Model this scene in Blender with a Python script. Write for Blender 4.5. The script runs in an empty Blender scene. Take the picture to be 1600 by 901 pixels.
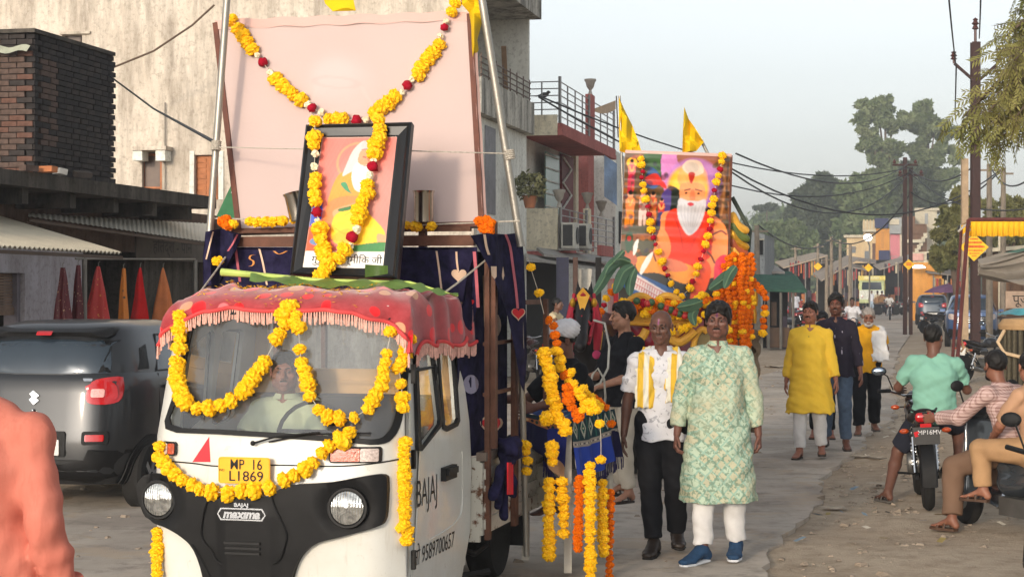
import bpy,bmesh,math,random
import numpy as np
from mathutils import Vector,Matrix,Euler
from mathutils.geometry import delaunay_2d_cdt
R=random.Random(7)
PI=math.pi
SC=bpy.context.scene
COL=SC.collection
# ---------------------------------------------------------------- camera
F=2800.0;CZ=1.85
cam=bpy.data.cameras.new('camera');camo=bpy.data.objects.new('camera',cam);COL.objects.link(camo)
camo.location=(0,0,CZ);camo.rotation_euler=(math.radians(90),0,0)
cam.sensor_width=36;cam.lens=36*F/1600;cam.clip_start=.1;cam.clip_end=3000
SC.camera=camo
# ---------------------------------------------------------------- sky, sun, exposure
SUN_EL=math.radians(13);SUN_AZ=math.radians(-157)      # azimuth measured from +Y towards +X
w=bpy.data.worlds.new('World');SC.world=w;w.use_nodes=True
nt=w.node_tree;nt.nodes.clear()
sky=nt.nodes.new('ShaderNodeTexSky');sky.sky_type='NISHITA';sky.sun_disc=False
sky.sun_elevation=SUN_EL;sky.sun_rotation=SUN_AZ;sky.altitude=0
sky.air_density=1.1;sky.dust_density=2.3;sky.ozone_density=2.0
hs=nt.nodes.new('ShaderNodeHueSaturation');hs.inputs['Saturation'].default_value=.24
bg=nt.nodes.new('ShaderNodeBackground');bg.inputs['Strength'].default_value=0.15
wo=nt.nodes.new('ShaderNodeOutputWorld')
nt.links.new(sky.outputs[0],hs.inputs['Color']);nt.links.new(hs.outputs[0],bg.inputs['Color']);nt.links.new(bg.outputs[0],wo.inputs['Surface'])
sl=bpy.data.lights.new('sun','SUN');sl.energy=1.2;sl.angle=math.radians(5);sl.color=(1,.80,.58)
so=bpy.data.objects.new('sun',sl);COL.objects.link(so)
sd=Vector((math.sin(SUN_AZ)*math.cos(SUN_EL),math.cos(SUN_AZ)*math.cos(SUN_EL),math.sin(SUN_EL)))
so.rotation_euler=sd.to_track_quat('Z','Y').to_euler()
SC.view_settings.view_transform='Standard';SC.view_settings.look='None'
SC.view_settings.exposure=.80;SC.view_settings.gamma=1
SC.render.engine='CYCLES';SC.cycles.max_bounces=6;SC.cycles.transparent_max_bounces=12
SC.cycles.volume_bounces=0
# ---------------------------------------------------------------- helpers
def W(px,py,d): return Vector(((px-800)/F*d,d,CZ+(450.5-py)/F*d))
def G(px,py): return W(px,py,CZ*F/(py-450.5))          # ground point under a pixel
def lin(c):
 c=np.asarray(c,dtype=float)
 return np.where(c <= .04045,c/12.92,((c+.055)/1.055) ** 2.4)
def S(h,k=1.0):
 h=h.lstrip('#');c=lin([int(h[i:i+2],16)/255 for i in (0,2,4)])*k
 return (float(c[0]),float(c[1]),float(c[2]),1.0)
class NT:
 def __init__(s,name):
  s.m=bpy.data.materials.new(name);s.m.use_nodes=True;s.t=s.m.node_tree
  s.t.nodes.clear();s.out=s.t.nodes.new('ShaderNodeOutputMaterial')
 def n(s,ty,props=None,**inp):
  nd=s.t.nodes.new('ShaderNode'+ty)
  for k,v in (props or {}).items(): setattr(nd,k,v)
  for k,v in inp.items():
   k=k.replace('_',' ')
   sk=nd.inputs[int(k[1:])] if k[0] == 'i' and k[1:].isdigit() else nd.inputs[k]
   if hasattr(v,'is_output'): s.t.links.new(v,sk)
   else: sk.default_value=v
  return nd
 def obj(s): return s.n('TexCoord').outputs['Object']
 def noise(s,scale,vec=None,detail=4,rough=.6,dist=0):
  return s.n('TexNoise',Vector=vec or s.obj(),Scale=scale,Detail=detail,Roughness=rough,Distortion=dist).outputs['Fac']
 def ramp(s,fac,a,b,ca=(0,0,0,1),cb=(1,1,1,1)):
  r=s.n('ValToRGB',Fac=fac);e=r.color_ramp.elements
  e[0].position=a;e[0].color=ca;e[1].position=b;e[1].color=cb
  return r.outputs[0]
 def mix(s,f,a,b,mode='MIX'):
  m=s.n('Mix',{'data_type': 'RGBA','blend_type': mode})
  for i,v in ((0,f),(6,a),(7,b)):
   if hasattr(v,'is_output'): s.t.links.new(v,m.inputs[i])
   else: m.inputs[i].default_value=v
  return m.outputs[2]
 def math(s,op,a,b=0.0,c=0.0):
  m=s.n('Math',{'operation': op})
  for i,v in enumerate((a,b,c)):
   if hasattr(v,'is_output'): s.t.links.new(v,m.inputs[i])
   else: m.inputs[i].default_value=v
  return m.outputs[0]
 def xyz(s,vec=None):
  x=s.n('SeparateXYZ',Vector=vec or s.obj());return x.outputs
 def bsdf(s,col,rough=.6,metal=0.,bump=None,bstr=.3,bdist=.01,spec=.4,**kw):
  b=s.n('BsdfPrincipled',Base_Color=col,Roughness=rough,Metallic=metal,**{'Specular_IOR_Level': spec},**kw)
  if bump is not None:
   bn=s.n('Bump',Strength=bstr,Distance=bdist,Height=bump);s.t.links.new(bn.outputs[0],b.inputs['Normal'])
  s.t.links.new(b.outputs[0],s.out.inputs['Surface']);return b
_mc={}
def mat(name,col,rough=.65,metal=0.,var=.18,sc=6.,bump=.15,bs=60.,spec=.35,col2=None,bd=.006,**kw):
 key=name
 if key in _mc: return _mc[key]
 if isinstance(col,str): col=S(col)
 if isinstance(col2,str): col2=S(col2)
 t=NT(name);f=t.noise(sc)
 a=tuple(c*(1-var) for c in col[:3])+(1,)
 b=col2 or tuple(min(1,c*(1+var)) for c in col[:3])+(1,)
 c=t.mix(t.ramp(f,.32,.68),a,b)
 t.bsdf(c,rough,metal,t.noise(bs,detail=3) if bump else None,bump,bd,spec,**kw)
 _mc[key]=t.m;return t.m
def tag(o,label=None,cat=None,group=None,kind=None):
 if label: o['label']=label
 if cat: o['category']=cat
 if group: o['group']=group
 if kind: o['kind']=kind
 return o
_M={}
def root(name,label,cat,loc=(0,0,0),rz=0.,group=None,kind=None,mtx=None):
 o=bpy.data.objects.new(name,None);COL.objects.link(o);o.empty_display_size=.1
 M=mtx if mtx is not None else Matrix.Translation(Vector(loc)) @ Matrix.Rotation(rz,4,'Z')
 o.matrix_basis=M;_M[o.name]=M.inverted()
 return tag(o,label,cat,group,kind)
def L(o,p): return _M[o.name] @ Vector(p)
def link(name,me,parent=None):
 o=bpy.data.objects.new(name,me);COL.objects.link(o)
 if parent is not None: o.parent=parent
 return o
def mesh(name,v,f,m,parent=None,smooth=False,mi=None):
 me=bpy.data.meshes.new(name);me.from_pydata([tuple(p) for p in v],[],f)
 for x in (m if isinstance(m,(list,tuple)) else [m]): me.materials.append(x)
 if mi is not None: me.polygons.foreach_set('material_index',mi)
 if smooth: me.polygons.foreach_set('use_smooth',[True]*len(me.polygons))
 me.update();return link(name,me,parent)
def copy_tree(o,parent=None):
 c=o.copy();COL.objects.link(c);c.parent=parent
 if parent is None and o.name in _M: pass
 for ch in o.children: copy_tree(ch,c)
 return c
def place(o,loc,rz=0.,s=1.):
 o.location=loc;o.rotation_euler=(0,0,rz);o.scale=(s,s,s);return o
def perp(d):
 d=Vector(d).normalized();a=Vector((0,0,1)) if abs(d.z) < .9 else Vector((1,0,0))
 u=d.cross(a).normalized();return u,d.cross(u).normalized()
class MB:
 def __init__(s,T=None): s.v=[];s.f=[];s.mi=[];s.T=T;s.cur=0
 def add(s,vs,fs):
  b=len(s.v)
  for p in vs:
   p=Vector(p);s.v.append(s.T @ p if s.T is not None else p)
  for f in fs: s.f.append(tuple(i+b for i in f));s.mi.append(s.cur)
  return s
 def box(s,c,sz,rot=None,tx=1.,ty=1.):
  c=Vector(c);hx,hy,hz=(k/2 for k in sz)
  vs=[Vector((x*hx*(tx if z > 0 else 1),y*hy*(ty if z > 0 else 1),z*hz)) for z in (-1,1) for y in (-1,1) for x in (-1,1)]
  if rot is not None:
   rm=rot if isinstance(rot,Matrix) else Euler(rot).to_matrix()
   vs=[rm.to_3x3() @ q for q in vs]
  return s.add([c+q for q in vs],[(0,2,3,1),(4,5,7,6),(0,1,5,4),(2,6,7,3),(0,4,6,2),(1,3,7,5)])
 def bar(s,a,b,wd,th,up=(0,0,1)):
  a,b=Vector(a),Vector(b);d=(b-a).normalized();u=d.cross(Vector(up))
  if u.length < 1e-4: u=perp(d)[0]
  u.normalize();n=u.cross(d)
  vs=[p+u*x*wd/2+n*y*th/2 for p in (a,b) for x,y in ((-1,-1),(1,-1),(1,1),(-1,1))]
  return s.add(vs,[(0,1,2,3),(7,6,5,4),(0,4,5,1),(1,5,6,2),(2,6,7,3),(3,7,4,0)])
 def tube(s,pts,r,seg=8,cap=True,flat=1.,u0=None):
  pts=[Vector(p) for p in pts];n=len(pts)
  rs=r if isinstance(r,(list,tuple)) else [r]*n
  vs=[];u=None
  for i,p in enumerate(pts):
   d=(pts[min(i+1,n-1)]-pts[max(i-1,0)])
   d=d.normalized() if d.length > 1e-9 else Vector((0,0,1))
   if u is None: u=Vector(u0).normalized() if u0 is not None else perp(d)[0]
   u=(u-d*u.dot(d));u=u.normalized() if u.length > 1e-6 else perp(d)[0]
   w_=d.cross(u)
   for k in range(seg):
    a=2*PI*k/seg
    vs.append(p+u*math.cos(a)*rs[i]+w_*math.sin(a)*rs[i]*flat)
  fs=[(i*seg+k,i*seg+(k+1) % seg,(i+1)*seg+(k+1) % seg,(i+1)*seg+k) for i in range(n-1) for k in range(seg)]
  if cap: fs += [tuple(range(seg-1,-1,-1)),tuple((n-1)*seg+k for k in range(seg))]
  return s.add(vs,fs)
 def lathe(s,c,prof,seg=16,axis=(0,0,1),ang=2*PI):
  c=Vector(c);q=Vector((0,0,1)).rotation_difference(Vector(axis).normalized()).to_matrix()
  vs=[c+q @ Vector((r*math.cos(ang*k/seg),r*math.sin(ang*k/seg),z)) for r,z in prof for k in range(seg)]
  fs=[(i*seg+k,i*seg+(k+1) % seg,(i+1)*seg+(k+1) % seg,(i+1)*seg+k) for i in range(len(prof)-1) for k in range(seg)]
  if prof[0][0] > 1e-5: fs.append(tuple(range(seg-1,-1,-1)))
  if prof[-1][0] > 1e-5: fs.append(tuple((len(prof)-1)*seg+k for k in range(seg)))
  return s.add(vs,fs)
 def ball(s,c,r,seg=10,rings=6):
  c=Vector(c);r=Vector(r) if not isinstance(r,(int,float)) else Vector((r,r,r));vs=[]
  for i in range(rings+1):
   a=PI*i/rings
   for k in range(seg):
    b=2*PI*k/seg;vs.append(c+Vector((r.x*math.sin(a)*math.cos(b),r.y*math.sin(a)*math.sin(b),r.z*math.cos(a))))
  return s.add(vs,[(i*seg+k,(i+1)*seg+k,(i+1)*seg+(k+1) % seg,i*seg+(k+1) % seg) for i in range(rings) for k in range(seg)])
 def prism(s,poly,fn,depth):
  """2D polygon extruded: fn(a, b, t) -> 3D, t in 0..depth"""
  n=len(poly);vs=[fn(a,b,0) for a,b in poly]+[fn(a,b,depth) for a,b in poly]
  fs=[tuple(range(n)),tuple(range(2*n-1,n-1,-1))]+[(i,i+n,(i+1) % n+n,(i+1) % n) for i in range(n)]
  return s.add(vs,fs)
 def grid(s,fn,nu,nv,closed=False):
  vs=[fn(i/nu,j/nv) for j in range(nv+1) for i in range(nu+1)]
  return s.add(vs,[(j*(nu+1)+i,j*(nu+1)+i+1,(j+1)*(nu+1)+i+1,(j+1)*(nu+1)+i) for j in range(nv) for i in range(nu)])
 def build(s,name,m,parent=None,smooth=False,fix=True):
  o=mesh(name,s.v,s.f,m,parent,smooth,s.mi if isinstance(m,(list,tuple)) else None)
  if fix:
   bm=bmesh.new();bm.from_mesh(o.data);bmesh.ops.recalc_face_normals(bm,faces=bm.faces)
   if smooth:
    for e in bm.edges:
     if len(e.link_faces) == 2 and e.calc_face_angle(0) > .7: e.smooth=False
   bm.to_mesh(o.data);bm.free()
  return o
def smoothpoly(pts,n=6,closed=True):
 """Catmull-Rom through the points"""
 P=[np.array(p,float) for p in pts];out=[];m=len(P)
 for i in range(m if closed else m-1):
  if closed: a,b,c,d=P[i-1],P[i],P[(i+1) % m],P[(i+2) % m]
  else: a,b,c,d=P[max(i-1,0)],P[i],P[i+1],P[min(i+2,m-1)]
  for k in range(n):
   t=k/n
   out.append(.5*((2*b)+(-a+c)*t+(2*a-5*b+4*c-d)*t*t+(-a+3*b-3*c+d)*t ** 3))
 if not closed: out.append(P[-1])
 return [tuple(p) for p in out]
def rrect(x0,z0,x1,z1,r,n=4):
 o=[]
 for cx,cz,a0 in ((x1-r,z1-r,0),(x0+r,z1-r,90),(x0+r,z0+r,180),(x1-r,z0+r,270)):
  for k in range(n+1):
   a=math.radians(a0+90*k/n);o.append((cx+r*math.cos(a),cz+r*math.sin(a)))
 return o
def pip(pt,poly):
 x,y=pt;c=False;j=len(poly)-1
 for i in range(len(poly)):
  if (poly[i][1] > y) != (poly[j][1] > y) and x < (poly[j][0]-poly[i][0])*(y-poly[i][1])/(poly[j][1]-poly[i][1])+poly[i][0]: c=not c
  j=i
 return c
def patch(outline,fn,th,sp=.05,holes=(),mb=None):
 """Outline in 2D, filled with a grid, mapped by fn(a,b,t); t=0 outer face, th back face."""
 outline=[tuple(p) for p in outline];pts=[Vector(p) for p in outline];n=len(pts)
 ed=[(i,(i+1) % n) for i in range(n)];loops=[list(range(n))]
 for h in holes:
  b=len(pts);pts += [Vector(p) for p in h];ed += [(b+i,b+(i+1) % len(h)) for i in range(len(h))];loops.append(list(range(b,b+len(h))))
 xs=[p[0] for p in outline];ys=[p[1] for p in outline]
 x=min(xs)+sp/2
 while x < max(xs):
  y=min(ys)+sp/2
  while y < max(ys):
   if pip((x,y),outline) and not any(pip((x,y),h) for h in holes) and \
    min((p.x-x) ** 2+(p.y-y) ** 2 for p in pts) > (sp*.35) ** 2: pts.append(Vector((x,y)))
   y += sp
  x += sp
 vo,eo,fo,ov,oe,of=delaunay_2d_cdt(pts,ed,[],0,1e-5)
 mp={}
 for i,src in enumerate(ov):
  for q in src: mp[q]=i
 fs=[]
 for f in fo:
  c=sum((vo[i] for i in f),Vector((0,0)))/len(f)
  if pip(c,outline) and not any(pip(c,h) for h in holes): fs.append(tuple(f))
 mb=mb or MB();N=len(vo)
 V=[fn(p.x,p.y,0) for p in vo]
 if th:
  V += [fn(p.x,p.y,th) for p in vo];F2=list(fs)+[tuple(i+N for i in reversed(f)) for f in fs]
  for lp in loops:
   for i in range(len(lp)):
    a,b=mp.get(lp[i],0),mp.get(lp[(i+1) % len(lp)],0)
    if a != b: F2.append((a,b,b+N,a+N))
  fs=F2
 mb.add(V,fs);return mb
_fonts={}
DEVA=None
def _deva():
 global DEVA
 if DEVA is None:
  import os
  p=os.path.join(bpy.utils.resource_path('LOCAL'),'datafiles','fonts','NotoSansDevanagari-Regular.woff2')
  DEVA=bpy.data.fonts.load(p) if os.path.exists(p) else bpy.data.fonts.load('<builtin>')
 return DEVA
def text_mesh(body,size,deva=False,bold=0.,align='CENTER',shear=0.,sx=1.):
 cu=bpy.data.curves.new('t','FONT');cu.body=body;cu.size=size;cu.align_x=align;cu.align_y='CENTER'
 cu.offset=bold;cu.shear=shear;cu.resolution_u=3
 o=bpy.data.objects.new('t',cu);COL.objects.link(o)
 dg=bpy.context.evaluated_depsgraph_get();me=bpy.data.meshes.new_from_object(o.evaluated_get(dg))
 v=[(p.co.x*sx,p.co.y) for p in me.vertices];f=[tuple(p.vertices) for p in me.polygons]
 bpy.data.objects.remove(o);bpy.data.curves.remove(cu);bpy.data.meshes.remove(me)
 return v,f
def lettering(name,body,size,fn,m,parent,**kw):
 """flat print of lettering: fn(a, b) -> 3D point just proud of the surface"""
 v,f=text_mesh(body,size,**kw)
 return mesh(name,[fn(a,b) for a,b in v],f,m,parent)
# ---------------------------------------------------------------- flat prints painted vertex by vertex
class Canvas:
 def __init__(s,w_,h_,bg):
  s.w,s.h=w_,h_;s.c=np.tile(lin(np.array(bg,float)/255),(h_,w_,1))
  s.X,s.Y=np.meshgrid((np.arange(w_)+.5)/w_,(np.arange(h_)+.5)/h_)   # 0..1, y down
 def put(s,mask,col,a=1.):
  col=lin(np.array(col,float)/255);m=(mask*a)[...,None];s.c=s.c*(1-m)+col*m
 def ell(s,cx,cy,rx,ry,col,rot=0,a=1.,soft=.12,ring=0):
  c_,s_=math.cos(rot),math.sin(rot);asp=s.h/s.w
  dx=s.X-cx;dy=(s.Y-cy)*asp
  u=(dx*c_+dy*s_)/rx;v=(-dx*s_+dy*c_)/(ry*asp)
  r=np.sqrt(u*u+v*v)
  m=np.clip((1-r)/soft+.5,0,1)
  if ring: m=m*np.clip((r-(1-ring))/soft+.5,0,1)
  s.put(m,col,a)
 def poly(s,pts,col,a=1.,sm=True):
  if sm: pts=smoothpoly(pts,5)
  c=np.zeros(s.X.shape,bool);j=len(pts)-1
  for i in range(len(pts)):
   xi,yi=pts[i];xj,yj=pts[j]
   if yi != yj:
    c ^= ((yi > s.Y) != (yj > s.Y)) & (s.X < (xj-xi)*(s.Y-yi)/(yj-yi)+xi)
   j=i
  s.put(c.astype(float),col,a)
 def line(s,pts,w_,col,a=1.,sm=True):
  if sm and len(pts) > 2: pts=smoothpoly(pts,5,False)
  asp=s.h/s.w;d=np.full(s.X.shape,9.)
  for (x0,y0),(x1,y1) in zip(pts[:-1],pts[1:]):
   y0,y1=y0*asp,y1*asp;L2=(x1-x0) ** 2+(y1-y0) ** 2+1e-12
   t=np.clip(((s.X-x0)*(x1-x0)+(s.Y*asp-y0)*(y1-y0))/L2,0,1)
   d=np.minimum(d,np.hypot(s.X-x0-t*(x1-x0),s.Y*asp-y0-t*(y1-y0)))
  s.put(np.clip((w_/2-d)*s.w+.5,0,1),col,a)
 def blur(s,n=1):
  for _ in range(n):
   p=np.pad(s.c,((1,1),(1,1),(0,0)),'edge');s.c=(p[:-2,1:-1]+p[2:,1:-1]+p[1:-1,:-2]+p[1:-1,2:]+2*s.c)/6
 def grain(s,k,fx,fy,seed=0):
  r=np.random.RandomState(seed);n=0
  for q in range(5):
   n=n+np.sin(s.X*fx*(q+1)*r.uniform(.5,1.5)+s.Y*fy*r.uniform(-1.5,1.5)*(q+1)+r.uniform(0,6))/(q+1)
  s.c=np.clip(s.c*(1+k*n[...,None]),0,1)
 def mesh(s,name,fn,parent,m):
  h_,w_=s.h,s.w
  v=[fn(i/(w_-1),j/(h_-1)) for j in range(h_) for i in range(w_)]
  me=bpy.data.meshes.new(name)
  I=np.arange(h_*w_).reshape(h_,w_)
  q=np.stack([I[:-1,:-1],I[:-1,1:],I[1:,1:],I[1:,:-1]],-1).reshape(-1,4)
  fastmesh(me,np.array([tuple(p) for p in v]),q[:,::-1])
  at=me.color_attributes.new('Col','FLOAT_COLOR','POINT')
  at.data.foreach_set('color',np.concatenate([s.c.reshape(-1,3),np.ones((h_*w_,1))],1).astype(np.float32).ravel())
  me.materials.append(m);me.polygons.foreach_set('use_smooth',[True]*len(me.polygons))
  return link(name,me,parent)
def fastmesh(me,V,Q):
 V=np.ascontiguousarray(V,np.float32);Q=np.ascontiguousarray(Q,np.int32);k=Q.shape[1]
 me.vertices.add(len(V));me.vertices.foreach_set('co',V.ravel())
 me.loops.add(Q.size);me.loops.foreach_set('vertex_index',Q.ravel())
 me.polygons.add(len(Q));me.polygons.foreach_set('loop_start',np.arange(0,Q.size,k,dtype=np.int32))
 me.polygons.foreach_set('loop_total',np.full(len(Q),k,np.int32));me.update(calc_edges=True)
def printmat(name,rough=.5,spec=.4,coat=0.):
 t=NT(name);a=t.n('VertexColor',{'layer_name': 'Col'})
 t.bsdf(a.outputs[0],rough,0,t.noise(30,detail=2),.12,.01,spec,Coat_Weight=coat,Coat_Roughness=.12);return t.m
# ---------------------------------------------------------------- signed-distance bodies
def V3(p): return np.array([float(p[0]),float(p[1]),float(p[2])])
def EC(a,b,ra,rb=None,u=None,k=.02,op=1,flat=0):
 """tapered limb from a to b; ra/rb radius or (along u, across); flat: bit1 cut at a, bit2 cut at b"""
 rb=ra if rb is None else rb
 ra=(ra,ra) if isinstance(ra,(int,float)) else ra;rb=(rb,rb) if isinstance(rb,(int,float)) else rb
 return (V3(a),V3(b),ra,rb,None if u is None else V3(u),k,op,flat)
def EL(c,r,Rm=None,k=.02,op=1):
 return (V3(c),None,tuple(r),Rm,None,k,op,0)
def _axis(lo,hi,h,zones):
 xs=[lo]
 while xs[-1] < hi:
  x=xs[-1];st=h
  for a,b,hf in zones:
   if a-h < x < b: st=min(st,hf)
  xs.append(x+st)
 return np.array(xs,np.float32)
def sdf_mesh(prims,h=.01,fine=(),disp=None,cut=None,extra=.0):
 mg=.035
 los=[];his=[];bbs=[]
 for (a,b,ra,rb,u,k,op,flat) in prims:
  if b is None: r=max(ra);lo=a-r;hi=a+r
  else: r=max(max(ra),max(rb));lo=np.minimum(a,b)-r;hi=np.maximum(a,b)+r
  bbs.append((lo-mg-k,hi+mg+k))
  if op > 0: los.append(lo);his.append(hi)
 lo=np.min(los,0)-.02-extra;hi=np.max(his,0)+.02+extra
 ax=[_axis(lo[i],hi[i],h,[(f[1],f[2],f[3]) for f in fine if f[0] == i]) for i in range(3)]
 Fd=np.full([len(x) for x in ax],.12,np.float32)
 for (a,b,ra,rb,u,k,op,flat),(bl,bh) in zip(prims,bbs):
  sl_=[]
  for i in range(3):
   i0=int(np.searchsorted(ax[i],bl[i]));i1=int(np.searchsorted(ax[i],bh[i]));sl_.append(slice(i0,i1))
  if any(q.stop <= q.start for q in sl_): continue
  X=ax[0][sl_[0]][:,None,None];Y=ax[1][sl_[1]][None,:,None];Z=ax[2][sl_[2]][None,None,:]
  if b is None:
   dx,dy,dz=X-a[0],Y-a[1],Z-a[2]
   if rb is not None:
    m=np.array(rb)[:3,:3]      # columns = local axes
    lx=dx*m[0][0]+dy*m[1][0]+dz*m[2][0];ly=dx*m[0][1]+dy*m[1][1]+dz*m[2][1];lz=dx*m[0][2]+dy*m[1][2]+dz*m[2][2]
   else: lx,ly,lz=dx,dy,dz
   k0=np.sqrt((lx/ra[0]) ** 2+(ly/ra[1]) ** 2+(lz/ra[2]) ** 2)
   k1=np.sqrt((lx/ra[0] ** 2) ** 2+(ly/ra[1] ** 2) ** 2+(lz/ra[2] ** 2) ** 2)+1e-9
   d=k0*(k0-1)/k1
  else:
   ab=b-a;Ln=np.linalg.norm(ab)+1e-9;w_=ab/Ln
   s_=(X-a[0])*w_[0]+(Y-a[1])*w_[1]+(Z-a[2])*w_[2]
   t=np.clip(s_/Ln,0,1);ca=s_-t*Ln
   qx=X-a[0]-s_*w_[0];qy=Y-a[1]-s_*w_[1];qz=Z-a[2]-s_*w_[2]
   if u is None or (ra[0] == ra[1] and rb[0] == rb[1]):
    rr=ra[0]+(rb[0]-ra[0])*t;q2=qx*qx+qy*qy+qz*qz
    rad=np.sqrt(q2)-rr;d=np.sqrt(q2+ca*ca)-rr
   else:
    uu=u-w_*u.dot(w_);uu /= np.linalg.norm(uu);vv=np.cross(w_,uu)
    cu=qx*uu[0]+qy*uu[1]+qz*uu[2];cv=qx*vv[0]+qy*vv[1]+qz*vv[2]
    rx=ra[0]+(rb[0]-ra[0])*t;ry=ra[1]+(rb[1]-ra[1])*t;mn=np.minimum(rx,ry)
    k0=np.sqrt((cu/rx) ** 2+(cv/ry) ** 2+(ca/mn) ** 2)
    k1=np.sqrt((cu/rx ** 2) ** 2+(cv/ry ** 2) ** 2+(ca/mn ** 2) ** 2)+1e-6
    d=k0*(k0-1)/k1
    k0=np.sqrt((cu/rx) ** 2+(cv/ry) ** 2)
    rad=k0*(k0-1)/(np.sqrt((cu/rx ** 2) ** 2+(cv/ry ** 2) ** 2)+1e-6)
   if flat & 2: d=np.where(s_ > Ln-.02,np.maximum(rad,s_-Ln),d)
   if flat & 1: d=np.where(s_ < .02,np.maximum(rad,-s_),d)
  Fs=Fd[sl_[0],sl_[1],sl_[2]];d=d.astype(np.float32)
  if op > 0:
   hh=np.clip(.5+.5*(Fs-d)/k,0,1);Fs[...]=Fs*(1-hh)+d*hh-k*hh*(1-hh)
  else:
   hh=np.clip(.5+.5*(Fs+d)/k,0,1);Fs[...]=Fs+(-d-Fs)*(1-hh)+k*hh*(1-hh)
 XYZ=None
 if disp or cut:
  X=ax[0][:,None,None];Y=ax[1][None,:,None];Z=ax[2][None,None,:]
  if disp: Fd += disp(X,Y,Z).astype(np.float32)
  if cut: Fd=np.maximum(Fd,cut(X,Y,Z).astype(np.float32))
 return surface_nets(Fd,ax)
def surface_nets(f,ax):
 ins=f < 0;n=f.shape
 cnt=np.zeros([k-1 for k in n],np.int8)
 for i in (0,1):
  for j in (0,1):
   for k in (0,1): cnt += ins[i:n[0]-1+i,j:n[1]-1+j,k:n[2]-1+k]
 act=(cnt > 0) & (cnt < 8);idx=np.argwhere(act)
 if not len(idx): return np.zeros((0,3)),np.zeros((0,4),int)
 ids=np.full(cnt.shape,-1,np.int32);ids[act]=np.arange(len(idx))
 P=np.zeros((len(idx),3));C=np.zeros(len(idx))
 corners=[(i,j,k) for i in (0,1) for j in (0,1) for k in (0,1)]
 pos=lambda ii,c: np.stack([ax[d][ii[:,d]+c[d]] for d in range(3)],1)
 for c0 in corners:
  for d in range(3):
   if c0[d]: continue
   c1=list(c0);c1[d]=1
   f0=f[idx[:,0]+c0[0],idx[:,1]+c0[1],idx[:,2]+c0[2]];f1=f[idx[:,0]+c1[0],idx[:,1]+c1[1],idx[:,2]+c1[2]]
   m=(f0 < 0) != (f1 < 0);t=np.where(m,f0/np.where(m,f0-f1,1),0)
   p=pos(idx,c0)+(pos(idx,c1)-pos(idx,c0))*t[:,None]
   P += p*m[:,None];C += m
 P /= np.maximum(C,1)[:,None]
 Q=[]
 for d in range(3):
  e=[slice(None)]*3;g=[slice(None)]*3;e[d]=slice(0,-1);g[d]=slice(1,None)
  x=ins[tuple(e)] != ins[tuple(g)];ii=np.argwhere(x);a,b=[q for q in range(3) if q != d]
  ok=(ii[:,a] > 0) & (ii[:,b] > 0) & (ii[:,a] < n[a]-1) & (ii[:,b] < n[b]-1);ii=ii[ok]
  def cid(oa,ob):
   j=ii.copy();j[:,a] += oa;j[:,b] += ob;return ids[j[:,0],j[:,1],j[:,2]]
  q=np.stack([cid(-1,-1),cid(0,-1),cid(0,0),cid(-1,0)],1)
  s0=ins[ii[:,0],ii[:,1],ii[:,2]];flip=s0 if d != 1 else ~s0
  q=np.where(flip[:,None],q,q[:,::-1]);Q.append(q)
 Q=np.concatenate(Q);Q=Q[(Q >= 0).all(1)]
 return P,Q
def sdf_obj(name,prims,m,parent,h=.01,fine=(),disp=None,cut=None,color=None,extra=0.):
 P,Q=sdf_mesh(prims,h,fine,disp,cut,extra);me=bpy.data.meshes.new(name);fastmesh(me,P,Q)
 me.materials.append(m);me.polygons.foreach_set('use_smooth',np.ones(len(Q),bool))
 if color is not None:
  at=me.color_attributes.new('Col','FLOAT_COLOR','POINT')
  c=color(P[:,0],P[:,1],P[:,2]);at.data.foreach_set('color',np.concatenate([c,np.ones((len(P),1))],1).astype(np.float32).ravel())
 return link(name,me,parent)
# ---------------------------------------------------------------- people
def skin_mat():
 if 'skin' in _mc: return _mc['skin']
 t=NT('skin');a=t.n('VertexColor',{'layer_name': 'Col'}).outputs[0]
 c=t.mix(t.ramp(t.noise(35),.35,.65),t.mix(1.,a,(.86,.84,.84,1),'MULTIPLY'),a)
 t.bsdf(c,.52,0,t.noise(160,detail=3),.12,.002,.35,Subsurface_Weight=.05,Subsurface_Radius=(.02,.01,.005))
 _mc['skin']=t.m;return t.m
def cloth(name,col,var=.12,sc=5.,rough=.85,**kw): return mat(name,col,rough,0,var,sc,.25,220.,.15,bd=.002,**kw)
HAIR=lambda: mat('black_hair','#14110f',.55,0,.3,40,.5,300,.3)
BASE=dict(pel=(0,0,.92),wst=(0,0,1.06),chs=(0,.012,1.25),nck=(0,.02,1.43),hed=(0,-.012,1.59),
 shL=(.163,.012,1.35),elL=(.225,.035,1.09),wrL=(.24,-.03,.85),shR=(-.163,.012,1.35),elR=(-.225,.035,1.09),wrR=(-.24,-.03,.85),
 hpL=(.085,0,.90),knL=(.10,-.02,.49),anL=(.11,.03,.085),hpR=(-.085,0,.90),knR=(-.10,-.02,.49),anR=(-.11,.03,.085))
def pose(step=0.,lead='L',**kw):
 J={k: Vector(v) for k,v in BASE.items()}
 o='R' if lead == 'L' else 'L'
 if step:
  J['kn'+lead] += Vector((0,-.5*step-.03,.01));J['an'+lead] += Vector((0,-step,.0))
  J['kn'+o] += Vector((0,.25*step-.02,-.005));J['an'+o] += Vector((0,step,.035))
  J['el'+o] += Vector((0,-.3*step,.01));J['wr'+o] += Vector((0,-.7*step,.02))
  J['el'+lead] += Vector((0,.3*step,.0));J['wr'+lead] += Vector((0,.5*step,.02))
 for k,v in kw.items(): J[k]=Vector(v)
 return J
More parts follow.
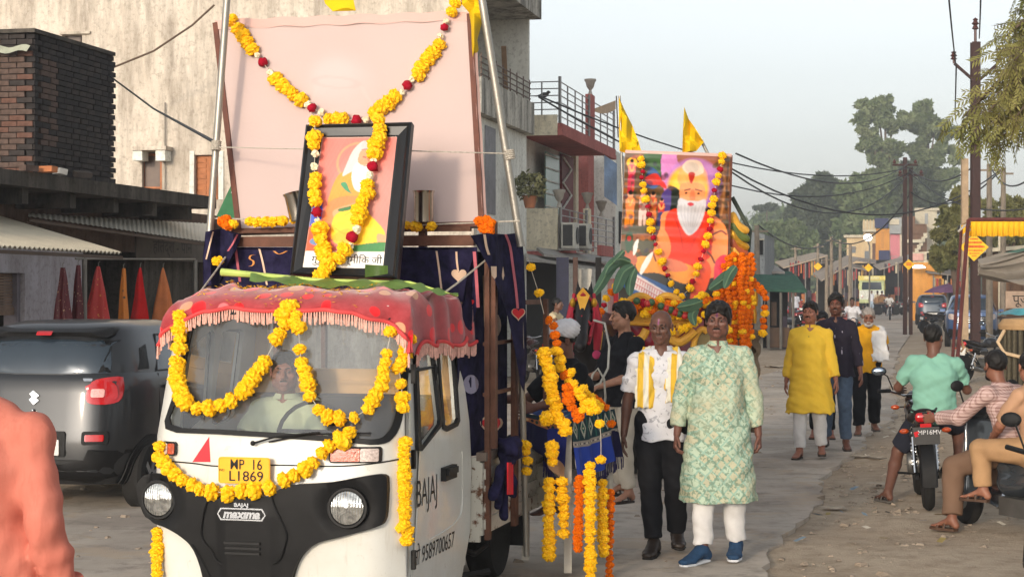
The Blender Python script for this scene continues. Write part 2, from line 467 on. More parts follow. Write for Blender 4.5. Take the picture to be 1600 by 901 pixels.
def sit(**kw):
 J=dict(pel=(0,.06,.83),wst=(0,.05,.95),chs=(0,.0,1.14),nck=(0,-.03,1.32),hed=(0,-.075,1.47),
  shL=(.163,-.02,1.25),elL=(.25,-.2,1.07),wrL=(.29,-.42,1.03),shR=(-.163,-.02,1.25),elR=(-.25,-.2,1.07),wrR=(-.29,-.42,1.03),
  hpL=(.09,.03,.82),knL=(.2,-.35,.74),anL=(.19,-.22,.36),hpR=(-.09,.03,.82),knR=(-.2,-.35,.74),anR=(-.19,-.22,.36))
 J={k: Vector(v) for k,v in J.items()}
 for k,v in kw.items(): J[k]=Vector(v)
 return J
def folds(amp,seed=0.,vert=1.):
 def fn(X,Y,Z):
  w_=np.sin(X*9+seed)+np.sin(Z*6.3+seed*2.1)+.7*np.sin(Y*11+Z*4+seed)
  a=np.sin(X*34*vert+Y*23*vert+1.4*w_+Z*3);b=np.sin(Z*27+X*16*(1 if seed % 2 < 1 else -1)+1.9*w_+seed)
  return 1.7*amp*(.55*a*np.abs(a)+.6*b*np.abs(b)+.25*np.sin(Z*61+X*47+2.3*w_))
 return fn
def hand_prims(wr,dr,nrm,curl=.5,mirror=1,k=1.):
 dr=dr.normalized();nrm=(nrm-dr*nrm.dot(dr)).normalized();sd_=dr.cross(nrm)*mirror;P=[]
 P.append(EC(wr-dr*.01,wr+dr*.03,(.027*k,.018),(.034*k,.015),u=sd_,k=.01))
 P.append(EC(wr+dr*.03,wr+dr*.088,(.034*k,.015),(.038*k,.012),u=sd_,k=.008))
 for i,ln in enumerate((.07,.08,.074,.056)):
  b=wr+dr*(.085-abs(i-1.3)*.004)+sd_*(i-1.5)*.0198*k
  c1=curl*.7;c2=curl*1.5;d1=dr*math.cos(c1)+nrm*math.sin(c1)+sd_*(i-1.5)*.05;d2=dr*math.cos(c2)+nrm*math.sin(c2)
  m=b+d1*ln*.5;P += [EC(b,m,.0088,.0082,k=.004),EC(m,m+d2*ln*.5,.0082,.0066,k=.004)]
 b=wr+dr*.025-sd_*.026*k;m=b+(dr*.75-sd_*.6+nrm*.35).normalized()*.045
 P += [EC(b,m,.013,.010,k=.008),EC(m,m+(dr*.95-sd_*.1+nrm*.3).normalized()*.035,.010,.0078,k=.004)]
 return P
def rot_prims(P,c,Rm,s=1.):
 """head-frame prims (around origin) to body frame"""
 out=[]
 for a,b,ra,rb,u,k,op,fl in P:
  A=c+Rm @ (Vector(a)*s)
  if b is None:
   out.append((V3(A),None,tuple(q*s for q in ra),Rm if rb is None else Rm @ rb,None,k*s,op,fl))
  else:
   B=c+Rm @ (Vector(b)*s)
   out.append((V3(A),V3(B),tuple(q*s for q in ra),tuple(q*s for q in rb),None if u is None else V3(Rm @ Vector(u)),k*s,op,fl))
 return out
def head_prims(full=1.,age=0.):
 f=full
 P=[EL((0,.018,.032),(.0745,.092,.083),k=.02),EL((0,-.022,-.04),(.058*f,.068,.075),k=.03),
   EL((0,-.066,-.093),(.024,.02,.018),k=.025),
   EL((.042*f,-.012,-.062),(.02,.035,.03),k=.03),EL((-.042*f,-.012,-.062),(.02,.035,.03),k=.03),
   EC((-.036,-.078,.026),(.036,-.078,.026),.0125,k=.02),
   EL((.04*f,-.066,-.018),(.022,.02,.018),k=.02),EL((-.04*f,-.066,-.018),(.022,.02,.018),k=.02),
   EL((.0315,-.099,.006),(.019,.017,.012),k=.012,op=-1),EL((-.0315,-.099,.006),(.019,.017,.012),k=.012,op=-1),
   EL((.0315,-.0735,.004),(.0165,.0155,.0125),k=.006),EL((-.0315,-.0735,.004),(.0165,.0155,.0125),k=.006),
   EC((0,-.086,.02),(0,-.112,-.022),.0085,.0125,k=.012),EL((.013,-.1,-.029),(.009,.010,.008),k=.008),EL((-.013,-.1,-.029),(.009,.010,.008),k=.008),
   EC((-.02,-.087,-.055),(.02,-.087,-.055),.0075,k=.008),EC((-.016,-.086,-.0665),(.016,-.086,-.0665),.0085,k=.008),
   EC((-.022,-.099,-.0605),(.022,-.099,-.0605),.0028,k=.004,op=-1)]
 for s_ in (1,-1):
  P += [EL((.079*s_,.012,-.004),(.009,.019,.031),k=.008),EL((.083*s_,.004,-.004),(.006,.009,.018),k=.006,op=-1)]
 return P
def torso_prims(J,e=0.,bulk=1.,belly=0.):
 u=(J['shL']-J['shR']).normalized();uh=(J['hpL']-J['hpR']).normalized();b=bulk
 top=J['chs'].lerp(J['nck'],.62)
 P=[EC(J['pel'],J['wst'],(.150*b+e,.105*b+e),(.135*b+e,.098*b+e),uh,.03),
   EC(J['wst'],J['chs'],(.135*b+e,.098*b+e),(.150*b+e,.108*b+e),u,.03),
   EC(J['chs'],top,(.158*b+e,.112*b+e),(.098*b+e,.062*b+e),u,.03)]
 for s_ in 'LR': P.append(EC(top.lerp(J['nck'],.62),J['sh'+s_],.043+e*.8,.046*(b*.5+.5)+e*.7,k=.035))
 if belly: P.append(EL(J['wst']+Vector((0,-.05,.01)),(.125*b+e,.07+belly+e,.14),k=.05))
 return P
def foot_prims(J,s_,e=0.):
 an=J['an'+s_];fw=J.get('ft'+s_,Vector((.16*(1 if s_ == 'L' else -1),-1,0))).normalized()
 h_=fw.cross(Vector((0,0,1))).normalized()
 if 'ftp'+s_ in J: pass
 pit=J.get('pt'+s_,Vector((0,0,0))).x;fw2=(fw*math.cos(pit)-Vector((0,0,1))*math.sin(pit))
 base=an-Vector((0,0,.052));heel=base-fw2*.035;ball=base+fw2*.135-Vector((0,0,.012));toe=base+fw2*.185-Vector((0,0,.018))
 return heel,ball,toe,h_,fw2
def human(label,loc,rz=0.,h=1.70,J=None,look=(0,0,0),skin='#6a4534',hair='short',top=None,bottom=None,shoes=None,
   bulk=1.,belly=0.,limb=1.,full=1.,moustache=None,beard=None,tilak=None,res=.012,hres=None,curl=(.5,.5),group=None,
   extras=None,palm=None,seed=0,brow=True,cat='person',handfine=True,necks=1.,armhide=False):
 J=J or pose();sc_=h/1.70
 M=Matrix.Translation(Vector(loc)) @ Matrix.Rotation(rz,4,'Z') @ Matrix.Scale(sc_,4)
 r=root('person',label,cat,mtx=M,group=group)
 hres=hres or res*.6
 Rm=(Matrix.Rotation(look[0],3,'Z') @ Matrix.Rotation(look[1],3,'X') @ Matrix.Rotation(look[2],3,'Y'))
 hc=J['hed']
 # --- body
 P=torso_prims(J,-.004,bulk,belly)
 P += rot_prims(head_prims(full),hc,Rm)
 P += [EC(J['nck']-Vector((0,0,.03)),hc+Rm @ Vector((0,.012,-.06)),.056*necks,.050*necks,k=.025)]
 lm=limb
 fine=[(i,hc[i]-.12,hc[i]+.13,hres) for i in range(3)]
 for s_ in 'LR':
  sg=1 if s_ == 'L' else -1
  sh,el,wr=J['sh'+s_],J['el'+s_],J['wr'+s_];hp,kn,an=J['hp'+s_],J['kn'+s_],J['an'+s_]
  P += [EC(sh,el,.046*lm,.036*lm,k=.03),EC(el,el.lerp(wr,.3),.037*lm,.039*lm,k=.015),EC(el.lerp(wr,.3),wr,.038*lm,.024*lm,k=.01)]
  dr=J.get('hd'+s_,(wr-el)).normalized();nr=J.get('hn'+s_,Vector((-sg,.15,0)))
  P += hand_prims(wr,dr,nr,curl[0 if s_ == 'L' else 1],mirror=1 if (dr.cross(nr)).y > 0 else -1)
  if handfine:
   c=wr+dr*.08;fine += [(i,c[i]-.09,c[i]+.09,hres) for i in range(3)]
  P += [EC(hp,kn,.082*lm*bulk ** .5,.052*lm,k=.03),EC(kn,kn.lerp(an,.33),.05*lm,.053*lm,k=.02),EC(kn.lerp(an,.33),an,.052*lm,.034*lm,k=.02)]
  heel,ball,toe,hh,fw=foot_prims(J,s_)
  P += [EC(an,heel+Vector((0,0,.012)),.036,.03,k=.02),EC(an+fw*.02-Vector((0,0,.01)),ball+Vector((0,0,.012)),(.033,.032),(.042,.016),u=hh,k=.02),
    EC(ball+Vector((0,0,.01)),toe+Vector((0,0,.012)),(.042,.016),(.036,.010),u=hh,k=.01)]
 sk=lin(np.array([int(skin[i:i+2],16) for i in (1,3,5)])/255.)*1.35
 Ri=np.array(Rm.transposed());hcn=np.array(hc)
 def colr(x,y,z):
  p=(np.stack([x,y,z],1)-hcn) @ Ri.T
  c=np.tile(sk,(len(x),1));hx,hy,hz=p[:,0],p[:,1],p[:,2]
  near=(np.abs(hz) < .14) & (np.abs(hx) < .1) & (hy < 0)
  def blend(m,col,a=1.):
   nonlocal c
   m=np.clip(m,0,1)[:,None]*near[:,None]*a;c=c*(1-m)+np.array(col)*m
  blend(1.3-np.hypot(hx/.024,(hz+.061)/.011) ** 2,sk*np.array([.85,.6,.62]),.75)
  for s2 in (1,-1): blend(1.3-np.hypot((hx-.031*s2)/.024,(hz-.004)/.014) ** 2,sk*.5,.55)
  for s2 in (1,-1): blend(1.5-np.hypot((hx-.031*s2)/.016,(hz-.0115)/.0025) ** 2,sk*.08,.9)
  if hair == 'bald':
   m=np.clip((hz-(.070-.62*(hy+.078)))*90,0,1)[:,None]*.45;c=c*(1-m)+sk*.45*m
  if beard == 'shadow': blend(1.4-np.hypot(hx/.075,(hz+.085)/.05) ** 4,sk*.45,.5)
  if tilak:
   blend((1-np.hypot(hx/.0065,(hz-.048)/.024) ** 2)*3,lin(np.array(tilak)/255.),.9)
  blend((hz-.03)*12,sk*1.25,.4)
  return c
 sdf_obj('body',P,skin_mat(),r,res,fine,color=colr)
 # --- face pieces
 if res < .03:
  wm=mat('eye_white','#8f857c',.3,var=.05,bump=0);im=mat('eye_iris','#1a0f0a',.15,var=.1,bump=0)
  for s_ in (1,-1):
   e=MB();c=Vector((.0315*s_,-.0775,.004))
   e.ball(c,(.0132,.0125,.0058),10,6);e.v=[hc+Rm @ Vector(p) for p in e.v];n0=len(e.f);e.cur=1
   b=len(e.v);e.ball(c+Vector((0,-.0095,.0)),(.0072,.0048,.0056),8,4);e.v[b:]=[hc+Rm @ Vector(p) for p in e.v[b:]]
   e.build('eye',[wm,im],r,True)
   if brow:
    q=MB();pts=[(.012*s_,-.0925,.0225),(.025*s_,-.0925,.0285),(.040*s_,-.084,.0275),(.05*s_,-.073,.021)]
    q.tube([hc+Rm @ Vector(p) for p in pts],[.003,.0042,.0036,.002],6);q.build('eyebrow',beardm(brow),r,True)
 if moustache:
  q=MB();wd=moustache[1];th=moustache[2]
  pts=[(-wd,-.084,-.054),(-wd*.6,-.093,-.0475),(0,-.0985,-.0455),(wd*.6,-.093,-.0475),(wd,-.084,-.054)]
  q.tube([hc+Rm @ Vector(p) for p in pts],[th*.35,th*.9,th*.75,th*.9,th*.35],8);q.build('moustache',beardm(moustache[0]),r,True)
 if beard and beard != 'shadow':
  bp=[EL((0,-.052,-.088),(.05,.046,.036*beard[1]),k=.02),EC((.058,-.015,-.03),(.035,-.06,-.085),.016,.018,k=.02),EC((-.058,-.015,-.03),(-.035,-.06,-.085),.016,.018,k=.02),
    EL((0,-.1,-.06),(.026,.03,.0105),k=.006,op=-1)]
  sdf_obj('beard',rot_prims(bp,hc,Rm),beardm(beard[0]),r,max(hres,.005),disp=lambda X,Y,Z: .0025*np.sin(X*400)*np.sin(Z*350+Y*300))
 if hair and hair != 'bald':
  hairs(hair,J,hc,Rm,r,hres,seed)
 if bottom: bottom(J,r,res)
 if top: top(J,r,res,bulk,belly)
 if shoes: shoes(J,r)
 if extras: extras(J,r,hc,Rm)
 return r
def beardm(c):
 if c in (True,'black'): return HAIR()
 return mat('grey_whiskers_'+c.lstrip('#'),c,.7,0,.2,50,.4,300,.2)
def hairs(kind,J,hc,Rm,r,hres,seed):
 col=HAIR() if kind not in ('grey','white') else mat('grey_hair','#8b857f',.7,0,.35,30,.4,250,.2)
 g={'short': .006,'thick': .009,'puff': .013,'crop': .004,'grey': .006,'bald': .0024}[kind]
 if kind == 'bald': col=mat('shaved_stubble','#54423a',.6,0,.25,60,.2,300,.3)
 fr=.060 if kind != 'bald' else .066
 P=[EL((0,.020,.036),(.0755+g,.094+g,.083+g*1.3),k=.01)]
 if kind in ('thick','puff'): P.append(EL((.02,-.055,.095),(.05,.03,.022),k=.03))
 amp=.0022+g*.2
 Rn=np.array(Rm.transposed());c=np.array(hc)
 def loc(X,Y,Z):
  x,y,z=X-c[0],Y-c[1],Z-c[2]
  return [Rn[i][0]*x+Rn[i][1]*y+Rn[i][2]*z for i in range(3)]
 def disp(X,Y,Z):
  x,y,z=loc(X,Y,Z)
  return amp*(np.sin(x*160+2*np.sin(y*50+z*40)+seed)*.6+np.sin(y*120+x*70+z*60)*.5)
 def cut(X,Y,Z):
  x,y,z=loc(X,Y,Z)
  line=fr-.70*(y+.078)-.25*np.abs(x)*(y < 0)+.004*np.sin(x*140)
  if kind in ('short','thick','puff','grey','crop'): line=np.where((y > -.035) & (y < .004) & (np.abs(x) > .055),line-.015,line)
  return (line-z)*.8
 sdf_obj('hair',rot_prims(P,hc,Rm),col,r,min(hres,.012),disp=disp,cut=cut)
# --- garments: each returns a function (J, root, res, bulk, belly)
def shirt(m,e=.014,hem=.80,sleeve=.45,sl=.020,amp=.004,seed=0.,collar=True,flare=.0,name='shirt',vneck=.05,placket=None,belly=0.,under=None,split=False):
 def f(J,r,res,bulk,belly_):
  P=torso_prims(J,e,bulk,belly_)
  u=(J['shL']-J['shR']).normalized();uh=(J['hpL']-J['hpR']).normalized();b=bulk
  dn=(J['pel']-J['wst']).normalized();nrm=Vector(J['pel'])
  if hem is not None:
   ht=J['pel']+Vector((0,0,hem-J['pel'].z)) if 'sit' not in J else J['pel']+dn*.1
   P.append(EC(J['wst']+(J['pel']-J['wst'])*.5,ht,(.150*b+e+.006,.108*b+e+.006),(.177*b+e+.010+flare,.124*b+e+.010+flare*.8),uh,.03,flat=2))
   if hem < .7:
    for s_ in 'LR':
     hp,kn=J['hp'+s_],J['kn'+s_];t=(hp.z-hem)/max(.01,hp.z-kn.z)
     P.append(EC(hp,hp.lerp(kn,t),.095+e*.7,.085+e*.7+flare*.25,k=.05))
  for s_ in 'LR':
   sh,el,wr=J['sh'+s_],J['el'+s_],J['wr'+s_];la=(el-sh).length;lb=(wr-el).length;tot=sleeve*(la+lb)
   if tot <= la: P.append(EC(sh,sh.lerp(el,tot/la),.05+sl*.6,.044+sl,k=.03,flat=2))
   else:
    P.append(EC(sh,el,.05+sl*.6,.044+sl,k=.03));P.append(EC(el,el.lerp(wr,(tot-la)/lb),.044+sl*.9,.032+sl,k=.015,flat=2))
  # neck opening
  nb=J['nck']+Vector((0,0,.012));hd=(J['hed']-J['nck']).normalized()
  P.append(EC(nb-hd*.004,nb+hd*.1,.060,.085,k=.006,op=-1))
  fwd=u.cross(Vector((0,0,1))).normalized();fwd=-fwd if fwd.dot(Vector((0,-1,0))) < 0 else fwd
  if vneck: P.append(EC(nb+fwd*.055,nb+fwd*.085-Vector((0,0,vneck)),.028,.008,k=.008,op=-1))
  ct=None
  if hem is not None and hem < .7:
   ct=lambda X,Y,Z: np.where((np.abs(X-J['pel'].x) < .215) ,hem+.004*np.sin(X*30)-Z,-1.)
  o=sdf_obj(name,P,m,r,res*.9,disp=folds(amp,seed),cut=ct)
  if collar:
   q=MB();n=20;A=nb-hd*.010
   rr=.063
   def ring(i):
    a=2*PI*i/n;return A+u*math.cos(a)*rr*1.02+fwd*math.sin(a)*rr
   gap=1.5 if collar == 'open' else .28
   idx=[PI/2+gap/2+(2*PI-gap)*i/n for i in range(n+1)]
   pts=[A+u*math.cos(a)*rr*1.03+fwd*math.sin(a)*rr*1.05 for a in idx]
   hgt=.026
   vs=[];fs=[]
   for i,p in enumerate(pts):
    o1=(p-A).normalized()
    if collar == 'stand': prof=[p-hd*.008+o1*.004,p+hd*hgt-o1*.006,p+hd*hgt-o1*.009,p-hd*.008]
    else: prof=[p+o1*.022-hd*.006,p+hd*hgt+o1*.001,p+hd*hgt-o1*.003,p-hd*.01+o1*.0]
    vs += prof
   for i in range(len(pts)-1):
    for k in range(4): fs.append((i*4+k,i*4+(k+1) % 4,(i+1)*4+(k+1) % 4,(i+1)*4+k))
   fs += [(0,1,2,3),tuple((len(pts)-1)*4+k for k in (3,2,1,0))]
   q.add(vs,fs);q.build('collar',m,r,True)
  if placket:
   q=MB();c0=nb+fwd*.1-Vector((0,0,.09))
   for i in range(placket):
    z=J['nck'].z-.10-i*.075;q.ball((J['chs'].x,0,z),(.006,.003,.006),8,4)
   # push buttons to the garment surface
   P2,_=None,None
   for i in range(len(q.v)):
    p=q.v[i];t=max(0,min(1,(J['nck'].z-p.z)/.35));q.v[i]=p+fwd*(.085+.052*t+e+belly_*t)+Vector((0,J['chs'].y,0))
   q.build('button',mat('button_dark','#3a332c',.4,bump=0),r,True)
  return o
 return f
def trousers(m,e=.02,amp=.004,seed=0.,length=.95,name='trousers',flare=0.,skirtless=True):
 def f(J,r,res):
  uh=(J['hpL']-J['hpR']).normalized();P=[]
  P.append(EC(J['pel']+(J['wst']-J['pel'])*.35,J['pel']-(J['wst']-J['pel']).normalized()*.05,(.145+e*.5,.10+e*.4),(.155+e*.5,.11+e*.4),uh,.03))
  for s_ in 'LR':
   hp,kn,an=J['hp'+s_],J['kn'+s_],J['an'+s_]
   if length > .5:
    P += [EC(hp,kn,.086+e*.8,.056+e,k=.03),EC(kn,kn.lerp(an,(length-.5)*2),.056+e,.042+e+flare,k=.02,flat=2)]
   else: P.append(EC(hp,hp.lerp(kn,length*2),.088+e,.066+e*1.4,k=.03,flat=2))
  return sdf_obj(name,P,m,r,res*.9,disp=folds(amp,seed,.7))
 return f
def sandals(m,straps=2):
 def f(J,r):
  for s_ in 'LR':
   heel,ball,toe,hh,fw=foot_prims(J,s_);q=MB();up=Vector((0,0,1))
   up=(up-fw*up.dot(fw)).normalized()
   out=[]
   for t,wd in ((-.04,.028),(0,.034),(.06,.034),(.12,.046),(.17,.043),(.2,.026)):
    out.append((t,wd))
   cen=(heel+fw*.035)-up*.02
   prof=[(t,wd) for t,wd in out]+[(t,-wd) for t,wd in reversed(out)]
   q.prism([(a,b) for a,b in prof],lambda a,b,t: cen+fw*a+hh*b-up*(t-.004),.02)
   for t,hgt in ((.05,.056),(.115,.036))[:straps]:
    pts=[cen+fw*t+hh*math.cos(a)*.044+up*math.sin(a)*hgt for a in [PI*i/8 for i in range(9)]]
    q.tube(pts,.011,6,flat=.35,u0=fw)
   q.build('sandal',m,r,True)
 return f
def closed_shoes(m,sole):
 def f(J,r):
  for s_ in 'LR':
   heel,ball,toe,hh,fw=foot_prims(J,s_);an=J['an'+s_]
   P=[EC(an+Vector((0,0,.0)),heel+Vector((0,0,.018)),.043,.042,k=.03),EC(an+fw*.02,ball+Vector((0,0,.012)),(.042,.045),(.050,.026),u=hh,k=.03),
     EC(ball+Vector((0,0,.012)),toe+fw*.02+Vector((0,0,.012)),(.05,.026),(.04,.02),u=hh,k=.02)]
   o=sdf_obj('shoe',P,m,r,.008)
   Q=[EC(heel-Vector((0,0,.018)),ball-Vector((0,0,.014)),(.042,.014),(.052,.014),u=hh,k=.01),EC(ball-Vector((0,0,.014)),toe+fw*.022-Vector((0,0,.01)),(.052,.014),(.04,.012),u=hh,k=.01)]
   so_=sdf_obj('sole',Q,sole,o,.008)
   q=MB()
   for i in range(4):
    c=an.lerp(ball,.35+.15*i)+Vector((0,0,.034-.006*i));q.tube([c-hh*.024,c+Vector((0,0,.008)),c+hh*.024],.0035,5)
   q.build('lace',mat('lace','#1c2430',.8),o)
 return f
# ---------------------------------------------------------------- ground and road
SV=Vector((.2143,1,0)).normalized();SN=Vector((1,-.2143,0)).normalized()
DZ=-.03
def setting():
 t=NT('dusty_soil');n1=t.noise(.35,detail=6);n2=t.noise(5,detail=8,rough=.7);n3=t.noise(60,detail=4)
 c=t.mix(t.ramp(n1,.35,.65),S('#a69581'),S('#b9aa96'));c=t.mix(t.ramp(n2,.45,.75),c,S('#8b7b69'));c=t.mix(t.ramp(n3,.55,.75),c,S('#b3a48f'))
 hgt=t.math('ADD',n2,t.math('MULTIPLY',n3,.35));t.bsdf(c,.95,0,hgt,.7,.05,.1);SOIL=t.m
 # soil sheet with a finely uneven middle
 xs_=sorted(set([-1500,-600,-200,-60]+[i*.25 for i in range(-100,121)]+[60,200,600,1500]));
 ys_=sorted(set([-300,-50,0,5]+[5+i*.25 for i in range(0,200)]+[60,70,85,110,150,220,350,700,1500,2600]))
 X,Y=np.meshgrid(np.array(xs_,float),np.array(ys_,float));near=np.exp(-np.maximum(0,Y-45)/20)*(np.abs(X) < 30)
 Z=DZ+near*(.010*np.sin(X*2.1+Y*1.3+np.sin(Y*.9)*2)+.007*np.sin(X*5.3-Y*4.1)+.005*np.sin(X*11+Y*9))
 V=np.stack([X,Y,Z],-1).reshape(-1,3);I=np.arange(X.size).reshape(X.shape)
 me=bpy.data.meshes.new('ground');fastmesh(me,V,np.stack([I[:-1,:-1],I[:-1,1:],I[1:,1:],I[1:,:-1]],-1).reshape(-1,4));me.materials.append(SOIL);me.polygons.foreach_set('use_smooth',[True]*len(me.polygons))
 tag(link('ground',me),kind='structure')
 t=NT('worn_concrete_road');n1=t.noise(.5,detail=5);n2=t.noise(3,detail=9,rough=.75);n3=t.noise(90,detail=3)
 mp=t.n('Mapping',Vector=t.obj(),Rotation=(0,0,math.atan(.2143)),Scale=(1.2,.12,1));n4=t.noise(1.4,vec=mp.outputs[0],detail=5)
 c=t.mix(t.ramp(n1,.38,.62),S('#978d82'),S('#beb4a7'));c=t.mix(t.ramp(n4,.5,.7),c,S('#bbaea0'));c=t.mix(t.ramp(n2,.50,.72),c,S('#7b736a'));c=t.mix(t.math('MULTIPLY',t.ramp(t.noise(.9,detail=8,rough=.7,dist=.6),.54,.60),.5),c,S('#b09c84'));c=t.mix(t.ramp(n3,.6,.72),c,S('#a9a096'))
 vo=t.n('TexVoronoi',{'feature': 'DISTANCE_TO_EDGE'},Vector=t.n('Mapping',Vector=t.obj(),Scale=(.55,.35,1)).outputs[0],Scale=1.);wob=t.math('ADD',vo.outputs['Distance'],t.math('MULTIPLY',t.noise(4),.03));c=t.mix(t.math('MULTIPLY',t.math('SUBTRACT',1.,t.ramp(wob,.008,.014)),.45),c,S('#5e5852'))
 t.bsdf(c,.9,0,t.math('ADD',n2,t.math('MULTIPLY',n3,.5)),.5,.02,.15);ROAD=t.m
 left=[(-9.5,-20),(-6.2,5),(-3.9,16),(-1.2,28),(1.6,32),(4.6,36),(8.9,49.6),(18.3,95),(44,215),(95,450)]
 right=[(-1.5,-20),(.55,7),(1.68,11.9),(2.45,14.8),(3.08,17.6),(4.2,21.5),(5.8,27),(7.3,34.6),(11.2,52),(16.6,74.5),(22.8,104),(48,215),(102,450)]
 def dens(p):
  o=[]
  for (a,b),(c_,d) in zip(p[:-1],p[1:]):
   n=max(1,int(math.hypot(c_-a,d-b)/.22)) if b < 50 else 6
   for k in range(n):
    u=k/n;y=b+(d-b)*u;j=(.04*math.sin(y*1.3)+.02*math.sin(y*7.7+1)+R.uniform(-.05,.05)) if 5 < y < 50 else 0
    o.append((a+(c_-a)*u+j,y))
  return o+[p[-1]]
 ol=dens(right)+dens(left)[::-1]
 m_=MB();pts=[Vector(p) for p in ol];vo_,eo,fo,*_=delaunay_2d_cdt(pts,[(i,(i+1) % len(pts)) for i in range(len(pts))],[],1,1e-4)
 m_.add([Vector((p.x,p.y,0)) for p in vo_],[tuple(f) for f in fo]);n=len(ol)
 m_.add([Vector((a,b,0)) for a,b in ol]+[Vector((a,b,DZ-.05)) for a,b in ol],[(i,(i+1) % n,(i+1) % n+n,i+n) for i in range(n)])
 tag(m_.build('road',ROAD),kind='structure')
 # loose stones and litter
 ST=mat('broken_stone','#8a7d6e',.9,0,.3,4);sm=MB();rr=random.Random(5)
 def rock(p,s_):
  vs=[(-1,-1,0),(1,-1,0),(1,1,0),(-1,1,0),(-.5,-.6,1),(.6,-.4,.9),(.5,.6,1),(-.6,.5,.8)]
  a=rr.uniform(0,6);ca,sa=math.cos(a),math.sin(a);vs=[(x*rr.uniform(.7,1.2),y*rr.uniform(.7,1.2),z*rr.uniform(.4,1)) for x,y,z in vs]
  sm.add([Vector(p)+Vector(((x*ca-y*sa)*s_,(x*sa+y*ca)*s_,z*s_*.8-.002)) for x,y,z in vs],[(0,1,5,4),(1,2,6,5),(2,3,7,6),(3,0,4,7),(4,5,6,7)])
 for _ in range(2600):
  y=rr.uniform(11,45);side=rr.random()
  if side < .6: x=1.68+.245*(y-11.9)+abs(rr.gauss(0,1.6))+.05
  elif side < .8: x=-3.9+.2143*(y-16)-abs(rr.gauss(0,1))
  else: x=rr.uniform(-3+.2*(y-16),2+.2*(y-16))
  rock((x,y,(DZ if side < .8 else 0)),rr.uniform(.008,.028) if rr.random() < .93 else rr.uniform(.03,.05))
 tag(sm.build('gravel',ST),'scattered stones and rubble beside the road','gravel',kind='stuff')
 fl_=MB(T=Matrix())
 for k in range(420):
  y=rr.uniform(13,46);x=(1.68+.245*(y-11.9)+abs(rr.gauss(0,1.5))+.1) if rr.random() < .65 else (.0+.2143*(y-16)+rr.uniform(-6,1)*(1 if y > 30 else .2));a=rr.uniform(0,6);s_=rr.uniform(.012,.05);u_=Vector((math.cos(a),math.sin(a),rr.uniform(-.1,.35)))*s_;n_=Vector((-math.sin(a),math.cos(a),rr.uniform(-.1,.3)))*s_*.5;p=Vector((x,y,.018));fl_.cur=k % 4;fl_.add([p-u_-n_,p+u_-n_,p+u_+n_,p-u_+n_],[(0,1,2,3)])
 tag(fl_.build('scattered_litter',[mat('litter_pale','#c4bbaa',.9),mat('litter_dark','#4e463c',.9),mat('litter_leaf','#8a7a4a',.9),mat('litter_blue','#7a8c98',.8)]),'small scraps of paper and leaves strewn along the verges','litter',kind='stuff')
 PAPER=mat('litter_paper','#a79a88',.9)
 for i,(px,py,s_,lb) in enumerate(((1303,793,.10,'flattened tan wrapper lying on the dirt by the motorcycle'),(1215,572,.3,'pale scrap of sacking on the left dirt verge'),(1345,712,.11,'pale torn sheet lying behind the yellow kurta man'),(1370,714,.08,'smaller torn sheet beside the larger one on the dirt'),(1245,590,.25,'low heap of rubbish on the far dirt verge'),(1372,755,.10,'flat plastic strip lying on the dirt'))):
  g=G(px,py);o=MB().grid(lambda u,v: Vector(((u-.5)*2*s_,(v-.5)*s_*1.6,.006+.05*s_*math.sin(u*9+v*5))),6,5).build('litter',PAPER);o.location=g;tag(o,lb,'litter')
setting()
def minv(p):
 while p is not None and p.name not in _M: p=p.parent
 return _M[p.name] if p is not None else Matrix()
# ---------------------------------------------------------------- facades traced on real vertical planes
class VPl:
 def __init__(s,px,d,dr):
  s.P=W(px,450.5,d);s.P.z=0;s.d=Vector(dr).normalized();n=Vector((-s.d.y,s.d.x,0));s.n=n if n.dot(s.P) > 0 else -n
 def sz(s,px,py,t=0.):
  D=Vector(((px-800)/F,1,(450.5-py)/F));P=s.P+s.n*t;k=P.dot(s.n)/D.dot(s.n);q=D*k;return ((q-P).dot(s.d),CZ+q.z)
 def at(s,px,py,t=0.):
  a,b=s.sz(px,py,t);return s.f(a,b,t)
 def f(s,a,b,t=0.): return s.P+s.d*a+s.n*t+Vector((0,0,b))
 def pl(s,pts,t=0.): return [s.sz(x,y,t) for x,y in pts]
 def slab(s,name,pts,m,par,t0=0.,th=.2,holes=(),mb=None):
  o=minv(par);q=patch(s.pl(pts,t0),lambda a,b,t: o @ s.f(a,b,t0+t),th,50,[s.pl(h,t0) for h in holes],mb)
  return q if mb else q.build(name,m,par)
 def rect(s,name,x0,y0,x1,y1,m,par,t0=0.,th=.2):
  """box whose front face spans px x0..x1 at t0; y0/y1 heights taken at x0"""
  a0,b0=s.sz(x0,y0,t0);a1,_=s.sz(x1,y0,t0);_,b1=s.sz(x0,y1,t0)
  o=minv(par);vs=[o @ s.f(a,b,t) for t in (t0,t0+th) for a,b in ((a0,b0),(a1,b0),(a1,b1),(a0,b1))]
  return MB().add(vs,[(0,1,2,3),(7,6,5,4),(0,4,5,1),(1,5,6,2),(2,6,7,3),(3,7,4,0)]).build(name,m,par)
 def bar(s,name,a,b,r,m,par,t0=0.,mb=None,seg=6):
  o=minv(par);q=(mb or MB()).tube([o @ s.at(*a,t0),o @ s.at(*b,t0)],r,seg);return q if mb else q.build(name,m,par,True)
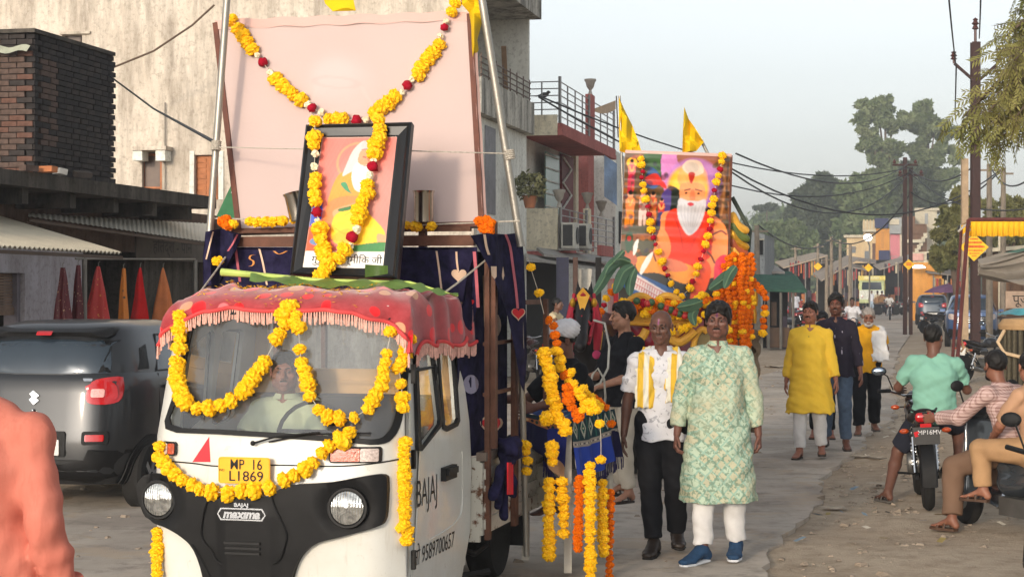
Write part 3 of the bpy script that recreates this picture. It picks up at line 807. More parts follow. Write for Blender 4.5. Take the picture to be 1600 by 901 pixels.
def plaster(name,a,b,stain='#5d564c',k=.5,rust=None):
 t=NT(name);o=t.obj();mp=t.n('Mapping',Vector=o,Scale=(1.6,1.6,.28));n1=t.noise(.9,detail=8,rough=.7);n2=t.noise(2.2,vec=mp.outputs[0],detail=9,rough=.72);n3=t.noise(14,detail=6)
 c=t.mix(t.ramp(n1,.35,.65),S(a),S(b));c=t.mix(t.math('MULTIPLY',t.ramp(n2,.42,.66),k),c,S(stain));c=t.mix(t.math('MULTIPLY',t.ramp(n3,.52,.68),.45),c,S(stain))
 t.bsdf(c,.92,0,t.math('ADD',n1,n3),.4,.03,.1);return t.m
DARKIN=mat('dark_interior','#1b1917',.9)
def left_buildings():
 # ---- low shop with a heavy concrete slab
 CON=plaster('sooty_concrete','#5e5952','#4b4641','#242220',.8);BRW=plaster('grimy_brown_wall','#6e5b4e','#5a4c44','#2f2824',.7);LAV=plaster('lavender_limewash','#b9b7c0','#a9a6ad','#6d655f',.5)
 sh=VPl(0,21.9,(.2143,1,0));SHP=sh.P.copy()
 r=root('shop_building','low dark shop with a sooty concrete roof slab and projecting beams','building',tuple(sh.P))
 wl=VPl(0,21.9,(.2143,1,0));wl.P=wl.P-SN*.75;wl.P.z=0
 L_=lambda p: _M[r.name] @ p
 def wbox(name,s0,s1,z0,z1,t0,t1,m,par=r):
  vs=[L_(sh.f(a,b,t)) for t in (t0,t1) for a,b in ((s0,z0),(s1,z0),(s1,z1),(s0,z1))]
  return MB().add(vs,[(0,1,2,3),(7,6,5,4),(0,4,5,1),(1,5,6,2),(2,6,7,3),(3,7,4,0)]).build(name,m,par)
 s0,s1=-6,sh.sz(338,320)[0]
 wbox('roof_slab',s0,s1,3.13,3.32,0,7.2,CON)
 for i in range(9):
  a=-4.6+i*1.36
  if a < s1-.2: wbox('roof_beam',a,a+.16,2.93,3.127,.14,1.2,CON)
 T0=.95;s2=sh.sz(352,400,T0)[0]
 wbox('upper_wall',s0,s2-.05,2.42,3.125,T0,T0+.25,BRW)
 sa,sb=sh.sz(40,450,T0)[0],sh.sz(131,450,T0)[0]
 wbox('white_pier',sa,sb,0,2.417,T0+.01,T0+.3,LAV);wbox('side_wall',s0,sh.sz(-60,450,T0)[0],0,2.417,T0,T0+.3,LAV);wbox('end_wall',s2-.5,s2-.05,0,2.417,T0+.003,T0+.3,BRW)
 wbox('lintel',sh.sz(-60,450,T0)[0],sa,2.06,2.415,T0+.012,T0+.28,LAV)
 wbox('door_jamb',sa-.09,sa-.003,0,2.057,T0+.08,T0+.28,mat('grey_jamb','#77727a'))
 SHT=mat('rusty_shutter_steel','#7b6656',.6,.2,.25,6);q=MB();sx0=sh.sz(-60,450,T0)[0]
 q=None
 for k in range(12): wbox('shutter_slat',sx0,sa-.095,1.60+k*.038,1.60+k*.038+.030,T0+.14+.008*(k % 2),T0+.18,SHT)
 wbox('shutter_slat',sx0,sa-.095,1.49,1.597,T0+.12,T0+.17,SHT)
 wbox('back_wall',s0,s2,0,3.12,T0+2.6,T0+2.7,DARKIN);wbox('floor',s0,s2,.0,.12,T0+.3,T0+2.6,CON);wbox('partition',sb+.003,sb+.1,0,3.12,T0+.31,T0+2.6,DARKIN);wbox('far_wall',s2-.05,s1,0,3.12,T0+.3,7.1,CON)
 wbox('sign_board',sh.sz(215,450,T0-.05)[0],s2-.12,2.30,2.75,T0-.03,T0-.004,mat('grey_sign_panel','#56514c',.9,0,.25,3))
 c=sh.sz(268,385,T0-.03)
 lettering('lettering','हितेंद्रा - पान',.27,lambda a,b: L_(sh.f(c[0]+.05+a,2.52+b,T0-.036)),mat('faded_black_paint','#262321'),r,deva=True,bold=.004,sx=1.25)
 # goods on shelves inside
 rr=random.Random(4)
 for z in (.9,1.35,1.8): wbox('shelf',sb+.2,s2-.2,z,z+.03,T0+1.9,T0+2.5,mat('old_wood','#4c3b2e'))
 # awnings
 def sheet(label,c4,m,amp=.018,n=26):
  g=root('corrugated_awning',label,'awning',tuple(c4[0]));o=_M[g.name];c4=[Vector(p) for p in c4]
  nn=(c4[1]-c4[0]).cross(c4[3]-c4[0]).normalized()
  mb=MB();nu=n*6
  for t in (0,-.006): mb.grid(lambda u,v: o @ (c4[0].lerp(c4[1],u).lerp(c4[3].lerp(c4[2],u),v)+nn*(amp*math.sin(u*n*2*PI)+t)),nu,3)
  mb.build('sheet',m,g,True);e=MB()
  e.bar(o @ (c4[0]-Vector((0,0,.05))),o @ (c4[1]-Vector((0,0,.05))),.04,.04);e.bar(o @ (c4[3]-Vector((0,0,.05))),o @ (c4[2]-Vector((0,0,.05))),.04,.04);e.build('batten',mat('old_wood','#4c3b2e'),g)
  return g
 ZN=mat('weathered_tin_sheet','#bdb5a2',.55,.15,.1,2.5,.2,30);
 wc=Vector(sh.f(sh.sz(0,340,.8)[0],0,.8));P1=W(2,340,23.3);P2=W(190,396,22.2);
 back=-SV*5.0
 sheet('pale corrugated tin awning sloping over the white pier and shutter',[P1+back,P1,P2,P2+back+Vector((0,0,.02))],ZN,.018,44)
 B1,B2=W(45,334,24.6),W(330,350,30.5);B3,B4=W(332,379,29.2),W(44,338,23.6)
 sheet('long tin awning with a blue painted end over the flag display',[B1,B2,B3,B4],mat('tin_sheet_dusty','#d2ccbe',.7,0,.1,1.2,.2,30),.005,40)
 # rod with hanging shawls
 ra,rb_=sh.at(118,404,.1),sh.at(305,405,.1)
 rail=root('display_rail','steel rail on posts carrying bright shawls before the dark shop','rail',tuple(ra));o=_M[rail.name]
 MB().tube([o @ ra,o @ rb_],.015,8).build('rod',STEELM,rail,True)
 for p,nm in ((sh.at(132,400,.1),0),(sh.at(305,398,.1),1)): MB().tube([o @ Vector((p.x,p.y,DZ)),o @ Vector((p.x,p.y,2.3))],.035,10).build('post',STEELM,rail,True)
 def shawl(label,px,y0,y1,wtop,wbot,m,seed,name='hanging_shawl',skew=0):
  a=sh.at(px,y0,.1);k=F/a.y;h_=(y1-y0)/k;g=root(name,label,'shawl',tuple(a),0,'shawls hanging in front of the dark shop')
  def fn(u,v):
   ww=(wtop+(wbot-wtop)*v ** .8)/k;th=u*2*PI
   x=math.cos(th)*ww/2*(1+.28*math.sin(th*5+seed+v*3)*(.3+v))+.004*math.sin(v*9+seed)+skew*v/k;y=math.sin(th)*ww*.32*(1+.2*math.sin(th*4+seed))
   return Vector((x,y,-v*h_*(1+.05*math.sin(th*3+seed)*(v > .9))))
  MB().grid(fn,40,16).build('cloth',m,g,True)
  MB().tube([(0,0,-.02),(0,0,.05),(.02,0,.07)],.006,5).build('hook',STEELM,g)
 def spangle(name,col,spk,sc=28,th=.72):
  t=NT(name);f=t.n('TexVoronoi',Vector=t.obj(),Scale=float(sc));c=t.mix(t.ramp(f.outputs['Distance'],.16,.22),S(spk),S(col));c=t.mix(t.ramp(t.noise(6),.4,.6),c,S(col));t.bsdf(c,.5,.1,None,spec=.5);return t.m
 MAR=spangle('spangled_maroon','#5c1620','#d9b78a');REDS=spangle('spangled_red','#b52a24','#d99a4a',16)
 shawl('maroon spangled shawl hanging against the white pier, leftmost of the row',98,418,512,7,26,MAR,0);shawl('second maroon spangled shawl, just left of the steel post',122,414,512,6,18,MAR,2)
 shawl('red shawl with gold border spread wide, right of the steel post',154,416,512,5,36,REDS,4,skew=-3);shawl('narrow orange printed shawl in the middle of the row',193,419,512,5,15,spangle('orange_print_cloth','#d07a22','#4a3a2a',9),1)
 shawl('plain bright red shawl with a gold hem',219,418,512,3,26,cloth('bright_red_cloth','#c41f1f'),3);shawl('plain pale orange shawl shaped like a cone, rightmost of the row',255,418,515,2,36,cloth('pale_orange_cloth','#c9794a'),5)
 # ---- brick room on the roof
 BR=[mat('brick_brown','#54453e',.95,0,.3,12,.5,60),mat('brick_red_brown','#5e443a',.95,0,.3,12,.5,60),mat('brick_dark','#35302e',.95,0,.35,9,.5,60),mat('brick_near_black','#2a2727',.95,0,.3,9,.5,60)]
 c0=W(52,450.5,23.0);c0.z=3.325
 br=root('brick_room','dark unplastered brick room standing on the shop roof slab','building',tuple(c0));o=_M[br.name]
 H_=1.80;LA=2.35;MOR=mat('dark_mortar','#2b2725',.95)
 def bm_(ln):
  m=MB().box((0,0,0),(ln,.1,.064)).build('brick',BR[0]);me=m.data;bpy.data.objects.remove(m);return me
 full,half=bm_(.212),bm_(.10)
 fulls=[];
 for m in BR:
  f_=full.copy();f_.materials[0]=m;h2=half.copy();h2.materials[0]=m;fulls.append((f_,h2))
 core=MB();
 def P(a,b,z): return SV*a-SN*b+Vector((0,0,z))
 core.add([P(a,b,z) for z in (0,H_) for a,b in ((.02,.02),(LA,.02),(LA,2.4),(.02,2.4))],[(0,1,2,3),(7,6,5,4),(0,4,5,1),(1,5,6,2),(2,6,7,3),(3,7,4,0)]);core.build('mortar_core',MOR,br)
 az=math.atan2(SV.y,SV.x);rows=int(H_/.075)
 rest=MB()
 for j in range(rows):
  z=.04+j*.075;a=.0+(.055 if j % 2 else 0)
  n=10
  for i in range(n+1):
   ln=.222;x=a+i*ln+ln/2-(.11 if j % 2 else 0)
   hf=(j % 2 and i == 0)
   if hf: x=.05
   if x > LA: continue
   k=rr.choice((2,3,3,2,3)) if not (i in (1,2) and 4 < j < 20 and rr.random() < .8) else 0  # street face gets darker bricks than the browner end face
   ob=link('brick',fulls[k][1 if hf else 0],br);ob.matrix_basis=Matrix.Translation(P(x,.03+rr.uniform(-.006,.006),z)) @ Matrix.Rotation(az+rr.uniform(-.015,.015),4,'Z')
  for i in range(11):
   x=i*.222+.11+(.11 if j % 2 else 0);k=rr.choice((0,0,1,2)) if j < rows-3 else 2
   Mx=Matrix.Translation(P(.03+rr.uniform(-.006,.006),x,z)) @ Matrix.Rotation(az+PI/2,4,'Z')
   if i < 2:
    ob=link('brick',fulls[k][0],br);ob.matrix_basis=Mx
   else: rest.T=Mx;rest.box((0,0,0),(.212,.1,.064))
 tag(rest.build('brick',BR[0],br),kind='stuff')
 for i,(a,b,k) in enumerate(((-.35,-.12,0),(-.1,-.25,1),(.35,-.2,3),(.9,-.25,0))):
  p=P(a,b,0)+c0;g=root('loose_brick',['loose brown brick lying at the left on the slab edge','orange brick fragment lying on the slab below the brick corner','pale stone slab lying tilted on the roof edge','dark brick lying near the brick wall foot'][i],'brick',tuple(p),rr.uniform(0,3))
  MB().box((0,0,.04),(.24,.11,.075),(.1*i,0,0)).build('block',[BR[0],mat('orange_brick','#a86a44',.9),mat('pale_stone','#9a9a98',.9),BR[2]][i],g)
 g=root('roof_sheet','strip of pale sheet jammed on top of the brick room','sheet',tuple(P(.0,.3,H_-.22)+c0));MB().grid(lambda u,v: SV*(-.08-.1*v)-SN*(u*1.2-.3)+Vector((0,0,.05-.09*v+.02*math.sin(u*20))),20,3).build('sheet',mat('pale_fibre_sheet','#a4a794',.8),g)
 MB().add([_M[br.name] @ (c0+P(a,b,z)) for z in (H_,H_+.05) for a,b in ((-.08,-.06),(LA,-.06),(LA,2.4),(-.08,2.4))],[(0,1,2,3),(7,6,5,4),(0,4,5,1),(1,5,6,2),(2,6,7,3),(3,7,4,0)]).build('coping',CON,br)
 # ---- tall concrete building
 OLD=plaster('old_limewash_wall','#d6ccbe','#c4b8a8','#80766a',.75);PALE=plaster('pale_plaster','#e4e5dd','#d6d6cd','#7d7a72',.3);DIRT=plaster('mouldy_concrete','#c9c6bb','#b5b2a8','#3a3835',.9)
 f=VPl(740,33.6,(-1,.2143,0));bb=root('tall_building','tall stained plaster building with balconies rising behind the pickup','building',tuple(f.P));o=_M[bb.name]
 wd1=[(222,238),(253,238),(253,296),(222,296)];wd2=[(303,242),(341,242),(341,312),(303,312)];wd0=[(97,55),(128,55),(128,90),(97,90)]
 f.slab('front_wall',[(-60,620),(740,620),(740,-220),(-60,-220)],OLD,bb,0,.25,[wd1,wd2,wd0])
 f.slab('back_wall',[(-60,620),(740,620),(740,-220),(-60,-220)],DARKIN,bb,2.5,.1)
 WO=mat('orange_wood_door','#a4653a',.6,0,.2,6);GW=mat('dusty_window_wood','#6e5a4c',.7,0,.3,8)
 d_=f.rect('door',305,244,340,312,WO,bb,.12,.05)
 for k in range(7): f.rect('door_panel',307,248+k*8.5,322,254+k*8.5,WO,d_,.105,.013)
 for k in range(7): f.rect('door_panel',325,248+k*8.5,338,254+k*8.5,WO,d_,.105,.013)
 w_=f.rect('window',224,244,251,295,mat('dusty_glass','#5a4a40',.4,0,.3,3),bb,.12,.04);
 for a in ((224,240,251,244),(222,240,225,296),(250,240,253,296),(224,292,251,295)): f.rect('window_frame',*a,WO,w_,.09,.05)
 f.rect('window_shade',205,229,259,235,OLD,bb,-.35,.348);f.rect('shade_bracket',207,235,222,251,PALE,bb,-.3,.298);f.rect('shade_bracket',243,235,258,251,PALE,bb,-.3,.298)
 f.rect('window',99,57,126,88,mat('dusty_glass','#5a4a40'),bb,.14,.04);f.rect('window_shade',92,50,140,54,OLD,bb,-.06,.058);f.rect('door_surround',296,236,303,312,PALE,bb,-.03,.028);f.rect('door_surround',341,236,349,312,PALE,bb,-.03,.028)
 for a in ((0,30,28),(140,28,27),(172,345,183),(210,345,100)): pass
 MB().tube([o @ f.at(258,160,-.05),o @ f.at(258,296,-.05)],.012,5).build('conduit',STEELM,bb)
 # side facade along the street
 s_=VPl(740,33.6,(.2143,1,0));S1=s_.sz(824,300)[0]
 def sb_(name,a0,a1,z0,z1,t0,t1,m,par=bb):
  vs=[o @ (s_.P+SV*a-SN*t+Vector((0,0,b))) for t in (t0,t1) for a,b in ((a0,z0),(a1,z0),(a1,z1),(a0,z1))]
  return MB().add(vs,[(0,1,2,3),(7,6,5,4),(0,4,5,1),(1,5,6,2),(2,6,7,3),(3,7,4,0)]).build(name,m,par)
 zf=1.85+(450.5-200)/F*38.5;z2=1.85+(450.5-20)/F*38.5
 sb_('side_wall',.26,S1,0,z2+3.2,1.2,1.4,PALE);sb_('lower_wall',.26,S1,2.75,zf-.16,.02,1.195,PALE);
 sb_('balcony_slab',.0,S1+.02,zf-.15,zf,-.15,1.19,DIRT);sb_('balcony_parapet',.0,S1+.02,zf,zf+.52,-.15,-.05,DIRT);sb_('balcony_slab',.0,S1+.05,z2-.15,z2+.02,-.30,1.19,DIRT);sb_('balcony_parapet',.0,S1+.05,z2+.022,z2+.9,-.30,-.2,DIRT)
 sb_('fin_wall',S1-.12,S1,zf,z2-.152,-.05,1.19,PALE);sb_('fin_wall',S1-.12,S1,z2+.023,z2+3,-.05,1.19,PALE)
 RST=mat('rusty_rail','#6b5a50',.6,.3,.3,8)
 for k in range(4):
  MB().tube([o @ (s_.P+SV*.1-SN*-.1+Vector((0,0,zf+.6+k*.11))),o @ (s_.P+SV*(S1-.15)-SN*-.1+Vector((0,0,zf+.6+k*.11)))],.014,6).build('rail',RST,bb)
 for k in range(8): MB().tube([o @ (s_.P+SV*(.2+k*.65)-SN*-.1+Vector((0,0,zf+.5))),o @ (s_.P+SV*(.2+k*.65)-SN*-.1+Vector((0,0,zf+1.0)))],.014,6).build('baluster',RST,bb)
 sb_('window',1.0,1.9,3.3,5.0,-.0,.015,mat('grey_shutter','#77767a',.6));sb_('window',3.0,4.2,zf+.1,zf+2.1,1.17,1.198,mat('grey_door','#4d4a48',.6));sb_('dark_shop_sheet',.3,S1-.2,0,2.4,.5,.6,DARKIN);sb_('pier',S1-.7,S1,0,2.745,.02,.5,PALE);sb_('pier',2.4,2.8,0,2.745,.02,.5,PALE);sb_('shop_lintel',.3,S1-.71,2.4,2.745,.03,.49,DIRT)  # shop opening is a solid near-black sheet, coloured for the shade inside
 for i,(px,pt,pb,w2) in enumerate(((787,73,165,5),(806,85,178,3))):
  a=s_.at(px,pt,.3);b=s_.at(px+4-8*i,pb,.5);pl_=root('leaning_plank',['wide worn plank leaning on the upper balcony wall','thin worn plank leaning on the upper balcony wall'][i],'plank',tuple(b));oo=_M[pl_.name];MB().bar(oo @ a,oo @ b,w2/F*38*1.6,.04,(0,1,0)).build('board',mat('old_plank','#a08468',.8),pl_)
 # ---- pink trimmed building
 PK=plaster('dusty_pink_paint','#bb746d','#ab6862','#5c3d3a',.35);CRM=plaster('cream_paint','#e8dfc6','#d8ceb4','#6e685c',.4);MRN=mat('maroon_door','#6b2a28',.6);STL=mat('stainless_rail','#8f8d8c',.35,.8,.1,5)
 e=VPl(878,41,(.2143,1,0));pb_=root('pink_house','two storey house with pink trim and steel balcony railings','building',tuple(e.P));o3=_M[pb_.name]
 def eb(name,a0,a1,z0,z1,t0,t1,m,par=pb_):
  vs=[o3 @ (e.P+SV*a-SN*t+Vector((0,0,b))) for t in (t0,t1) for a,b in ((a0,z0),(a1,z0),(a1,z1),(a0,z1))]
  return MB().add(vs,[(0,1,2,3),(7,6,5,4),(0,4,5,1),(1,5,6,2),(2,6,7,3),(3,7,4,0)]).build(name,m,par)
 def zz(py,d=41): return CZ+(450.5-py)/F*d
 E1=e.sz(962,300)[0];zs=zz(203)
 eb('roof_slab',0,E1,zs,zs+.16,0,3.5,PK);eb('slab_fascia',-.02,E1,zs-.12,zs-.003,-.02,.1,PK);eb('slab_side',-.04,-.003,zs-.12,zs+.35,.1,1.1,CRM)
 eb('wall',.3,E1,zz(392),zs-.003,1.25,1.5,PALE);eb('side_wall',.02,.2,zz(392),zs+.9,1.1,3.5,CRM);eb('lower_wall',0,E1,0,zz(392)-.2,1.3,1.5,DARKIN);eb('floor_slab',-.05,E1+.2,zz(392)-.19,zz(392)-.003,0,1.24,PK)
 def ewin(name,x0,y0,x1,y1,m,t0=1.2,th=.04): return e.rect(name,x0,y0,x1,y1,m,pb_,t0,th)
 g_=ewin('window',853,236,874,330,mat('green_glass','#6f8f86',.2,0,.1,2),.95,.03)
 for k in range(5): e.rect('window_bar',853,240+k*20,874,242+k*20,PALE,g_,.92,.02)
 dd=ewin('door',878,240,896,385,MRN,1.15,.06)
 q=MB();zg=[(880,245),(893,265),(880,285),(893,305),(880,325)]
 for a,b in zip(zg[:-1],zg[1:]): q.tube([o3 @ e.at(*a,1.12),o3 @ e.at(*b,1.12)],.03,5)
 q.build('zigzag_trim',PALE,dd)
 ewin('column',919,240,928,392,PK,.9,.3);ewin('column',900,240,904,390,CRM,1.1,.14)
 def railing(a0,a1,z,h_,t,n,perpd=False):
  m=MB()
  P0=lambda a,zz_: o3 @ ((e.P+SV*a-SN*t if not perpd else e.P+SV*t-SN*a)+Vector((0,0,zz_)))
  for k in range(6): MB().tube([P0(a0,z+h_*(k+1)/6),P0(a1,z+h_*(k+1)/6)],.014,6).build('rail',STL,pb_)
  for k in range(n+1): MB().tube([P0(a0+(a1-a0)*k/n,z),P0(a0+(a1-a0)*k/n,z+h_*(1.12 if k in (0,n) else 1))],.035 if k in (0,n) else .018,8).build('baluster',STL,pb_,True)
 railing(0,E1*.5,zs+.16,.95,.05,4);railing(E1*.58,E1,zs+.16,.95,.05,3);railing(.05,.9,zs+.16,.95,.03,2,True)
 z1=zz(390);railing(.1,E1*.45,z1,.95,.05,3);railing(E1*.5,E1,z1,.95,.05,3);eb('balcony_wall',-.04,.05,z1,z1+.95,.1,1.2,CRM);eb('pillar',E1*.46,E1*.5,z1,z1+1.1,0,.15,CRM);eb('pillar',E1*.5,E1*.57,zs+.16,zs+1.25,0,.15,PK);eb('planter_box',.05,1.2,z1-.05,z1+.22,-.12,-.02,PK);eb('planter_box',E1*.6,E1*.85,z1-.05,z1+.22,-.12,-.02,PK)
 UR=mat('stone_urn','#a09a90',.6)
 for i,(a,z,lb) in enumerate(((E1*.535,zs+1.25,'urn finial on the upper balcony pillar'),(E1*.48,z1+1.1,'urn finial on the middle pillar of the lower balcony'),(E1*.75,z1+1.0,'urn finial toward the far end of the lower balcony'),(.02,z1+.97,'urn finial on the near corner of the lower balcony'))):
  p=e.P+SV*a-SN*.07+Vector((0,0,z));u=root('urn',lb,'urn',tuple(p));MB().lathe((0,0,0),[(.07,0),(.05,.05),(.03,.12),(.09,.2),(.12,.32),(.15,.36),(.15,.40),(.02,.42)],14).build('bowl',UR,u,True)
 for i,px in enumerate((896,917)):
  a=root('air_conditioner',['white air conditioner outdoor unit, nearer of the two','white air conditioner outdoor unit, farther of the two'][i],'air conditioner',tuple(e.at(px,388,-.3)),math.atan2(SV.y,SV.x));WHT=mat('white_casing','#b4b2a8',.5)
  MB().box((.25,.12,.30),(.62,.30,.58)).build('casing',WHT,a);MB().lathe((.33,-.035,.30),[(.19,0),(.2,.01),(.17,.012),(.03,.004),(0,.01)],20,(0,-1,0)).build('fan_grille',mat('dark_grille','#3a3a3a'),a);MB().box((-.07,.12,.30),(.02,.22,.48)).build('vent_panel',mat('dark_grille','#3a3a3a'),a);MB().box((.25,.15,-.02),(.6,.4,.04)).build('bracket',STEELM,a)
 # potted shrub
 pt=root('potted_plant','straggly pot plant on the wall top beside the flag pole','plant',tuple(e.at(828,325,-.2)));MB().lathe((0,0,0),[(.10,0),(.15,.22),(.17,.24),(.14,.24)],14).build('pot',mat('terracotta','#8a5a40'),pt,True)
 leafcloud('foliage',[(Vector((0,0,.45)),Vector((.35,.3,.28)))],500,.05,mat('dry_leaf','#5a5c40',.8,0,.4,5),pt,3)
 # shop canopy sheets, banner, next house
 AWN=mat('grey_tin_canopy','#8f8b84',.6)
 for i,(c4,lb) in enumerate((([(820,396),(945,413),(938,418),(822,402)],'thin pale canopy over the shop fronts behind the cage'),([(838,386),(975,404),(975,412),(850,396)],'upper canopy strip below the pink balcony'))):
  pts=[W(x,y,36+10*((x-820)/140)+(2 if k in (0,1) else 0)) for k,(x,y) in enumerate(c4)];g=root('shop_canopy',lb,'canopy',tuple(pts[0]));oo=_M[g.name];MB().add([oo @ p for p in pts]+[oo @ (p-Vector((0,0,.06))) for p in pts],[(0,1,2,3),(7,6,5,4),(0,4,5,1),(1,5,6,2),(2,6,7,3),(3,7,4,0)]).build('sheet',AWN,g)
 nb=root('grey_house','narrow grey house next to the pink trimmed house','building',tuple(e.at(965,450,.3)));
 h=VPl(962,e.at(962,300).y+.1,(.2143,1,0));h.slab('front_wall',[(962,600),(990,600),(990,255),(962,235)],PALE,nb,.3,2.5);h.rect('window',968,330,975,380,DARKIN,nb,.27,.02)
 bl=root('blue_banner','faded blue cloth banner hung from the grey house','banner',tuple(e.at(944,245,-.4)));oo=_M[bl.name];MB().grid(lambda u,v: oo @ e.at(944+20*u,242+14*u+65*v,-.4+.08*math.sin(v*6+u*4)),6,14).build('cloth',mat('faded_blue_cloth','#7f93ad',.9),bl,True)
 ff=root('faded_flag','faded cream flag on a thin stick above the pink house','flag',tuple(e.at(963,154,0)));oo=_M[ff.name];MB().grid(lambda u,v: oo @ e.at(962-34*u,157+3*u+(14+20*u*(1-u))*v+10*u*(1-v),.05*math.sin(u*7)),10,5).build('cloth',mat('faded_cream_cloth','#c3a98c',.9),ff,True);MB().tube([oo @ e.at(963,150),oo @ e.at(966,215)],.02,6).build('stick',STEELM,ff)
 bd=root('perched_bird','small dark bird perched on the balcony railing corner','bird',tuple(e.at(851,152,.8)));sdf_obj('body',[EL((0,0,.06),(.10,.06,.06),k=.02),EL((.09,0,.12),(.045,.04,.04),k=.02),EC((-.08,0,.05),(-.22,0,.02),.03,.015),EC((.12,0,.12),(.16,0,.11),.01,.004),EC((.02,.02,.02),(.02,.02,-.04),.008),EC((.02,-.02,.02),(.02,-.02,-.04),.008)],mat('dark_feather','#3a3836'),bd,.012)
 wb=root('paper_notice','white paper notice hanging on a shop post','notice',tuple(W(900,420,38)));oo=_M[wb.name];MB().prism([(897,421),(925,420),(922,456),(898,458)],lambda a,b,t: oo @ (W(a,b,38)+Vector((0,t,0))),.02).build('sheet',mat('off_white_paper','#b0aca2'),wb)
 for i,(px,lb) in enumerate(((879,'dark blue painted shop shutter post behind the turban man'),(899,'brown post holding the paper notice'),(935,'dark post at the edge of the shop row'))):
  p=W(px,450,37.5);g=root('shop_post',lb,'post',(p.x,p.y,0));MB().box((0,0,1.25),((.26,.1,.12)[i],.1,2.5)).build('post',[mat('navy_paint','#26283e'),mat('brown_paint','#4b342c'),DARKIN][i],g)
def leafcloud(name,blobs,n,size,m,par,seed=0,elong=2.2,droop=0.,shell=.55,kind=None):
 rs=np.random.RandomState(seed);nb=len(blobs);w_=np.array([b[1].x*b[1].y*b[1].z for b in blobs]) ** .67;w_ /= w_.sum()
 idx=rs.choice(nb,n,p=w_);C=np.array([tuple(b[0]) for b in blobs])[idx];Rr=np.array([tuple(b[1]) for b in blobs])[idx]
 d=rs.normal(size=(n,3));d /= np.linalg.norm(d,axis=1)[:,None];rad=shell+(1-shell)*rs.rand(n,1) ** .5;rad *= 1+.12*rs.normal(size=(n,1))
 P=C+d*Rr*rad;a=rs.normal(size=(n,3));a[:,2] -= droop;a /= np.linalg.norm(a,axis=1)[:,None];b=np.cross(a,rs.normal(size=(n,3)));b /= np.linalg.norm(b,axis=1)[:,None]+1e-9
 s_=size*rs.uniform(.6,1.4,(n,1));V=np.stack([P-a*s_*elong*.5,P+b*s_*.5,P+a*s_*elong*.5,P-b*s_*.5],1).reshape(-1,3)
 me=bpy.data.meshes.new(name);fastmesh(me,V,np.arange(n*4).reshape(-1,4));me.materials.append(m);o=link(name,me,par)
 if kind: o['kind']=kind
 return o
STEELM=mat('steel_post_grey','#77746e',.5,.5,.15,4)
left_buildings()
# ---------------------------------------------------------------- marigolds and garlands
_flower={}
def flower_mesh(kind,var):
 k=(kind,var)
 if k in _flower: return _flower[k]
 m={'y': lambda: mat('marigold_yellow',S('#e8a400'),.85,0,.3,55,.8,300,.08,col2=S('#fbc60f')),'o': lambda: mat('marigold_orange',S('#e06c08'),.85,0,.3,55,.5,250,.1),
   'r': lambda: mat('rose_red',S('#a3122a'),.7,0,.3,30,.5,250,.1),'w': lambda: mat('tuberose_white',S('#e6dcbc'),.7,0,.12,30,.4,250,.1)}[kind]()
 bm=bmesh.new();bmesh.ops.create_icosphere(bm,subdivisions=3 if kind in 'yo' else 2,radius=1)
 rr=random.Random(var*7+ord(kind));ph=[rr.uniform(0,6) for _ in range(6)]
 for v in bm.verts:
  c=v.co;th=math.atan2(c.y,c.x);fr=rr.uniform(-.13,.13)
  r_=1+.10*math.sin(7*th+ph[0]+5*c.z)+.09*math.sin(11*c.z+3*th+ph[1])+.05*math.sin(17*th+ph[2])+fr
  if kind == 'w': r_=1+.35*math.sin(5*th+ph[0])*math.sin(6*c.z+ph[1])+fr*2
  if kind == 'r': r_=1+.16*math.sin(4*th+6*c.z+ph[0])+fr
  v.co=Vector((c.x*r_,c.y*r_,c.z*r_*(.78 if kind in 'yo' else .9)))
 me=bpy.data.meshes.new({'y': 'marigold','o': 'marigold','r': 'rose','w': 'tuberose'}[kind]);bm.to_mesh(me);bm.free()
 me.materials.append(m);me.polygons.foreach_set('use_smooth',[kind == 'r']*len(me.polygons));_flower[k]=me;return me
FN={'y': 'marigold','o': 'marigold','r': 'rose','w': 'tuberose'}
def flower(p,kind,r,parent,axis=None,rr=R):
 o=link(FN[kind],flower_mesh(kind,rr.randrange(4)),parent)
 q=Vector((0,0,1)).rotation_difference(axis.normalized()) if axis is not None and axis.length > 1e-6 else Euler((0,0,0)).to_quaternion()
 o.matrix_basis=Matrix.Translation(p) @ q.to_matrix().to_4x4() @ Euler((rr.uniform(-.25,.25),rr.uniform(-.25,.25),rr.uniform(0,6))).to_matrix().to_4x4() @ Matrix.Scale(r*rr.uniform(.84,1.18),4)
 return o
THREAD=lambda: mat('cotton_thread','#b9b2a4',.8,bump=0)
def garland(label,pts,r=.036,group=None,kinds=None,threads=True,name='garland',jit=.12,rootp=None):
 """pts: world points, kinds: string of y o r w"""
 pts=[Vector(p) for p in pts];kinds=kinds or 'y'*len(pts)
 g=root(name,label,'garland',pts[0],0,group);o0=pts[0];n=len(pts)
 for i,(p,k) in enumerate(zip(pts,kinds)):
  if k == '.': continue
  ax=pts[min(i+1,n-1)]-pts[max(i-1,0)]
  rr=r*{'y': 1,'o': .95,'r': .72,'w': .5}[k]
  j=Vector((R.uniform(-1,1),R.uniform(-1,1),R.uniform(-1,1)))*r*jit
  flower(p-o0+j,k,rr,g,ax)
 if threads and n > 1:
  MB().tube([p-o0 for p in pts],.0022,5).build('thread',THREAD(),g)
 return g
def spread(pts,step):
 """resample a 3D polyline at even steps"""
 pts=[Vector(p) for p in pts];out=[pts[0]];acc=0
 for a,b in zip(pts[:-1],pts[1:]):
  ln=(b-a).length;t=step-acc
  while t <= ln: out.append(a.lerp(b,t/ln));t += step
  acc=ln-(t-step)
 return out
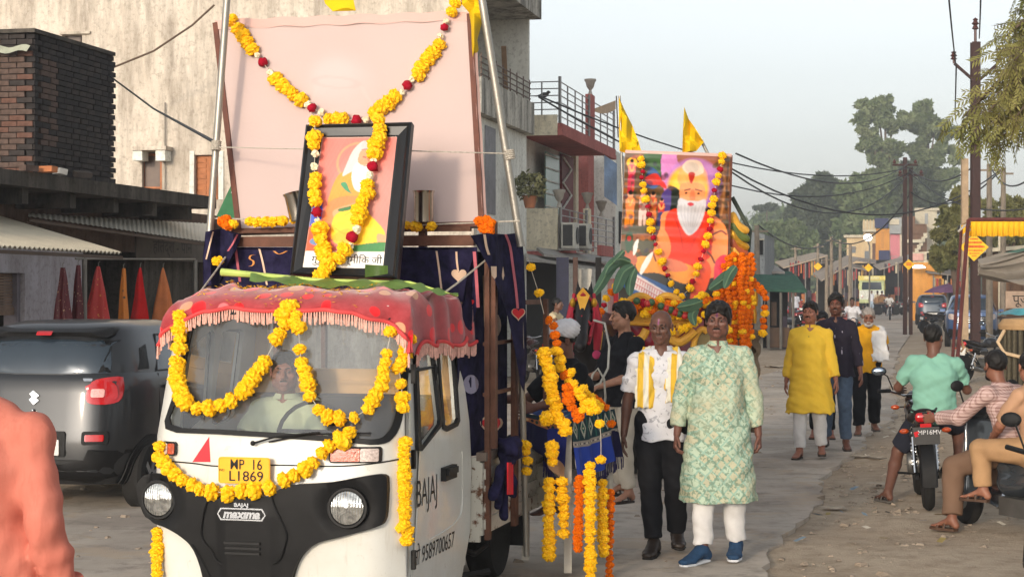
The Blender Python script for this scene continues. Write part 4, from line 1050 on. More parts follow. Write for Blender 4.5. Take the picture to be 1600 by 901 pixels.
# ---------------------------------------------------------------- the three-wheeled pickup
TA=math.atan(700/2800);TO=Vector((-1.293,9.33,0))
TM=Matrix.Translation(TO) @ Matrix.Rotation(-TA,4,'Z');TI=TM.inverted()
CAML=TI @ Vector((0,0,CZ));HW=.70
def ray_local(px,py): return TI.to_3x3() @ Vector(((px-800)/F,1,(450.5-py)/F))
def on_front(px,py,surf,off=0.):
 d=ray_local(px,py);y=.1
 for _ in range(14):
  t=(y-CAML.y)/d.y;p=CAML+d*t;y=.5*y+.5*(surf(p.x,p.z)-off)
 return CAML+d*((y-CAML.y)/d.y)
def on_side(px,py,surf,off=0.):
 d=ray_local(px,py);x=HW
 for _ in range(14):
  t=(x-CAML.x)/d.x;p=CAML+d*t;x=.5*x+.5*(surf(p.y,p.z)+off)
 return CAML+d*((x-CAML.x)/d.x)
def yf(x,z):
 b=.02+max(0,.5-z)*.12-.03*math.exp(-((z-.78)/.25) ** 2)
 if z > 1.06: b += (z-1.06)*.33
 a=min(abs(x),.735);return b+.17*a*a+4.5*max(0,a-.54) ** 2
def xs(y,z): return HW-max(0,z-1.05)*.10-max(0,.6-z)*.05
def tloc(p): return TM @ Vector(p)
def dusty_white():
 t=NT('cab_white_paint');o_=t.obj();a=t.noise(2.2,detail=7);b=t.noise(26,detail=8,rough=.75);mp=t.n('Mapping',Vector=o_,Scale=(9,9,.8));c_=t.noise(3.,vec=mp.outputs[0],detail=6)
 c=t.mix(t.ramp(a,.35,.7),S('#d2d2cc'),S('#c6c3b8'));c=t.mix(t.math('MULTIPLY',t.ramp(b,.60,.70),.55),c,S('#9c9280'));c=t.mix(t.math('MULTIPLY',t.ramp(c_,.60,.72),.30),c,S('#a59c8c'))
 t.bsdf(c,.36,0,b,.06,.004,.5,Coat_Weight=.25);return t.m
def build_truck():
 WHITE=dusty_white();BLK=mat('black_moulded_plastic','#141415',.55,0,.15,20,.3,500,.25)
 RUB=mat('black_rubber_seal','#101011',.6,bump=0);DK=mat('dark_underbody','#1a1918',.8);CHR=mat('chrome','#c9c9c9',.15,1.,.05,bump=0)
 T=root('pickup_truck','white three-wheeled pickup with black front mask, draped in marigold garlands','pickup',mtx=TM)
 # front shell with the windscreen hole
 wsc=[(262,668),(272,622),(286,560),(302,500),(340,488),(450,484),(560,490),(628,506),(636,545),(633,600),(625,655),(612,682),(590,692),(540,689),(440,682),(340,676)]
 wl=[on_front(x,y,yf) for x,y in wsc];hole=[(p.x,p.z) for p in wl];hole=smoothpoly(hole,3)
 FS=lambda o_: (lambda a,b,t: Vector((a,yf(a,b)+t+o_,b)))
 out=[(-.70,.22),(-.55,.20),(.55,.20),(.70,.22),(.705,.5),(.70,1.05),(.64,1.72),(.58,1.76),(-.58,1.76),(-.64,1.72),(-.70,1.05),(-.705,.5)]
 patch(out,FS(0),.018,.055,[hole]).build('front_panel',WHITE,T,True)
 # windscreen glass and seal
 t=NT('windscreen_glass');tr=t.n('BsdfTransparent',Color=(.95,.97,.97,1));gl=t.n('BsdfGlossy',Color=(1,1,1,1),Roughness=.03)
 fr=t.n('Fresnel',IOR=1.5);mx=t.n('MixShader',Fac=t.math('MULTIPLY_ADD',fr.outputs[0],1.1,.03));t.t.links.new(tr.outputs[0],mx.inputs[1]);t.t.links.new(gl.outputs[0],mx.inputs[2])
 dust=t.n('BsdfDiffuse',Color=(.62,.66,.70,1));mx2=t.n('MixShader',Fac=t.math('MULTIPLY_ADD',t.ramp(t.noise(3),.35,.7),.05,.045));t.t.links.new(mx.outputs[0],mx2.inputs[1]);t.t.links.new(dust.outputs[0],mx2.inputs[2])
 t.t.links.new(mx2.outputs[0],t.out.inputs['Surface']);GL=t.m;_mc['vehicle_glass']=GL
 ws=patch(hole,FS(.006),0,.06).build('windscreen',GL,T,True)
 hc_=sum((Vector((a,b)) for a,b in hole),Vector((0,0)))/len(hole)
 inn=[(hc_.x+(a-hc_.x)*.965,hc_.y+(b-hc_.y)*(.955 if b > hc_.y else .93)) for a,b in hole];outr=[(hc_.x+(a-hc_.x)*1.015,hc_.y+(b-hc_.y)*1.02) for a,b in hole]
 patch(outr,FS(-.012),.02,.3,[inn]).build('windscreen_seal',RUB,T,True)
 # seam line, black mask
 seam=[(250,719),(300,723),(345,728),(430,726),(520,728),(580,724),(628,716)]
 MB().tube([on_front(x,y,yf,.001) for x,y in smoothpoly(seam,4,False)],.004,6).build('seam',RUB,T)
 mk=[(219,760),(226,745),(240,738),(262,740),(290,752),(325,772),(400,776),(425,772),(455,757),(520,752),(575,742),(603,740),(609,752),(608,790),(604,812),(590,822),
   (540,836),(500,846),(478,862),(465,885),(458,915),(452,960),(330,960),(322,900),(308,858),(290,838),(262,822),(240,810),(226,792)]
 ml=[on_front(x,y,yf,.0) for x,y in mk];ml2=smoothpoly([(p.x,p.z) for p in ml],3)
 def bump(a,b):
  p=0
  for hx in (HL.x,HR.x): p += 0
  return .035
 HR=on_front(545,792,yf);HL=on_front(253,779,yf)
 lampr=.092
 def mfn(a,b,t):
  # raised mask with bowls round the lamps
  e=.045
  for H in (HR,HL):
   rr=math.hypot(a-H.x,(b-H.z))/.16
   if rr < 1: e -= .055*(1-rr*rr) ** 1.0
  c=abs(a-(HR.x+HL.x)/2)
  if c < .16 and b < .72: e += .02*min(1,(.16-c)/.03)
  return Vector((a,yf(a,b)-e+t*(1 if t == 0 else 1),b))
 holes=[]
 for H in (HR,HL): holes.append([(H.x+lampr*1.02*math.cos(k*PI/14),H.z+lampr*1.04*math.sin(k*PI/14)) for k in range(28)])
 patch(ml2,mfn,.05,.03,[]).build('front_mask',BLK,T,True)
 # lower edge lip of the mask
 MB().tube([on_front(x,y,yf,.05) for x,y in smoothpoly([(300,850),(330,905),(340,950)],4,False)],.006,6).build('mask_seam',RUB,T)
 MB().tube([on_front(x,y,yf,.055) for x,y in smoothpoly([(325,778),(318,800),(314,830),(318,845),(330,860),(345,880),(390,886),(432,878),(445,850),(446,830),(428,790),(424,774)],4,False)],.005,6).build('mask_crease',BLK,T)
 s=MB()
 for y in (847,855,863):
  s.bar(on_front(350 if y < 850 else 352,y,yf,.075),on_front(406,y+2,yf,.075),.012,.012)
 s.build('vent_slat',RUB,T)
 # headlamps
 LENS=NT('headlamp_lens');f=LENS.noise(18,dist=1.5);LENS.bsdf(LENS.mix(LENS.ramp(f,.35,.65),(.75,.76,.72,1),(.28,.28,.27,1)),.08,.75,LENS.n('TexWave',{'bands_direction': 'X'},Vector=LENS.obj(),Scale=22.,Distortion=1.).outputs['Fac'],.5,.01,.8,Coat_Weight=1.,Coat_Roughness=.02);LENS=LENS.m
 for H,ax in ((HR,Vector((.12,-1,.03))),(HL,Vector((-.12,-1,.03)))):
  c=Vector((H.x,yf(H.x,H.z)-.005,H.z));ax.normalize()
  hl=MB().lathe(c,[(.104,-.01),(.108,.02),(.103,.034),(.092,.034),(.09,.02)],32,ax).build('headlamp',RUB,T,True)
  MB().lathe(c+ax*.02,[(.09,.0),(.085,.016),(.06,.027),(.03,.032),(.0,.034)],28,ax).build('lens',LENS,hl,True)
 # reflector triangle, indicator lamps, mirror arm etc.
 RED=mat('red_reflective_vinyl','#d7202c',.35,0,.08,bump=0)
 tri=[on_front(x,y,yf) for x,y in ((327,682),(329,721),(301,721))]
 patch([(p.x,p.z) for p in tri],FS(-.004),.003,.5).build('reflector_triangle',RED,T)
 AMB=mat('amber_lens','#a8400f',.15,0,.25,60,.5,90,.7);CLR=mat('clear_lens','#b9a8a0',.12,0,.3,80,.6,100,.8)
 def lamp(px0,py0,px1,py1,split,rev=False):
  a=on_front(px0,py0,yf);b=on_front(px1,py1,yf)
  x0,x1=min(a.x,b.x),max(a.x,b.x);z0,z1=min(a.z,b.z),max(a.z,b.z)
  l=patch(rrect(x0,z0,x1,z1,.015),FS(-.022),.026,.04).build('indicator',RUB,T,True)
  m_=.008;sp_=x0+(x1-x0)*split
  A=patch(rrect(x0+m_,z0+m_,sp_,z1-m_,.008),FS(-.028),.01,.04);B=patch(rrect(sp_+.002,z0+m_,x1-m_,z1-m_,.008),FS(-.028),.01,.04)
  A.build('lens',CLR if rev else AMB,l,True);B.build('lens',AMB if rev else CLR,l,True)
 lamp(517,697,597,722,.62);lamp(255,688,277,711,.5,True)
 # number plate
 pa,pb=on_front(345,712,yf,.03),on_front(423,756,yf,.03)
 YP=mat('yellow_number_plate','#eda91c',.3,0,.06,bump=0);INK=mat('black_ink','#141312',.6,bump=0)
 yy=min(pa.y,pb.y)-.012;pc=Vector(((pa.x+pb.x)/2,yy,(pa.z+pb.z)/2));hw_,hh_=(pb.x-pa.x)/2,(pa.z-pb.z)/2
 pl=patch(rrect(-hw_,-hh_,hw_,hh_,.015),lambda a,b,t: pc+Vector((a,t,b)),.008,.3).build('number_plate',YP,T)
 MB().tube([pc+Vector((a,-.001,b)) for a,b in rrect(-hw_+.005,-hh_+.005,hw_-.005,hh_-.005,.012)+[(hw_-.005,hh_-.017)]],.002,5).build('plate_rim',YP,pl)
 lettering('lettering','MP  16',.075,lambda a,b: pc+Vector((a+.012,-.003,b+hh_*.42)),INK,pl,bold=.0005,sx=.85)
 lettering('lettering','L1869',.075,lambda a,b: pc+Vector((a+.012,-.003,b-hh_*.46)),INK,pl,bold=.0005,sx=1.05)
 lettering('lettering','IND',.018,lambda a,b: pc+Vector((a-hw_*.86,-.003,b)),INK,pl)
 # badge
 SIL=mat('silver_badge','#b9bcc0',.25,.9,.05,bump=0)
 bc=on_front(377,803,yf,.068);bw=.135;bh=.032
 hexo=[(-bw,0),(-bw*.86,bh),(bw*.86,bh),(bw,0),(bw*.86,-bh),(-bw*.86,-bh)];hexi=[(a*.95,b*.78) for a,b in hexo]
 patch(hexo,lambda a,b,t: bc+Vector((a,t,b)),.012,.5,[hexi]).build('badge_frame',SIL,T)
 bd=patch(hexi,lambda a,b,t: bc+Vector((a,.004+t,b)),.01,.5).build('badge',RUB,T)
 lettering('lettering','maxıma',.062,lambda a,b: bc+Vector((a,-.003,b)),SIL,bd,bold=.003,shear=.25,sx=1.05)
 lettering('lettering','BAJAJ',.026,lambda a,b: bc+Vector((a,-.003,b+.048)),SIL,T,bold=.001,sx=1.3)
 # wiper
 wp=MB();a=on_front(395,692,yf,.03);wp.ball(a,.014);wp.tube([a,on_front(430,682,yf,.05),on_front(500,675,yf,.035)],.006,6);wp.tube([on_front(420,690,yf,.02),on_front(480,678,yf,.02),on_front(580,676,yf,.022)],.005,6)
 wp.build('wiper',RUB,T)
 # --- side panels and doors
 SF=lambda sg: (lambda a,b,t: Vector((sg*(xs(a,b)-t),a,b)))
 CY=1.47
 so_=[(.34,.22),(CY,.22),(CY,1.0),(CY-.02,1.55),(CY-.05,1.76),(.60,1.765),(.50,1.74),(.42,1.5),(.31,1.08),(.285,.6)]
 w1=[(645,545),(650,700),(655,701),(683,664),(684,655),(668,522),(664,516)];w2=[(677,521),(684,516),(697,516),(702,520),(712,655),(709,663),(694,671),(688,667)]
 def sp(q): return [(p.y,p.z) for p in (on_side(x,y,xs) for x,y in q)]
 h1,h2=sp(w1),sp(w2)
 dz=[(642,520),(641,901),(642,960),(700,960),(718,901),(731,830),(733,723),(722,600),(712,508),(668,505)]
 door=sp(dz)
 for sg in (1,-1):
  sd_=patch(so_,SF(sg),.02,.08,[h1,h2]);sd_.build('side_panel',WHITE,T,True)
  DF=lambda a,b,t: Vector((sg*(xs(a,b)+.014-t),a,b))
  dr=patch(door,DF,.012,.07,[h1,h2]).build('door',WHITE,T,True)
  for h_ in (h1,h2):
   c=sum((Vector(q) for q in h_),Vector((0,0)))/len(h_)
   hi=[(c.x+(a-c.x)*.88,c.y+(b-c.y)*.95) for a,b in h_];ho=[(c.x+(a-c.x)*1.1,c.y+(b-c.y)*1.03) for a,b in h_]
   patch(ho,lambda a,b,t: Vector((sg*(xs(a,b)+.024-t),a,b)),.02,.5,[hi]).build('window_seal',RUB,dr,True)
   patch(h_,lambda a,b,t: Vector((sg*(xs(a,b)+.004),a,b)),0,.5).build('window',GL,dr,True)
  hd=[on_side(x,y,xs,.03) for x,y in ((693,741),(711,741))];hz=hd[0].z
  q=MB();q.box((sg*(xs(hd[0].y,hz)+.028),(hd[0].y+hd[1].y)/2,hz),(.03,hd[1].y-hd[0].y,.075));q.box((sg*(xs(hd[0].y,hz)+.05),(hd[0].y+hd[1].y)/2,hz+.012),(.018,(hd[1].y-hd[0].y)*.8,.035));q.build('handle',RUB,dr)
  # pressed swage line in the door
  sw=[on_side(x,y,xs,.016) for x,y in smoothpoly([(722,705),(722,790),(712,815),(690,832),(672,842)],4,False)]
  MB().tube([Vector((sg*p.x,p.y,p.z)) for p in sw],.005,6).build('swage_line',WHITE,dr,True)
  if sg > 0:
   sc_=.0105
   def onp(px,py,k):
    P0=on_side(px,py,xs,.017)
    return lambda a,b: Vector((xs(0,P0.z+b)+.0165,P0.y+a*k,P0.z+b))
   lettering('lettering','BAJAJ',.21,onp(668,768,1.),INK,dr,sx=.80,bold=-.001)
   lettering('lettering','नो 9589700657',.13,onp(680,857,1.),INK,dr,deva=True,sx=.98)
   mr=MB();a=on_side(640,580,xs,.02);b=on_side(678,573,xs,.05);mr.tube([on_side(632,582,xs,-.06),a,b],.009,6);mr.ball(b+Vector((.01,0,-.03)),(.012,.012,.05),8,6);mr.build('mirror_arm',RUB,T)
 for z in (.42,.95,1.4):
  MB().box((HW+.02,.31,z),(.02,.03,.10)).build('door_hinge',RUB,T)
 # roof, back wall, floor, cab interior
 CR=mat('cab_inner_cream','#c9a574',.7,0,.08,4)
 MB().grid(lambda u,v: Vector(((u-.5)*1.3*(1-.06*v*0),.36+v*(CY-.36),1.745+.045*math.sin(PI*u) ** .5*min(1,v*4+.3))),12,10).build('roof',WHITE,T,True)
 bw=MB();bw.box((0,CY-.02,.82),(1.32,.03,1.1));bw.box((-.61,CY-.02,1.57),(.12,.03,.40));bw.box((.61,CY-.02,1.57),(.12,.03,.40));bw.box((0,CY-.02,1.765),(1.1,.03,.05))
 for k in range(5): bw.box((0,CY-.045,.95+k*.085),(1.2,.02,.02))
 bw.build('cab_back_wall',CR,T)
 MB().box((0,CY-.02,1.56),(1.1,.006,.38)).build('rear_window',GL,T)
 fl=MB();fl.box((0,.8,.30),(1.34,1.05,.04));fl.box((0,.45,.65),(1.3,.04,.62));fl.build('cab_floor',DK,T)
 ds=MB();ds.box((0,.36,.96),(1.25,.22,.14));ds.build('dashboard',BLK,T)
 st=MB();st.box((0,1.0,.72),(1.1,.42,.16));st.box((0,1.22,1.02),(1.1,.10,.42),(.12,0,0));st.build('seat',mat('seat_vinyl','#26221f',.5),T,True)
 sw=MB();c=Vector((.02,.62,1.06));q=Euler((-.5,0,0)).to_matrix()
 sw.tube([c+q @ Vector((.18*math.cos(a),.0+.18*math.sin(a)*0,.18*math.sin(a))) for a in [k*PI/10 for k in range(21)]],.012,6);sw.tube([c+q @ Vector((-.18,0,0)),c+q @ Vector((.18,0,0))],.012,6);sw.tube([c,(0.02,.42,.85)],.02,6);sw.build('steering_wheel',BLK,T)
 # chassis, wheels
 TY=mat('tyre_rubber','#1b1a19',.85,0,.2,10,.5,80);RIM=mat('steel_rim','#8e8d88',.4,.8)
 ch=MB();ch.box((.35,2.1,.40),(.08,1.9,.10));ch.box((-.35,2.1,.40),(.08,1.9,.10));ch.box((0,2.5,.34),(1.2,.08,.08));ch.tube([(.3,1.5,.42),(.62,1.9,.22),(.62,2.4,.25)],.02,6);ch.tube([(.62,1.45,.45),(.5,1.65,.10)],.018,6);ch.tube([(.45,1.4,.12),(.75,1.75,.14)],.02,6);ch.build('chassis',DK,T)
 def wheel(c,r_=.28,wd=.16):
  c=Vector(c);W_=MB().lathe(c-Vector((wd/2,0,0)),[(r_*.6,0),(r_*.93,.005),(r_,.03),(r_,wd-.03),(r_*.93,wd-.005),(r_*.6,wd)],32,(1,0,0)).build('wheel',TY,T,True)
  MB().lathe(c+Vector((wd/2-.02,0,0)),[(0,-.03),(r_*.3,-.03),(r_*.5,-.01),(r_*.62,.015),(r_*.6,-.02)],24,(1,0,0)).build('rim',RIM,W_,True)
 wheel((0,.42,.28),.28,.13);wheel((.56,2.45,.28),.29,.18);wheel((-.56,2.45,.28),.29,.18)
 for sg in (1,-1): MB().box((sg*.60,2.80,.36),(.30,.02,.42)).build('mud_flap',RUB,T)
 # --- cargo bed
 RW=NT('rusty_white_paint');f=RW.noise(9,detail=8);g2=RW.noise(30,detail=6);col=RW.mix(RW.ramp(f,.56,.62),(.46,.44,.38,1),(.12,.05,.025,1));col=RW.mix(RW.ramp(g2,.60,.66),col,(.10,.045,.02,1));RW.bsdf(col,.6,0,f,.3,.004,.3);RW=RW.m
 RI=mat('rusty_brown_iron','#5c3b2c',.7,0,.3,9,.5,60);BW=.76;Y0,Y1=1.50,3.15
 MB().box((0,(Y0+Y1)/2,.60),(BW*2-.04,Y1-Y0-.02,.05)).build('bed_floor',DK,T)
 for sg in (1,-1):
  p=MB().box((sg*BW,(Y0+Y1)/2,.605),(.035,Y1-Y0,.43)).build('drop_side',RW,T)
  for k in range(4):
   MB().box((sg*(BW+.022),(Y0+2.16)/2,.455+k*.098),(.014,2.16-Y0-.06,.062)).build('pressed_rib',RW,p)
   MB().box((sg*(BW+.022),(2.28+Y1)/2,.455+k*.098),(.014,Y1-2.30,.062)).build('pressed_rib',RW,p)
  MB().box((sg*(BW+.01),(Y0+2.2)/2,.855),(.06,2.2-Y0,.05)).build('top_rail',mat('grey_brown_rail','#6d6056',.7),T)
  for y,wd,z1 in ((1.56,.05,2.1),(2.22,.085,1.78),(3.10,.05,1.78)):
   MB().bar((sg*(BW+.035),y,.36),(sg*(BW+.035),y,z1),wd,.03,(1,0,0)).build('stake_post',RI,T)
  for z in (1.22,1.52): MB().bar((sg*(BW+.02),1.54,z),(sg*(BW+.02),2.22,z),.022,.022).build('side_rail',RI,T)
  MB().bar((sg*(BW+.01),2.22,1.76),(sg*(BW+.01),3.0,1.76),.04,.03).build('side_rail',RI,T)
 for y in (Y0+.016,): MB().box((0,y,.60),(BW*2,.03,.5)).build('headboard',RW,T)
 a,b=on_front(352,378,lambda x,z: 1.54),on_front(772,381,lambda x,z: 1.54)
 MB().bar((a.x,1.54,a.z),(b.x-.12,1.54,a.z),.062,.05,(0,1,0)).build('cross_beam',RI,T)
 MB().bar((a.x+.03,1.57,a.z+.07),(b.x-.15,1.57,a.z+.07),.03,.03,(0,1,0)).build('cross_beam',RI,T)
 for px in (330,660,770): 
  q=on_front(px,385,lambda x,z: 1.58);MB().bar((q.x,1.59,.9),(q.x,1.59,2.25 if px != 660 else 2.26),.055,.04,(1,0,0)).build('stake_post',RI,T)
 return T,GL
TRUCK,GLASS=build_truck()
INKM=mat('black_ink','#141312')
# ---------------------------------------------------------------- cloth on the cab roof
def on_truck_plane(px,py,y0,k=0.,z0=2.): return on_front(px,py,lambda x,z: y0+k*(z-z0))
def build_roof_cloth():
 t=NT('dotted_red_velvet');o_=t.obj();v=t.n('TexVoronoi',{'feature': 'F1'},Vector=o_,Scale=8.2,Randomness=.4);dot=t.ramp(v.outputs['Distance'],.37,.40,(1,1,1,1),(0,0,0,1))
 hue=t.n('SeparateColor',Color=v.outputs['Color']).outputs
 dc=t.mix(t.ramp(hue[0],.42,.45),S('#dc2229'),t.mix(t.ramp(hue[1],.45,.5),S('#cf6f72'),S('#c9906e')));c=t.mix(dot,t.mix(t.ramp(t.noise(9),.3,.7),S('#8e3034'),S('#b0484c')),dc)
 t.bsdf(c,.95,0,t.noise(120),.4,.004,.1,Sheen_Weight=.4);m=t.m
 r=root('fringed_cloth','red spotted velvet cloth with white tassel fringe draped over the pickup cab','cloth',mtx=TM)
 def hemz(x):
  a=abs(x);return 1.735-.13*max(0,(a-.35)/.35) ** 1.6
 def fn(u,v):
  # u across -1..1 , v 0 front hem .. 1 back
  s_=(u*2-1);a=abs(s_);sg=1 if s_ > 0 else -1
  x=.695*min(1,a/.82) ** 1.0;hang=max(0,(a-.80)/.20)
  yb=1.52;
  if v < .22:
   k=v/.22;fz=hemz(x);top=1.852-.05*(x/.73) ** 4
   z=fz+(top-fz)*math.sin(k*PI/2);y=yf(min(x,.62),fz)-.035+.30*(1-math.cos(k*PI/2))
  else:
   k=(v-.22)/.78;y0=yf(min(x,.62),hemz(x))-.035+.30;y=y0+(yb-y0)*k;z=1.852-.05*(x/.73) ** 4-.03*k
  z -= hang*((.27 if s_ > 0 else .20)-.02*v)*(1 if v > .12 else .35+v*5);x += .02*hang;
  sag=.012*math.sin(u*23+v*11)+.010*math.sin(v*31+u*7)+.009*math.sin(u*61+v*20)*(1+math.sin(u*9))+.007*math.sin(u*40-v*38)
  y += sag*(1 if v < .3 else .2)
  if hang > 0: x += .018*math.sin(v*26)
  return Vector((sg*x,y,z+sag*(.9 if v > .16 else .35)))
 nu,nv=72,40
 mb=MB().grid(fn,nu,nv);b=len(mb.v)
 o=mb.build('cloth',m,r,True)
 sm=o.modifiers.new('thickness','SOLIDIFY');sm.thickness=.006;sm.offset=-1
 PK=mat('coral_tassel_band','#d04848',.9);FR=mat('cream_tassels','#d9a899',.9,0,.2,50)
 edge=[fn(i/200,0)+Vector((0,-.012,0)) for i in range(201)];side=[fn(1,i/60)+Vector((.01,0,0)) for i in range(8,61)];sidel=[fn(0,i/60)+Vector((-.01,0,0)) for i in range(8,61)]
 fb=MB();
 for e in (edge,side,sidel): fb.tube(e,.011,6)
 fb.build('fringe_band',PK,r,True)
 fm=MB()
 for e in (edge,side,sidel):
  ln=sum((e[i+1]-e[i]).length for i in range(len(e)-1));pts=spread(e,.0145)
  for p in pts:
   j=Vector((R.uniform(-.006,.006),R.uniform(-.006,.006),0));l_=R.uniform(.062,.078)
   fm.tube([p,p+j*.4+Vector((0,0,-l_*.5)),p+j+Vector((0,0,-l_))],[.003,.0052,.0058],5)
 tag(fm.build('tassel_fringe',[FR],r,True),kind='stuff')
 # petals strewn on the roof
 pm=MB()
 for _ in range(420):
  x=R.uniform(-.55,.5);v=R.uniform(.16,.5) if R.random() < .75 else R.uniform(.02,.2);p=fn(.5+x/1.8,v)+Vector((0,-.006,.012))
  a=R.uniform(0,6);u_=Vector((math.cos(a),math.sin(a),R.uniform(-.2,.3)))*.014;n_=Vector((-math.sin(a),math.cos(a),R.uniform(0,.3)))*.006
  pm.add([p-u_,p+n_,p+u_+Vector((0,0,.004)),p-n_],[(0,1,2,3)])
 o=pm.build('petals',mat('marigold_yellow',S('#f5b800')));o.matrix_basis=TM.copy()
 tag(o,'loose yellow marigold petals strewn over the red cab cloth','petals',kind='stuff')
 return r,fn
CLOTH,clothfn=build_roof_cloth()
# ---------------------------------------------------------------- banana leaf on the roof
def build_leafs():
 GM=mat('banana_leaf','#5f7d3c',.45,0,.2,12,.2,90);ST=mat('leaf_rib','#a9bb62',.5)
 r=root('banana_leaf','long banana leaf with pale green rib lying across the cab roof','leaf',mtx=TM)
 p0,p1=on_truck_plane(346,425,.62),on_truck_plane(500,438,.62);p2=on_truck_plane(640,441,.7);p3=on_truck_plane(716,462,.8)
 MB().tube([p0,p0.lerp(p1,.4)+Vector((0,0,.0)),p1,p2,p3],[.022,.016,.012,.008,.003],8).build('leaf_rib',ST,r,True)
 pts=[p0,p1,p2,p3]
 def q(u,v):
  t=u*3;i=min(2,int(t));p=pts[i].lerp(pts[i+1],t-i);wd=.16*math.sin(PI*min(1,.15+u*.85)) ** .6*(0 if u < .12 else 1)
  s_=v*2-1;return p+Vector((0,-wd*s_*.8,-abs(s_)*wd*.25+.01*math.sin(u*50+v*4)+.006))
 MB().grid(q,50,6).build('leaf_blade',GM,r,True)
 r2=root('folded_leaf','curled green leaf piece standing below the framed portrait','leaf',mtx=TM)
 a=on_truck_plane(573,436,.48);MB().grid(lambda u,v: a+Vector((.13*u-.01,.03*math.sin(PI*u),.07*(1-abs(v*2-1))*(1-.4*u)+.01+.02*u)),8,6).build('leaf_blade',GM,r2,True)
build_leafs()
# ---------------------------------------------------------------- billboard, framed portrait
def quadfn(c):  # c: TL TR BR BL ; u right, v down
 c=[Vector(p) for p in c];n=(c[1]-c[0]).cross(c[3]-c[0]).normalized()     # n points away from camera? fixed below
 if (TI @ Vector((0,0,CZ))-c[0]).dot(n) < 0: n=-n
 return (lambda u,v,t=0.: c[0]*(1-u)*(1-v)+c[1]*u*(1-v)+c[2]*u*v+c[3]*(1-u)*v+n*t),n
def build_billboard():
 r=root('billboard','large pale pink cloth hoarding in a wooden frame standing on the pickup bed','billboard',mtx=TM)
 c=[on_truck_plane(x,y,1.64,.16,2.2) for x,y in ((337,36),(734,22),(753,350),(374,362))]
 q,n=quadfn(c);WD=mat('brown_wood_frame','#5a2f20',.6,0,.3,10,.3,60);CL=mat('pale_banner_cloth','#c9a69d',.85,0,.04,3)
 cv=Canvas(150,120,(188,168,163));cv.ell(.48,.33,.13,.16,(194,177,174),a=.6,soft=.5);cv.ell(.46,.30,.09,.10,(205,182,180),a=.5,soft=.5);cv.ell(.52,.62,.2,.3,(192,160,154),a=.35,soft=.4);cv.ell(.46,.31,.10,.03,(188,160,156),.1,.4,ring=.3);cv.line([(.38,.34),(.33,.52),(.36,.7)],.01,(205,180,175),.4);cv.line([(.56,.34),(.62,.5),(.63,.7)],.01,(205,180,175),.4);cv.grain(.012,9,7,1)
 pm=printmat('banner_print',.8,.2)
 cv.mesh('cloth_panel',lambda u,v: q(u,v,.004+.006*math.sin(u*9)*math.sin(v*7)),r,pm)
 f=MB()
 for (a,b) in (((0,0),(0,1)),((1,0),(1,1)),((0,1),(1,1)),):
  f=MB();f.bar(q(*a,-.012),q(*b,-.012),.034,.05,n);f.build('frame_bar',WD,r)
 MB().grid(lambda u,v: q(u,-.012+v*.045+.004*math.sin(u*40),.012+.004*math.sin(u*25)),50,3).build('top_hem',CL,r,True)
 MB().grid(lambda u,v: q(1.006+v*.012,u,.012-.03*v+.004*math.sin(u*30)),40,2).build('side_hem',CL,r,True)
 # garlands of the billboard
 def bp(px,py): return tloc(on_truck_plane(px,py,1.64-.045,.16,2.2))
 seq='yyyyywrwyyyyywrwyyyrwyyyywrwyyyyywrwyy'
 pts=[(362,31),(371,44),(380,56),(387,67),(395,77),(402,87),(411,98),(423,114),(431,122),(441,133),(450,140),(458,148),(471,156),(480,163),(487,168),(500,176),(512,185),(524,186),(536,188),(558,188),(573,186),(585,177),(595,168),(606,160),(618,150),(628,143),(637,133),(643,124),(652,117),(660,105),(670,92),(677,82),(685,70),(688,56),(695,43),(698,33),(705,18),(712,5)]
 garland('long yellow marigold garland with red roses hung in a V across the pink hoarding',[bp(*p) for p in pts],.042,kinds=seq)
 return q
BB=build_billboard()
